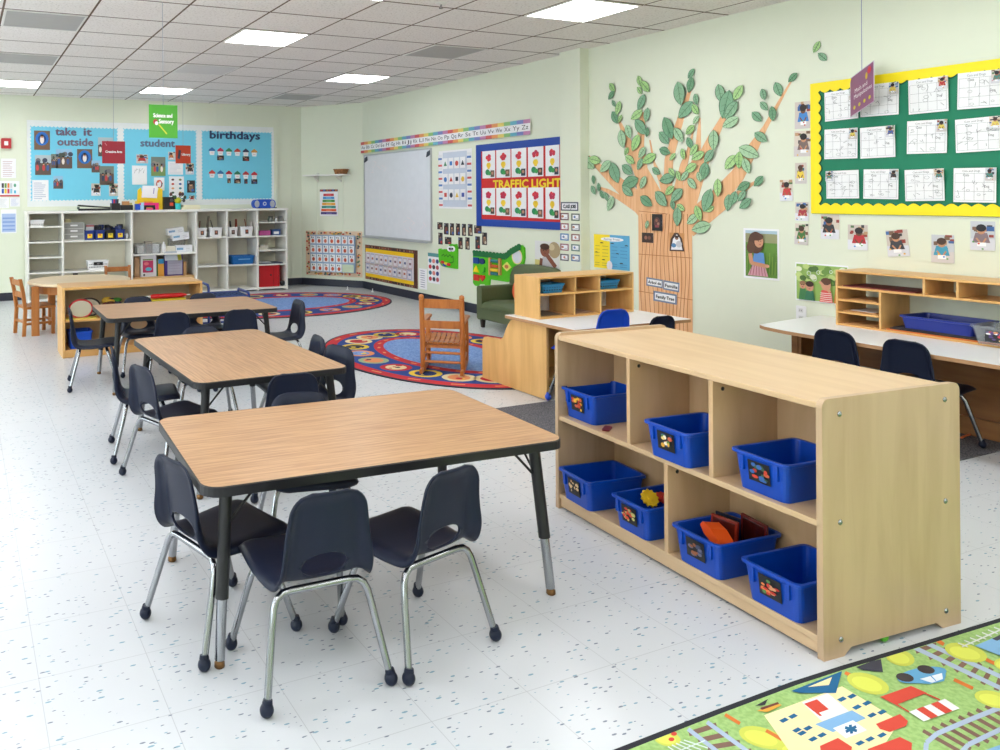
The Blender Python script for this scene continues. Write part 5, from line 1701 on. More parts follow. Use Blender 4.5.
limb([(587, 155, .012), (600, 168, .035), (615, 181, .06), (632, 196, .08), (650, 214, .10)])
limb([(600, 188, .012), (608, 191, .02), (622, 199, .028), (636, 208, .035), (648, 218, .05)])
limb([(618, 118, .010), (625, 135, .03), (633, 155, .055), (645, 180, .085), (658, 212, .13)])
limb([(643, 112, .02), (642, 126, .035), (640, 145, .045), (641, 170, .075), (652, 208, .13)])
limb([(650, 140, .008), (654, 162, .012), (662, 182, .03), (668, 200, .05)])
limb([(691, 88, .012), (684, 108, .03), (675, 138, .04), (669, 160, .045), (668, 185, .045), (670, 215, .07)])
limb([(700, 118, .008), (699, 135, .02), (698, 152, .03), (691, 172, .03), (682, 205, .05)])
limb([(694, 128, .006), (689, 150, .02), (684, 165, .035), (679, 185, .04), (675, 212, .06)])
limb([(724, 117, .025), (712, 140, .045), (703, 160, .06), (694, 185, .075), (682, 215, .11)])
limb([(792, 80, .006), (780, 101, .012), (765, 128, .02), (752, 150, .045), (738, 175, .06), (718, 198, .075), (690, 222, .08)])
limb([(757, 181, .008), (745, 189, .02), (730, 201, .03), (712, 214, .045), (690, 230, .06)])
tr = [rwp(u, v) for u, v in ((638.5, 211), (655, 200), (675, 205), (692.3, 214), (692.6, 270), (693.2, 350), (639.5, 350))]
tm.y -= .0003
tm.poly(tr, TP)
r = random.Random(3)
for i in range(13):                         # drawn bark lines
    u = 642 + 3.9 * i
    pts = [rwp(u + 1.2 * math.sin(k * .8 + i * .35), 214 + k * 12) for k in range(11)]
    for p, q in zip(pts, pts[1:]):
        y = tm.y - .0004
        dx, dz = q[0] - p[0], q[1] - p[1]
        tm.add([(p[0] - .003, y, p[1]), (p[0] + .003, y, p[1]), (q[0] + .003, y, q[1]), (q[0] - .003, y, q[1])], [(0, 1, 2, 3)], TL)
for u0, v0, u1, v1 in ((639, 291, 693, 300), (639, 211, 668, 214), (639, 254, 692, 258)):
    tm.seg(rwp(u0, v0), rwp(u1, v1), .005, TL)
tm.build('trunk', t)
LC = {'D': [(126, 170, 136), (114, 160, 124), (136, 176, 142)], 'M': [(164, 200, 160), (170, 204, 164)], 'L': [(162, 204, 132), (172, 210, 142)]}
LEDGE = K((44, 84, 58), .7)
VEIN = K((56, 100, 66), .7)


def leaf(p, q, kind, i, k=.28):
    dx, dz = q[0] - p[0], q[1] - p[1]
    l = math.hypot(dx, dz)
    ux, uz = dx / l, dz / l

    def shape(f):
        o = []
        for s in (1, -1):
            for j in range(9):
                tt = j / 8 if s > 0 else 1 - j / 8
                wdt = math.sin(PI * tt ** .9) ** .8 * l * k * f if 0 < tt < 1 else 0
                a = (tt - .5) * l * (.94 + .06 * f)
                o.append((ux * a - uz * wdt * s, uz * a + ux * wdt * s))
            if s > 0:
                o.pop()
        return o[:-1]
    m = MB()
    m.prism(shape(1.0), -.001, 0, 'xz', LEDGE); m.y = -.001
    m.poly(shape(.90), K(LC[kind][i % len(LC[kind])], .7, 0, .08))
    m.seg((-ux * l * .46, -uz * l * .46), (ux * l * .46, uz * l * .46), .004, VEIN)
    for s in (-.25, .0, .2):
        for sd in (1, -1):
            a = (ux * l * s, uz * l * s)
            m.seg(a, (a[0] + ux * l * .1 - uz * l * k * .55 * sd, a[1] + uz * l * .1 + ux * l * k * .55 * sd), .0018, VEIN)
    return m, ((p[0] + q[0]) / 2, (p[1] + q[1]) / 2)


LV = {(580, 60): '250,195,300,265,L 295,258,240,330,D 275,335,305,390,D 340,340,315,460,L 275,428,325,530,D 360,455,325,525,L 400,540,430,655,M 345,580,380,735,M 505,620,450,760,L 490,130,515,220,L 515,180,590,265,L 485,225,525,285,L 550,285,490,420,D 530,420,435,495,L 575,395,560,520,D 470,500,565,620,D 578,560,568,645,D 822,180,862,380,D 962,72,905,155,D 940,140,915,275,D 965,280,985,375,D 950,345,830,485,D 945,370,1000,455,L 1000,465,955,535,M 970,545,890,620,L 715,475,780,660,D 800,565,870,685,M 665,600,750,700,D 900,645,945,740,D',
      (690, 60): '245,200,275,355,D 345,250,275,490,D 450,210,370,340,L 408,345,300,490,D 415,480,285,560,M 210,580,210,755,M 612,240,640,335,D 720,185,765,305,D 905,108,825,185,D 595,350,660,420,D 525,435,610,512,D 690,385,708,512,D 550,605,655,680,D',
      (580, 140): '35,140,135,240,M 90,155,185,180,L 270,175,180,265,M 265,185,325,360,D 410,60,380,130,L 385,135,465,195,L 640,120,530,190,L 560,60,495,150,M 530,150,490,250,D 360,210,450,285,D 120,292,130,370,D 105,380,145,455,D 160,355,165,430,D 175,420,205,490,D 215,435,240,510,D 290,470,235,590,M 495,320,360,385,D 365,390,450,465,D 560,300,515,405,M 515,470,615,550,D 635,430,745,550,D 605,235,680,285,D 665,75,765,110,D 805,110,755,170,L 800,305,670,340,D 750,235,800,300,L 860,70,880,165,L 990,35,930,130,L 800,385,720,455,L 865,405,775,510,D 770,495,790,585,D 810,540,885,585,L 820,555,820,720,D 985,200,880,265,L 910,260,855,340,M 815,255,845,340,L 580,670,560,740,M',
      (670, 140): '295,100,195,165,L 375,80,300,190,D 305,180,270,340,D 320,200,285,330,D 240,265,265,350,M 155,320,230,405,M 590,60,750,140,M 590,95,585,240,L 565,125,470,245,L 625,150,675,280,M 410,320,415,475,L 345,405,290,600,D 375,555,300,595,L 505,450,485,595,D 560,425,520,545,D 680,355,570,415,D 640,420,580,510,D 690,490,590,570,D 790,300,715,385,D 230,545,270,675,L 240,620,150,700,M 345,705,190,750,M'}
n = 0
for (ou, ov), s in LV.items():
    for it in s.split():
        a = it.split(',')
        c = [float(x) / 8.3333 for x in a[:4]]
        m, (x, z) = leaf(rwp(ou + c[0], ov + c[1]), rwp(ou + c[2], ov + c[3]), a[4], n)
        o = m.build('leaf', t, loc=(x, -.010 - .0012 * (n % 9), z))
        o.rotation_euler = (RND.uniform(-.06, .06), 0, RND.uniform(-.08, .08))
        n += 1
for (p, q, kd, lb) in (((820.5, 41), (814, 53), 'L', 'light green paper leaf stuck alone on the wall, upper of two'), ((827.5, 60.5), (818.5, 53), 'D', 'dark green paper leaf stuck alone on the wall, lower of two')):
    m, (x, z) = leaf(rwp(*p), rwp(*q), kd, n)
    tag(m.build('paper_leaf', loc=RW.at(x, z, .006), rz=RW.rz), lb, 'paper leaf')


def card(txt, u):
    def f(m, w, h):
        m.rect(0, 0, w, h, K((116, 132, 158), .6)); m.rect(w * .07, h * .17, w * .93, h * .83, PAPER); m.text(txt, w / 2, h * .33, h * .34, K((30, 30, 34), .6), 'c', w * .78, 0.0, .0015)
    return f


TRD = .004
sheet('word_card', 'small grey bordered card reading Arbol de on the tree trunk', 'sign', RW, (646.5, 277.5), (663, 288), card('\u00c1rbol de', 0), None, TRD, rot=.04)
sheet('word_card', 'small grey bordered card reading Familia on the tree trunk', 'sign', RW, (663.3, 280.5), (679.5, 292), card('Familia', 0), None, TRD, rot=.05)
sheet('word_card', 'small grey bordered card reading Family Tree, lowest on the tree trunk', 'sign', RW, (653.5, 291), (677, 304.5), card('Family Tree', 0), None, TRD, rot=.03)
sheet('family_photo', 'black framed upright family photo at the top of the tree trunk', 'photo', RW, (652, 214), (662.5, 231), lambda m, w, h: (m.rect(0, 0, w, h, BLACK), m.ell(w * .5, h * .5, w * .3, h * .32, K((92, 56, 54), .5)), m.ell(w * .45, h * .62, w * .12, h * .09, K((150, 98, 76), .5)), m.ell(w * .62, h * .42, w * .12, h * .09, K((170, 120, 100), .5)), m.rect(w * .3, h * .2, w * .7, h * .34, K((140, 60, 70), .5))), None, .014)
sheet('family_photo', 'dark landscape family photo at the left edge of the tree trunk', 'photo', RW, (642, 232.5), (653.5, 243), lambda m, w, h: (m.rect(0, 0, w, h, K((56, 38, 32), .5)), m.ell(w * .35, h * .5, w * .13, h * .2, K((150, 100, 80), .5)), m.ell(w * .65, h * .5, w * .13, h * .2, K((120, 76, 60), .5))), None, TRD)
sheet('family_photo', 'dark rimmed arched photo of a person in white on the tree trunk', 'photo', RW, (669.5, 232.5), (684.5, 252), lambda m, w, h: (m.poly([(0, 0), (w, h * .04), (w * .86, h * .7), (w * .6, h), (w * .35, h), (w * .08, h * .65)], K((70, 46, 38), .5)), m.poly([(w * .1, h * .08), (w * .88, h * .1), (w * .72, h * .7), (w * .5, h * .92), (w * .25, h * .66)], PAPER), m.ell(w * .5, h * .72, w * .12, h * .1, K((150, 110, 90), .5)), m.ell(w * .5, h * .79, w * .13, h * .07, K((50, 40, 40), .5)), m.ell(w * .3, h * .32, w * .16, h * .12, K((80, 130, 176), .5)), m.ell(w * .65, h * .4, w * .2, h * .18, K((200, 200, 206), .5))), None, TRD, mat=K((206, 146, 92), .8))


def feelings(m, w, h):
    m.rect(0, 0, w * .46, h, K((246, 220, 40), .6)); m.rect(w * .46, 0, w, h, K((92, 170, 210), .6))
    m.ell(w * .52, h * .87, w * .32, h * .06, PAPER, 18); m.text('Feelings Poster', w * .52, h * .845, h * .06, K((40, 50, 90), .6), 'c', w * .46)
    for x, z in ((.23, .74), (.53, .74), (.28, .24), (.67, .45), (.92, .7), (.08, .45), (.78, .18)):
        m.ell(w * x, h * z, w * .05, h * .03, K((40, 34, 36), .6), 8, 0, PI)
    for z in (.65, .55, .45, .35, .15, .08):
        for x0, x1 in ((.05, .18), (.25, .42), (.52, .68), (.76, .95)):
            m.rect(w * x0, h * z, w * x1, h * (z + .012), K((150, 140, 60) if x1 < .45 else (60, 120, 170), .6))
    m.ell(w * .47, h * .10, w * .08, h * .14, K((220, 216, 226), .6))


sheet('feelings_poster', 'yellow and blue poster between the pilaster and the tree trunk', 'poster', RW, (594, 234), (630, 271), feelings, None, .003)

# ------------------------------------------------------------------ class jobs chart on the pilaster
sheet('jobs_header', 'grey bordered header card reading CLASS JOBS on the pilaster', 'sign', PW, (561, 202), (578.5, 211), lambda m, w, h: (m.rect(0, 0, w, h, K((84, 90, 104), .6)), m.rect(w * .07, h * .15, w * .93, h * .85, PAPER), m.text('CLASS JOBS', w / 2, h * .30, h * .42, K((40, 44, 60), .6), 'c', w * .74, 0.0, .003)), None, .002)
JC = [(120, 90, 90), (96, 110, 96), (150, 90, 100), (110, 110, 110), (80, 130, 180), (140, 100, 90), (150, 100, 110), (90, 120, 110), (90, 90, 96), (80, 110, 150)]
for i in range(5):
    for j in range(2):
        k = i * 2 + j
        u0, v0 = 560.3 + 11 * j, 212.8 + 10.2 * i + (.6 * j)
        sheet('job_card', 'job card on the pilaster, %s column, %s from the top' % (('left', 'right')[j], ('first', 'second', 'third', 'fourth', 'fifth')[i]), 'card', PW, (u0, v0), (u0 + 8.6, v0 + 7.6),
              lambda m, w, h, k=k: (m.rect(0, 0, w, h, K(JC[k], .6)), m.rect(w * .16, h * .18, w * .86, h * .82, PAPER), m.ell(w * (.3 + .1 * (k % 3)), h * .52, w * .13, h * .18, K([(180, 120, 90), (110, 130, 170), (200, 140, 130)][k % 3], .6)), m.rect(w * .5, h * .3, w * .8, h * .36, K((110, 110, 120), .6))), 'class job cards', .002)

# ------------------------------------------------------------------ traffic light display
(xa, za), (xb, zb) = RW.px(477, 145.5), RW.px(559.2, 230)
_, zl = RW.px(477.5, 226)
za = (za + RW.px(559, 136.5)[1]) / 2
zb = (RW.px(478, 226)[1] + RW.px(558, 229.5)[1]) / 2
xb = -6.065
t = thing('bulletin_board', 'red board with blue border and flower cards reading TRAFFIC LIGHTS', 'bulletin board', RW.at(xa, zb), RW.rz)
w, h = xb - xa, za - zb
m = MB(); m.prism([(.03, .03), (w - .002, .03), (w - .002, h - .03), (.03, h - .03)], -.01, 0, 'xz', K((206, 36, 34), .6)); m.build('backing', t)
m = MB(); bl = K((20, 66, 160), .5)
bl_ = .078
for q in ((0, 0, w, bl_), (0, h - bl_, w, h), (0, bl_, .092, h - bl_)):
    m.prism([(q[0], q[1]), (q[2], q[1]), (q[2], q[3]), (q[0], q[3])], -.016, 0, 'xz', bl)
m.build('border', t)
x0, z0 = RW.px(494, 188.2); x1, _ = RW.px(558.5, 188)
full = (w - .02) - (x0 - xa)
gT, gS, gL = [glyphs(q)[2] for q in ('TRAFFIC', ' ', 'LIGHTS')]
gap = .28
kx = full / (gT + gap + gL)
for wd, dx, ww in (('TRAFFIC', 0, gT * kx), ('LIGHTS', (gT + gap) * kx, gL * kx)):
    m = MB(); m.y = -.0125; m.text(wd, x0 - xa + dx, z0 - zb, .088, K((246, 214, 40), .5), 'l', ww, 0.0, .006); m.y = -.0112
    m.text(wd, x0 - xa + dx - .005, z0 - zb - .005, .088, K((130, 40, 20), .5), 'l', ww)  # dark offset copy paints the letters' shadow on the board
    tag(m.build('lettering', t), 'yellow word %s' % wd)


def flower(seed):
    def f(m, w, h):
        r = random.Random(seed)
        m.poly([(w * .42, h * .34), (w * .58, h * .34), (w * .62, h * .56), (w * .38, h * .56)], K((240, 206, 40), .5)); m.ell(w * .5, h * .47, w * .17, h * .1, K((244, 206, 50), .5))
        for i in range(5):
            a = 2 * PI * i / 5 + r.uniform(0, 1)
            m.ell(w * .5 + w * .12 * math.cos(a), h * .74 + h * .07 * math.sin(a), w * .11, h * .07, K(r.choice([(206, 40, 66), (220, 50, 60), (190, 40, 80)]), .5), 9)
        m.ell(w * r.uniform(.36, .48), h * .22, w * .17, h * .11, K((40, 140, 90), .5), 9); m.ell(w * .56, h * .18, w * .13, h * .08, K((60, 160, 80), .5), 8)
        m.rect(w * .66, h * .04, w * .95, h * .28, K(r.choice([(70, 60, 56), (110, 90, 76), (56, 64, 80)]), .5)); m.ell(w * .8, h * .18, w * .09, h * .06, K((190, 140, 110), .5), 8)
    return f


for rr, (vt, vb) in enumerate((((151.3, 177.8), (145.3, 175.8)), ((188.2, 215), (187.8, 219)))):
    for i in range(5):
        ul, ur = ((482.3, 495.3), (496.3, 510.6), (511.5, 526.5), (528, 543.5), (545.5, 561.5))[i]
        k = i / 4
        tp = (151.3 + (145.3 - 151.3) * k) if rr == 0 else (188.2 + (187.4 - 188.2) * k)
        bt = (178 + (175.6 - 178) * k) if rr == 0 else (215 + (219.5 - 215) * k)
        (a0, b0), (a1, b1) = RW.px(ul, tp), RW.px(ur, bt)
        zt, zbm = h * (.93 if rr == 0 else .455) , h * (.60 if rr == 0 else .135)
        sheet('flower_card', 'white red flower card on the TRAFFIC LIGHTS board, %s row, %s from the left' % (('upper', 'lower')[rr], ('first', 'second', 'third', 'fourth', 'fifth')[i]), 'card', RW, (ul, tp), (ur if i < 4 else 559.5, bt), flower(rr * 7 + i), 'flower cards on the red board', .013)

# ------------------------------------------------------------------ whiteboard, alphabet strip and charts
(xa, za), (xb, zb) = RW.px(364.8, 155), RW.px(432.6, 242)
za = (za + RW.px(432.5, 147.5)[1]) / 2; zb = (zb + RW.px(365, 236.5)[1]) / 2
w, h = xb - xa, za - zb
t = thing('whiteboard', 'large whiteboard with a grey frame on the far right wall', 'whiteboard', RW.at(xa, zb), RW.rz)
FRM = K((186, 188, 190), .4, .3)
m = MB(); m.prism([(.015, .015), (w - .015, .015), (w - .015, h - .015), (.015, h - .015)], -.012, 0, 'xz', K((224, 226, 232), .22)); m.y = -.012
r = random.Random(8)
for i in range(18):
    x, z = (r.uniform(.6, .95) * w, r.uniform(.08, .25) * h) if i % 2 else (r.uniform(.15, .4) * w, r.uniform(.72, .9) * h)
    m.seg((x, z), (x + r.uniform(-.12, .12), z + r.uniform(-.06, .06)), .006, K((228, 214, 216), .3))
m.build('panel', t)
m = MB()
for q in ((0, 0, w, .02), (0, h - .02, w, h), (0, .02, .02, h - .02), (w - .02, .02, w, h - .02)):
    m.prism([(q[0], q[1]), (q[2], q[1]), (q[2], q[3]), (q[0], q[3])], -.02, 0, 'xz', FRM)
m.build('frame', t, bevel=.002)
m = MB(); m.prism([(.02, -.012), (w - .02, -.012), (w - .02, .004), (.02, .004)], -.07, 0, 'xz', FRM); m.build('tray', t, bevel=.003)
for x in (.02, w - .10):
    m = MB(); m.prism([(x, h - .115), (x + .09, h - .085), (x + .085, h - .03), (x + .02, h - .05)], -.026, -.012, 'xz', K((52, 60, 74), .5)); tag(m.build('clip', t), 'dark corner clip')


def rainbow(m, x0, x1, z0, z1, n):
    cols = [(206, 90, 90), (226, 150, 90), (226, 206, 110), (140, 190, 120), (100, 170, 190), (120, 130, 190), (190, 130, 170)]
    y = m.lay()
    for i in range(n):
        a, b = x0 + (x1 - x0) * i / n, x0 + (x1 - x0) * (i + 1) / n
        m.add([(a, y, z0), (b, y, z0), (b, y, z1), (a, y, z1)], [(0, 1, 2, 3)], K(cols[(i // 2) % 7], .6))


def alpha(m, w, h):
    rainbow(m, 0, w, h * .74, h, 70); rainbow(m, 0, w, 0, h * .24, 70)
    for i in range(26):
        m.text(chr(65 + i) + chr(97 + i), w * (i + .5) / 26, h * .36, h * .30, K((60, 62, 70), .6), 'c', w / 26 * .74)


xa, za = RW.px(362.2, 142.3); xb, zb = RW.px(532, 134.3)
zt = (za + RW.px(532, 119)[1]) / 2; zb = (zb + RW.px(362.2, 153.5)[1]) / 2
m = MB(); m.prism([(0, 0), (xb - xa, 0), (xb - xa, zt - zb), (0, zt - zb)], -.001, 0, 'xz', PAPER); m.y = -.001; alpha(m, xb - xa, zt - zb)
tag(m.build('alphabet_strip', loc=RW.at(xa, zb, .022), rz=RW.rz), 'rainbow edged alphabet strip above the whiteboard', 'alphabet strip')


def shapes_chart(m, w, h):
    m.rect(w * .13, h * .03, w * .86, h * .97, K((200, 208, 222), .6))
    for i in range(16):
        z = h * (.04 + .92 * i / 16)
        c = K([(206, 90, 90), (230, 230, 232), (90, 130, 190), (230, 230, 232)][i % 4], .6)
        m.rect(0, z, w * .12, z + h * .035, c); m.rect(w * .88, z, w, z + h * .035, c)
    for i in range(4):
        for j in range(3):
            x, z = w * (.23 + .18 * i), h * (.23 + .27 * j)
            m.rect(x - w * .075, z - h * .085, x + w * .075, z + h * .10, PAPER)
            c = K([(200, 70, 60), (60, 120, 190), (70, 140, 100), (70, 90, 170), (230, 190, 70), (40, 50, 70)][(i * 5 + j * 7) % 6], .6)
            if (i + j) % 3 == 0: m.rect(x - w * .04, z - h * .03, x + w * .04, z + h * .04, c)
            elif (i + j) % 3 == 1: m.ell(x, z, w * .05, h * .045, c, 10)
            else: m.poly([(x - w * .05, z - h * .035), (x + w * .05, z - h * .035), (x, z + h * .05)], c)


sheet('shapes_chart', 'chart of coloured signs between the whiteboard and the red board', 'poster', RW, (438.8, 151.5), (472.2, 209), shapes_chart, None, .002)


def days_chart(m, w, h):
    m.rect(0, 0, w, h, K((110, 72, 60), .6))
    r = random.Random(2)
    for i in range(40):
        c = K(r.choice([(200, 120, 90), (60, 50, 60), (190, 150, 120), (150, 70, 60)]), .6)
        x = w * (i + .2) / 40
        m.rect(x, h * .02, x + w * .012, h * .07, c); m.rect(x, h * .93, x + w * .012, h * .98, c)
    m.rect(w * .04, h * .09, w * .96, h * .91, K((222, 218, 222), .6)); m.rect(w * .04, h * .80, w * .96, h * .91, K((246, 200, 20), .6)); m.rect(w * .04, h * .09, w * .96, h * .19, K((246, 200, 20), .6))
    for j, (z0, z1) in enumerate(((.50, .77), (.22, .47))):
        for i in range(10):
            x = w * (.06 + .09 * i)
            m.rect(x, h * z0, x + w * .075, h * z1, K([(206, 170, 176), (176, 180, 206), (200, 190, 180)][(i + j) % 3], .6)); m.rect(x + w * .008, h * (z0 + .02), x + w * .067, h * (z1 - .03), K((226, 222, 228), .6)); m.rect(x + w * .02, h * (z0 + .1), x + w * .055, h * (z0 + .16), K([(150, 120, 130), (110, 120, 160), (196, 130, 110)][(i * 2 + j) % 3], .6))
    m.seg((w * .05, h * .485), (w * .95, h * .485), h * .012, K((150, 120, 130), .6))


sheet('number_chart', 'brown bordered chart with yellow bands below the whiteboard', 'poster', RW, (365.2, 244.5), (418, 289), days_chart, None, .002)
sheet('list_sheet', 'narrow white list right of the brown bordered chart', 'paper', RW, (419, 268), (427, 290), lambda m, w, h: [m.rect(w * .2, h * (.1 + .11 * i), w * .75, h * (.13 + .11 * i), K((150, 150, 170), .6)) for i in range(8)] and None, None, .002)
sheet('picture_list', 'white sheet of small colourful pictures beside the green snout panel', 'paper', RW, (428, 252.5), (440.2, 284.5), lambda m, w, h: (m.rect(0, h * .88, w, h, K((90, 150, 150), .6)), [m.ell(w * (.2 + .3 * (i % 3)), h * (.14 + .2 * (i // 3)), w * .13, h * .075, K([(200, 60, 70), (60, 70, 130), (230, 140, 130), (70, 130, 150), (190, 80, 90), (60, 60, 70)][(i * 5) % 6], .6), 9) for i in range(12)])[0] and None, None, .002)
# thirteen snapshots above the green panels
sn = [((437.4, 222.2), (442.8, 229.6)), ((444, 223), (448.8, 234.6)), ((450, 223.2), (454.2, 235.6)), ((456, 223.4), (460.2, 235.6)), ((462, 223.8), (466.2, 236)), ((468, 224), (472.8, 236.2)), ((474.2, 225.4), (481.8, 233.8)),
      ((438.4, 232.6), (442.8, 244.6)), ((445, 236.8), (451.6, 244.6)), ((458.4, 237.2), (462.8, 249.2)), ((465.4, 237.2), (469.8, 249.8)), ((475.4, 236.2), (480.2, 249.4)), ((482.2, 232.4), (487.2, 245.2))]
on = ('first', 'second', 'third', 'fourth', 'fifth', 'sixth', 'seventh')
for i, (tl, br) in enumerate(sn):
    lb = 'small photo in the upper row above the green panels, %s from the left' % on[i] if i < 7 else 'small photo in the lower row above the green panels, %s from the left' % on[i - 7]
    sheet('wall_photo', lb, 'photo', RW, tl, br, photo(200 + i, 'dark'), 'snapshots above the green panels', .002)
# green activity panels (snout and body) with toys
GP = K((84, 190, 20), .4, 0, .04, 'green_panel')
DGR = K((20, 110, 56), .5)


def pl(pts, fr=RW):
    return [fr.px(u, v) for u, v in pts]


def panel(name, label, pts):
    P = pl(pts)
    ox, oz = min(p[0] for p in P), min(p[1] for p in P)
    t_ = thing(name, label, 'wall toy', RW.at(ox, oz), RW.rz)
    m = MB(); m.prism([(x - ox, z - oz) for x, z in P], -.02, 0, 'xz', GP); m.build('panel', t_, bevel=.003)
    return t_, ox, oz


t, ox, oz = panel('wall_toy', 'green snout shaped wall toy with googly eyes', [(439.6, 249), (441.5, 248.4), (443, 249.6), (446, 249), (449.5, 249.2), (450.5, 245), (452.5, 243.8), (454.5, 244.6), (457.5, 244), (458.4, 248), (458.4, 269), (448, 267.4), (443.2, 266), (440.4, 262), (439.8, 255)])
for u, v in ((451, 248.8), (454, 248.8)):
    x, z = RW.px(u, v)
    m = MB(); m.y = -.0205; m.ell(x - ox, z - oz, .055, .034, PAPER, 16); m.ell(x - ox, z - oz, .018, .012, BLACK, 10); m.build('eye', t)
m = MB(); m.y = -.0205
pts = pl([(443, 256), (445, 254), (446, 256.5), (448, 254.5), (449.4, 257), (451.4, 254.6), (453.4, 257.5), (454.6, 256), (455, 262), (451, 263)])
for p, q in zip(pts, pts[1:]):
    m.seg((p[0] - ox, p[1] - oz), (q[0] - ox, q[1] - oz), .012, K((44, 120, 24), .5))
m.build('maze_groove', t)
for u, v, c in ((444.5, 262, (206, 60, 40)), (446.6, 264.8, (40, 70, 160)), (448, 263.6, (236, 206, 40)), (450.6, 264.4, (206, 36, 34))):
    x, z = RW.px(u, v)
    m = MB(); m.ball((x - ox, -.03, z - oz), (.045, .012, .02), K(c, .4), 12, 7); m.build('bead', t)
t, ox, oz = panel('wall_toy', 'green crocodile body wall toy with bead frame and dial above the armchair',
                  [(474.4, 252.5), (507.5, 256), (513, 250), (520, 246.5), (523, 245), (525.5, 248), (525.8, 258), (524, 268), (521, 274), (509, 282), (491, 279.2), (490.4, 287), (487.5, 287.5), (486, 284.3), (480.5, 284), (479, 286), (476.5, 285.6), (474.4, 283)])
m = MB(); m.y = -.021
P = pl([(474.4, 252.8), (480, 253.2), (487, 254), (494, 254.8), (501, 255.6), (507.5, 256.2), (512, 251.8), (517, 249), (522.5, 246)])
for p, q in zip(P, P[1:]):
    m.seg((p[0] - ox, p[1] - oz - .012), (q[0] - ox, q[1] - oz - .012), .05, DGR)
    for k in (.25, .75):
        m.ell(p[0] + (q[0] - p[0]) * k - ox, p[1] + (q[1] - p[1]) * k - oz + .01, .036, .024, DGR, 9)
m.build('back_scales', t)
for u, v, c, kd in ((478, 260.4, (20, 70, 150), 'q'), (484, 261.2, (24, 50, 110), 'o'), (478, 269, (246, 214, 30), 't'), (485.2, 270, (40, 150, 40), 'c'), (478.4, 277.4, (206, 40, 36), 'q'), (484.4, 278, (216, 40, 36), 'h')):
    x, z = RW.px(u, v)
    x -= ox; z -= oz
    m = MB(); cc = K(c, .4); a, b = .05, .034
    sh = {'q': [(-a, -b), (a, -b), (a, b), (-a, b)], 't': [(-a, -b), (a, -b), (0, b * 1.2)], 'o': [(a * math.cos(k * PI / 8), b * math.sin(k * PI / 8)) for k in range(16)],
          'h': [(0, -b * 1.1), (a, .2 * b), (a * .8, b * .9), (a * .35, b), (0, b * .5), (-a * .35, b), (-a * .8, b * .9), (-a, .2 * b)], 'c': [(-.02, -b * 1.2), (.03, -b * .6), (.035, b * .8), (.02, b), (.012, -b * .3)]}[kd]
    m.prism([(x + p, z + q) for p, q in sh], -.034, -.02, 'xz', cc); m.build('shape_block', t, bevel=.002)
FW = K((206, 150, 90), .5)
m = MB()
for u in (492.6, 502.4):
    (x, z0), (_, z1) = RW.px(u, 275), RW.px(u, 257.5 + (u - 492) * .08)
    m.prism([(x - ox - .016, z0 - oz), (x - ox + .016, z0 - oz), (x - ox + .016, z1 - oz), (x - ox - .016, z1 - oz)], -.045, -.02, 'xz', FW)
m.build('bead_frame', t)
for v, c in ((260.4, (60, 130, 140)), (265.6, (206, 90, 36)), (269.4, (236, 196, 40)), (273, (40, 110, 120))):
    (x0, z0), (x1, _) = RW.px(492.6, v), RW.px(502.4, v)
    m = MB(); m.tube([(x0 - ox, -.035, z0 - oz), (x1 - ox, -.035, z0 - oz)], .004, BLACK, 6)
    for k in range(7):
        m.ball((x0 - ox + (x1 - x0) * (.15 + .1 * k), -.035, z0 - oz), (.016, .014, .018), K(c, .4), 8, 6)
    m.build('bead_wire', t)
x, z = RW.px(508.8, 266.6)
m = MB(); m.prism([(x - ox, z - oz - .05), (x - ox + .075, z - oz), (x - ox, z - oz + .05), (x - ox - .075, z - oz)], -.03, -.02, 'xz', K((226, 220, 110), .5)); m.y = -.03; m.ell(x - ox, z - oz, .035, .022, K((196, 110, 60), .5), 10); m.build('diamond_knob', t)
x, z = RW.px(518.6, 256.6)
m = MB(); m.y = -.021; m.ell(x - ox, z - oz, .088, .082, K((236, 214, 150), .5), 24); m.ell(x - ox, z - oz, .074, .070, K((220, 222, 230), .2), 24); m.build('dial', t)


def boy(m, w, h):
    c = lambda q: K(q, .45)
    m.rect(0, 0, w, h, c((222, 222, 220))); m.ell(w * .8, h * .7, w * .24, h * .3, c((176, 156, 120)), 16); m.ell(w * .7, h * .8, w * .12, h * .12, c((206, 190, 150))); m.rect(0, 0, w * .2, h * .3, c((206, 196, 120)))
    m.poly([(w * .2, 0), (w * .95, 0), (w * .7, h * .4), (w * .4, h * .46), (w * .24, h * .3)], c((190, 186, 190)))
    m.seg((w * .5, h * .5), (w * .86, h * .08), w * .14, c((132, 74, 52))); m.seg((w * .28, h * .36), (w * .24, h * .05), w * .12, c((120, 66, 46)))
    m.ell(w * .42, h * .66, w * .19, h * .24, c((140, 80, 58)), 18); m.ell(w * .42, h * .80, w * .2, h * .12, c((70, 40, 30)), 14); m.ell(w * .37, h * .66, w * .02, h * .02, c((40, 24, 20)), 8); m.ell(w * .48, h * .66, w * .02, h * .02, c((40, 24, 20)), 8); m.ell(w * .43, h * .56, w * .05, h * .015, c((110, 50, 44)), 8)


sheet('wall_picture', 'picture of a smiling child in grey above the green armchair', 'picture', RW, (535, 240.5), (559.5, 270), boy, None, .002)

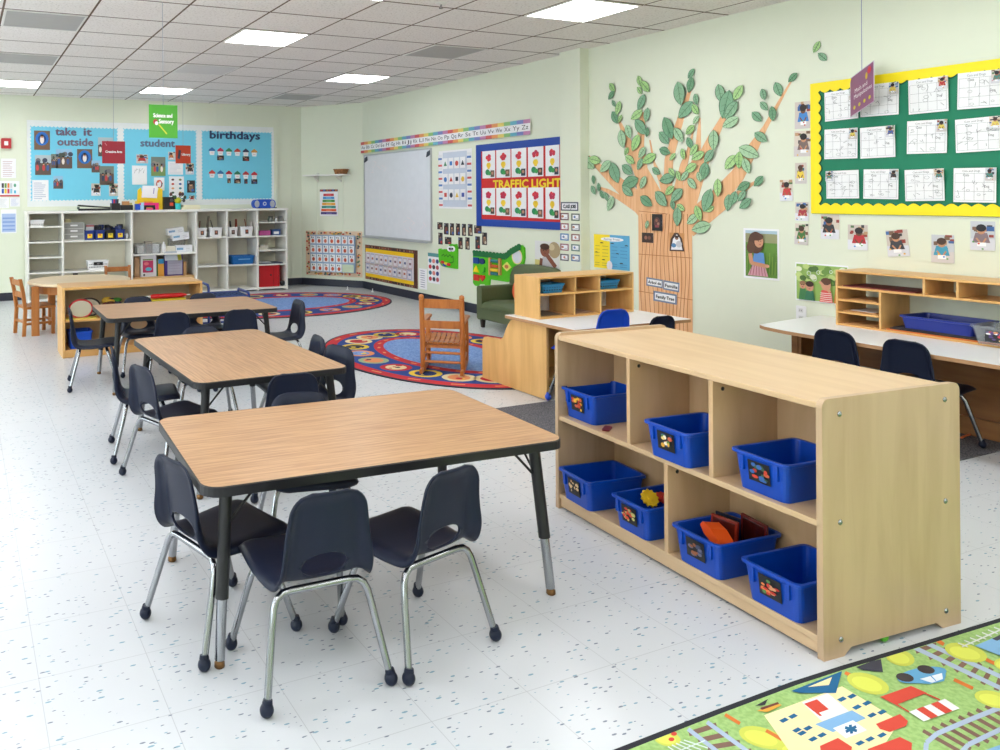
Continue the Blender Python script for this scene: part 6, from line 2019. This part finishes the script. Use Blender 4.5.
# ------------------------------------------------------------------ angled corner wall
def signs(m, w, h):
    m.rect(0, 0, w, h, K((226, 200, 170), .6))
    r = random.Random(6)
    for i in range(110):
        t_ = r.uniform(.03, .97)
        k = i % 4
        x, z = ((t_, r.uniform(.03, .07)), (t_, r.uniform(.93, .97)), (r.uniform(.03, .075), t_), (r.uniform(.925, .97), t_))[k]
        m.ell(w * x, h * z, w * .018, h * .02, K(r.choice([(200, 70, 60), (230, 170, 70), (60, 70, 90), (120, 150, 110), (190, 110, 90)]), .6), 7)
    m.rect(w * .10, h * .09, w * .90, h * .91, K((150, 176, 206), .6))
    for j in range(4):
        for i in range(7):
            if j == 0 and i > 4:
                continue
            x, z = w * (.115 + .113 * i), h * (.105 + .205 * j)
            m.rect(x, z, x + w * .095, z + h * .17, PAPER); m.ell(x + w * .048, z + h * .06, w * .026, h * .045, K([(206, 90, 60), (190, 80, 56), (216, 110, 80)][(i + j) % 3], .6), 9); m.rect(x + w * .02, z + h * .12, x + w * .036, z + h * .155, K((50, 50, 60), .6)); m.rect(x + w * .05, z + h * .12, x + w * .062, z + h * .145, K((50, 50, 60), .6))
    m.rect(w * .685, h * .105, w * .885, h * .275, K((206, 220, 190), .6))


sheet('hand_sign_chart', 'large chart of hand signs low on the angled corner wall', 'poster', DG, (305.8, 230.5), (362.6, 277.5), signs, None, .003)


def rainbow_poster(m, w, h):
    m.rect(0, h * .92, w, h, K((90, 50, 60), .6))
    for i in range(6):
        m.rect(w * (.05 + .16 * i), h * .935, w * (.15 + .16 * i), h * .985, K([(206, 60, 60), (90, 110, 190), (206, 120, 60)][i % 3], .6))
    for i, c in enumerate(((60, 44, 110), (226, 90, 40), (40, 130, 120), (236, 160, 50), (70, 140, 60), (60, 140, 200), (200, 50, 60))):
        x = .06 + .025 * i
        m.rect(w * x, h * (.06 + .115 * i), w * (1 - x), h * (.15 + .115 * i), K(c, .6))
        m.rect(w * .35, h * (.09 + .115 * i), w * .65, h * (.115 + .115 * i), K(tuple(min(255, q + 70) for q in c), .6))


sheet('color_poster', 'small white poster with a stack of coloured bars under the wall shelf', 'poster', DG, (319.8, 189.5), (338, 216), rainbow_poster, None, .010)
(xa, za), (xb, zb) = DG.px(305.5, 174.5, .1), DG.px(347.5, 174.5, .1)
zs_ = (za + zb) / 2
t = thing('wall_shelf', 'thin white wall shelf on the angled corner wall', 'shelf', DG.at((xa + xb) / 2, zs_ - .02), DG.rz)
m = MB(); m.box(-(xb - xa) / 2, (xb - xa) / 2, -.20, 0, 0, .02, SHELFW); m.build('board', t)
for s in (-.55, .55):
    m = MB(); m.prism([(0, 0), (-.16, 0), (0, -.09)], (xb - xa) / 2 * s - .012, (xb - xa) / 2 * s + .012, 'yz', SHELFW); m.build('bracket', t)
a_, _ = DG.px(341, 171, .1)
t = thing('wicker_basket', 'small brown wicker basket on the thin wall shelf', 'basket', DG.at(a_, zs_ + .0005, .10), DG.rz)
m = MB(); WK = speck('wicker', (120, 76, 40), (176, 122, 70), 55, .7); tub(m, .19, .14, .075, WK, .80, .006, .005, .02)
m.build('basket_body', t)
m = MB()
for k in range(5):
    z = .010 + .014 * k
    m.tube([(x * (.80 + .2 * z / .075) * 1.01, y * (.80 + .2 * z / .075) * 1.01, z) for x, y in rrect(.19, .14, .02) + rrect(.19, .14, .02)[:1]], .004, WK, 6, False)
m.build('weave', t)
m = MB(); m.ball((0, 0, .012), (.03, .02, .012), K((200, 200, 190), .5), 8, 5); a2, _ = DG.px(318, 174, .1); tag(m.build('trinket', loc=DG.at(a2, zs_ + .0003, .1), rz=DG.rz), 'tiny pale trinket on the left of the thin wall shelf', 'trinket')
for k, (u, v) in enumerate(((349, 289.5), (374, 291.5))):
    q = F(u, v)
    m = MB(); m.lathe([(.016, 0), (.016, .01), (.006, .015), (.006, .05), (0, .052)], WHITEP, n=10); tag(m.build('door_stop', loc=(q.x - .05, q.y - .05, 0)), ('small white peg on the floor under the hand sign chart', 'small white peg on the floor under the brown bordered chart')[k], 'peg')

# ------------------------------------------------------------------ three part display on the back wall
AQ = K((118, 206, 232), .75, 0, .03, 'aqua_paper')
SCW = K((232, 236, 236), .6)
(xa, za), (xb, zb) = BW.px(21.8, 115.4), BW.px(277.5, 208)
za = (za + BW.px(277, 123.5)[1]) / 2
w, h = xb - xa, za - zb
t = thing('bulletin_board', 'long aqua display of three panels above the white shelf unit', 'bulletin board', BW.at(xa, zb), BW.rz)
m = MB()
fw = .06
for q in ((0, 0, w, fw), (0, h - fw, w, h), (0, fw, fw, h - fw), (w - fw, fw, w, h - fw)):
    m.prism([(q[0], q[1]), (q[2], q[1]), (q[2], q[3]), (q[0], q[3])], -.02, 0, 'xz', WALL)
m.build('frame', t, bevel=.002)
m = MB(); m.prism([(fw, fw), (w - fw, fw), (w - fw, h - fw), (fw, h - fw)], -.006, 0, 'xz', SCW); m.build('backing', t)
px2 = lambda u, v: (BW.px(u, v)[0] - xa, BW.px(u, v)[1] - zb)
for u0, u1 in ((26.5, 121.2), (119.8, 199.6), (198.3, 274.6)):
    x0, _ = px2(u0, 160); x1, _ = px2(u1, 160)
    z0, z1 = fw + .03, h - fw - .03
    m = MB(); m.prism([(x0 + .02, z0 + .02), (x1 - .02, z0 + .02), (x1 - .02, z1 - .02), (x0 + .02, z1 - .02)], -.008, -.006, 'xz', AQ); m.build('aqua_panel', t)
    m = MB(); m.y = -.0095; scallop(m, x0, x1, z0, z1, .06, .05, .016, SCW); m.build('border', t)
for s, u0, u1, v, c, hh in (('take', 55.5, 76, 135.8, (112, 96, 120), .105), ('it', 83, 91.5, 136.2, (112, 96, 120), .105), ('outside', 57, 93, 146, (122, 106, 128), .105), ('student', 140, 174.5, 147, (92, 108, 136), .105), ('birthdays', 209, 259.5, 139, (40, 56, 100), .115)):
    (x0, z0), (x1, _) = px2(u0, v), px2(u1, v)
    m = MB(); m.y = -.0125
    m.text(s, x0, z0 + .01, hh, K(c, .6), 'l', x1 - x0, 0.0, .006)
    o = tag(m.build('lettering', t), 'cut out word %s' % s); so = o.modifiers.new('thick', 'SOLIDIFY'); so.thickness = .003


def BWs(name, label, cat, tl, br, draw, group=None, off=.013, **k):
    return sheet(name, label, cat, BW, tl, br, draw, group, off, **k)


GA = 'snapshots on the aqua display'
for i, (tl, br, kd, lb) in enumerate((
        ((34, 130.5), (50, 150), 'slide', 'photo of a child in a blue slide, top left of the aqua display'),
        ((35, 155), (51, 175), 'yard', 'photo under the blue slide photo at the left of the aqua display'),
        ((51, 154), (58, 168), 'yard', 'narrow photo tucked beside the wide garden photo'),
        ((56, 149), (72.2, 168.5), 'yard', 'wide garden photo under the word outside'),
        ((77, 149), (92.3, 168.3), 'slide', 'second blue slide photo, right of the wide garden photo'),
        ((91.5, 160.5), (100.3, 172.5), 'yard', 'small photo at the lower right corner of the second slide photo'),
        ((98, 137.3), (113, 156.5), 'yard', 'photo half covered by the dark red hanging sign'),
        ((99.5, 166), (114, 185), 'yard', 'large photo below the dark red hanging sign'),
        ((53.3, 176), (63, 188.7), 'yard', 'small photo alone above the list sheet on the aqua display'),
        ((91.2, 183.5), (100.5, 195.7), 'desk', 'small photo low on the first aqua panel, left of two'),
        ((109, 183.5), (118, 196), 'desk', 'small photo low on the first aqua panel, right of two'),
        ((136.2, 154.3), (148, 163.4), 'desk', 'photo just under the word student on the left'),
        ((168.2, 151.8), (175, 160), 'desk', 'photo half covered by the orange hanging sign'),
        ((151, 156.8), (165.5, 176), 'yard', 'tall photo of a child in a field in the middle of the student panel'),
        ((185.5, 163), (193.8, 174.5), 'desk', 'photo below the right corner of the orange hanging sign'),
        ((187, 180.4), (195, 192.6), 'dark', 'photo near the right border of the student panel'),
        ((189, 195.6), (194.5, 200.6), 'desk', 'tiny photo lowest at the right of the student panel'))):
    BWs('wall_photo', lb, 'photo', tl, br, photo(300 + i, kd, None, (120, 150, 90) if i == 13 else None), GA)


def listing(seed, c=(150, 160, 190)):
    def f(m, w, h):
        r = random.Random(seed)
        for i in range(9):
            m.rect(w * .1, h * (.08 + .095 * i), w * r.uniform(.55, .9), h * (.105 + .095 * i), K(c, .6))
    return f


BWs('list_sheet', 'pale lined list at the lower left of the aqua display', 'paper', (32.2, 180), (48.6, 200.5), listing(1))
BWs('drawing', 'child drawing of black strokes on the student panel', 'drawing', (132, 165.5), (147, 184.6), lambda m, w, h: [m.seg((w * (.15 + .1 * i), h * (.6 + .1 * (i % 3))), (w * (.22 + .1 * i), h * (.78 + .06 * (i % 2))), w * .02, K((90, 92, 110), .6)) for i in range(7)] and None)
BWs('list_sheet', 'white sheet below the orange hanging sign', 'paper', (168, 161.5), (183, 174.6), listing(2, (200, 204, 216)))
BWs('drawing', 'child drawing of a red and black curve above the yellow file display', 'drawing', (154, 177.5), (164.4, 190.5), lambda m, w, h: (m.ring(w * .5, h * .5, w * .3, h * .32, w * .1, K((206, 80, 90), .6)), m.seg((w * .72, h * .3), (w * .8, h * .6), w * .09, K((60, 50, 60), .6)), m.ell(w * .4, h * .7, w * .14, h * .1, K((230, 130, 90), .6)))[0] and None)
BWs('drawing', 'white sheet with small coloured animals behind the toy flower plant', 'drawing', (169, 176.4), (184, 198), lambda m, w, h: [m.ell(w * (.25 + .5 * (i % 2)), h * (.25 + .2 * (i // 2)), w * .1, h * .05, K([(60, 90, 70), (226, 180, 60), (230, 170, 120), (70, 140, 150), (190, 70, 60), (60, 90, 160), (90, 60, 60), (110, 120, 80)][i], .6), 9) for i in range(8)] and None)
CAP = [(50, 110, 180), (200, 50, 90), (50, 130, 90), (210, 70, 50), (60, 60, 90), (210, 150, 70), (206, 70, 60), (50, 110, 170), (206, 50, 60), (50, 130, 100), (200, 70, 70), (196, 50, 60)]
mo = ('first', 'second', 'third', 'fourth', 'fifth', 'sixth')
for i in range(12):
    u, v = (212 + 8.45 * (i % 6), 147.6) if i < 6 else (212 + 8.45 * (i % 6), 170.2)
    v += .3 * (i % 6)
    x, z = BW.px(u, v + 4, .012)
    t = thing('cupcake_cutout', 'paper cupcake on the birthdays panel, %s row, %s from the left' % ('upper' if i < 6 else 'lower', mo[i % 6]), 'paper cupcake', BW.at(x, z, .012), 0, 'birthday cupcakes')
    m = MB(); m.prism([(-.032, -.05), (.032, -.05), (.04, .012), (-.04, .012)], -.002, 0, 'xz', PAPER); m.y = -.002; m.seg((-.02, -.02), (.02, -.02), .006, K((200, 140, 140), .6)); m.build('cup', t)
    m = MB(); m.prism([(-.052, .008), (.052, .008), (.045, .03), (.012, .055), (0, .065), (-.012, .055), (-.045, .03)], -.003, 0, 'xz', K(CAP[i], .6)); m.build('frosting', t)
    if i in (1, 4, 8, 9, 10, 11):
        wd = {1: .052, 4: .052, 8: .026, 9: .052, 10: .026, 11: .048}[i]
        m = MB(); m.prism([(-wd, -.035), (wd, -.035), (wd, .035), (-wd, .035)], -.0012, 0, 'xz', PAPER); m.y = -.0012
        k = len(m.v); photo(400 + i, 'dark')(m, 2 * wd, .07)
        m.v = m.v[:k] + [(x_ - wd, y_, z_ - .035) for x_, y_, z_ in m.v[k:]]
        tag(m.build('wall_photo', loc=BW.at(x, z - .088, .0125)), 'small photo under the %s cupcake of the %s birthday row' % (mo[i % 6], 'upper' if i < 6 else 'lower'), 'photo', 'birthday photos')

# ------------------------------------------------------------------ left end of the back wall
(x, z) = BW.px(6, 143.5)
t = thing('fire_alarm', 'red fire alarm box on the back wall at the left edge', 'fire alarm', BW.at(x, z), 0)
m = MB(); m.prism(rrect(.125, .135, .012, 3), -.05, 0, 'xz', K((176, 28, 34), .4)); m.build('housing', t, bevel=.004)
m = MB(); m.prism(rrect(.05, .055, .006, 3), -.056, -.05, 'xz', WHITEP); m.build('strobe', t)
BWs('notice_sheet', 'white notice under the fire alarm', 'paper', (1, 158.5), (16, 178), listing(11, (190, 150, 150)), None, .002)
BWs('color_chart', 'row of coloured squares on the back wall above a red line', 'poster', (-6, 181), (19.5, 196.5), lambda m, w, h: ([m.rect(w * (.30 + .11 * (i % 4)), h * (.56 - .36 * (i // 4)), w * (.385 + .11 * (i % 4)), h * (.86 - .36 * (i // 4)), K([(40, 44, 50), (110, 150, 60), (226, 130, 50), (206, 206, 210), (40, 80, 170), (230, 190, 40), (196, 50, 90), (140, 200, 220)][i], .6)) for i in range(8)], m.ell(w * .82, h * .72, w * .05, h * .12, K((90, 160, 130), .6)), m.rect(w * .78, h * .2, w * .86, h * .4, K((80, 180, 210), .6)), m.rect(0, 0, w, h * .1, K((196, 60, 70), .6)))[1] and None, None, .002)
BWs('notice_sheet', 'pair of small sheets below the coloured squares, left', 'paper', (-2, 197.5), (9, 208), listing(12, (190, 196, 200)), None, .002)
BWs('notice_sheet', 'pair of small sheets below the coloured squares, right', 'paper', (10, 197.5), (20, 206.5), listing(13, (170, 180, 210)), None, .002)
BWs('notice_sheet', 'blue tinted notice lowest at the left edge of the back wall', 'paper', (1, 209.5), (16.5, 233), lambda m, w, h: (m.rect(w * .05, h * .05, w * .95, h * .82, K((170, 190, 226), .6)), [m.rect(w * .1, h * (.12 + .16 * i), w * .9, h * (.18 + .16 * i), K((130, 156, 210), .6)) for i in range(4)])[0] and None, None, .002)

# ------------------------------------------------------------------ signs hung from the ceiling
def hang(label, Yp, tl, br, rgb, words, extra=None, string=True, yaw=0.0):
    (x0, z0), (x1, z1) = BK(tl[0], tl[1], Yp), BK(br[0], br[1], Yp)
    w, h = x1 - x0, z0 - z1
    t = thing('hanging_sign', label, 'sign', ((x0 + x1) / 2, Yp, (z0 + z1) / 2), yaw, None)
    m = MB(); m.prism([(-w / 2, -h / 2), (w / 2, -h / 2), (w / 2, h / 2), (-w / 2, h / 2)], -.0015, .0015, 'xz', K(rgb, .35)); m.y = -.0015
    for s, x, z, hh, ww in words:
        m.text(s, x * w, z * h, hh * h, K((240, 240, 240), .5), 'c', ww * w, 0.0, .0022)
    if extra:
        extra(m, w, h)
    m.build('card', t)
    m = MB(); m.tube([(0, 0, h / 2 - .004), (0, 0, CEIL - (z0 + z1) / 2)], .0018, K((150, 156, 170), .5), 6); m.build('string', t)


hang('bright green hanging sign reading Science and Sensory', 5.51, (148.8, 104.3), (177.6, 138.3), (74, 164, 44), [('Science and', -.02, .12, .12, .66), ('Sensory', .10, -.06, .13, .52)],
     lambda m, w, h: (m.seg((-.16 * w, -.10 * h), (.12 * w, -.38 * h), .009, K((206, 206, 60), .4)), m.ell(-.28 * w, -.02 * h, .08 * w, .08 * h, K((190, 50, 60), .4), 12), m.ell(-.24 * w, -.06 * h, .06 * w, .06 * h, PAPER, 12)))
hang('dark red hanging sign reading Creative Arts', 8.72, (102, 141), (125.2, 163.6), (168, 26, 52), [('Creative Arts', .0, -.02, .10, .72)], lambda m, w, h: m.seg((-.38 * w, .42 * h), (-.30 * w, .30 * h), .008, K((206, 120, 130), .5)))
hang('orange red hanging sign reading Library', 9.9, (175.2, 145.3), (191, 163.5), (206, 64, 30), [('Library', .18, -.06, .13, .56)], lambda m, w, h: m.poly([(-.38 * w, -.22 * h), (-.22 * w, -.28 * h), (-.14 * w, .22 * h), (-.30 * w, .26 * h)], K((60, 60, 76), .5)), yaw=.1)
# the purple one hangs askew
dpt = 5.1
u_, v_ = 862, 89.5
ctr = Vector((0, 0, EYE)) + ray(u_, v_) * dpt
Rv, Uv, Bv = Vector((CO, -SI, 0)), Vector((0, 0, 1)), Vector((-SI, -CO, 0))
e1 = Rv * -.027 + Uv * .0725 + Bv * .25
e2 = Rv * .0486 + Uv * .257 - Bv * .069
ex = e1.normalized(); ez = (e2 - ex * e2.dot(ex)).normalized(); ey = ez.cross(ex)
Mx = Matrix((ex, ey, ez)).transposed().to_4x4(); Mx.translation = ctr
t = thing('hanging_sign', 'purple hanging sign reading Math and Manipulatives in front of the green board', 'sign')
t.matrix_world = Mx
w, h = e1.length, e2.length
m = MB(); m.prism([(-w / 2 - .006, -h / 2 - .006), (w / 2 + .006, -h / 2 - .006), (w / 2 + .006, h / 2 + .006), (-w / 2 - .006, h / 2 + .006)], -.001, .001, 'xz', K((206, 200, 210), .2)); m.y = -.001
m.rect(-w / 2, -h / 2, w / 2, h / 2, K((136, 78, 118), .35)); m.text('Math and', -.04 * w, .03 * h, .11 * h, PAPER, 'c', .55 * w); m.text('Manipulatives', .04 * w, -.12 * h, .11 * h, PAPER, 'c', .78 * w)
for i in range(4):
    m.ell((-.32 + .22 * i) * w, -.34 * h, .05 * w, .05 * h, K((206, 190, 50), .5), 9)
m.ell(.34 * w, .36 * h, .08 * w, .09 * h, K((206, 50, 70), .5), 10); m.ell(.22 * w, .26 * h, .05 * w, .09 * h, K((206, 170, 40), .5), 10)
m.build('card', t)
tp = Mx.inverted() @ Vector((ctr.x, ctr.y, CEIL))
m = MB(); m.tube([(0, 0, h / 2), tp], .0018, K((110, 120, 170), .5), 6); m.build('string', t)


# ================================================================== light and camera
w = D.worlds.new('outside_daylight'); SC.world = w; w.use_nodes = True  # even daylight from outside, let in through the added windows
w.node_tree.nodes['Background'].inputs[0].default_value = (.82, .92, 1.0, 1)
w.node_tree.nodes['Background'].inputs[1].default_value = 6.6
cam = D.cameras.new('camera'); co = D.objects.new('camera', cam); COL.objects.link(co)
cam.sensor_fit = 'HORIZONTAL'; cam.sensor_width = 36.0; cam.lens = FPX / 1000 * 36.0
cam.shift_x = (500 - CXP) / 1000; cam.shift_y = (HOR - 375) / 1000
cam.clip_start = .05; cam.clip_end = 60
R_ = Vector((CO, -SI, 0)); U_ = Vector((0, 0, 1)); Bk = Vector((-SI, -CO, 0))
ca, sa = math.cos(ROLL), math.sin(ROLL)
rx, uy = R_ * ca - U_ * sa, U_ * ca + R_ * sa
M_ = Matrix((rx, uy, Bk)).transposed().to_4x4(); M_.translation = (0, 0, EYE)
co.matrix_world = M_
SC.camera = co
SC.view_settings.view_transform = 'Standard'; SC.view_settings.look = 'None'
SC.view_settings.gamma = 1.0; SC.view_settings.use_curve_mapping = False
SC.view_settings.exposure = 0.16
cy = SC.cycles
cy.max_bounces = 8; cy.diffuse_bounces = 5; cy.glossy_bounces = 3; cy.transmission_bounces = 4; cy.transparent_max_bounces = 8
cy.use_denoising = True; cy.caustics_reflective = False; cy.caustics_refractive = False; cy.sample_clamp_indirect = 6.0

for i, (ya, yb) in enumerate(wy):          # tells the sampler where daylight enters; emits nothing itself
    L = D.lights.new('added_window_portal', 'AREA'); L.shape = 'RECTANGLE'; L.size = yb - ya; L.size_y = 1.5; L.cycles.is_portal = True
    o = D.objects.new('added_window_portal', L); COL.objects.link(o); o.location = (X0 - .02, (ya + yb) / 2, 1.6); o.rotation_euler = (PI / 2, 0, -PI / 2)
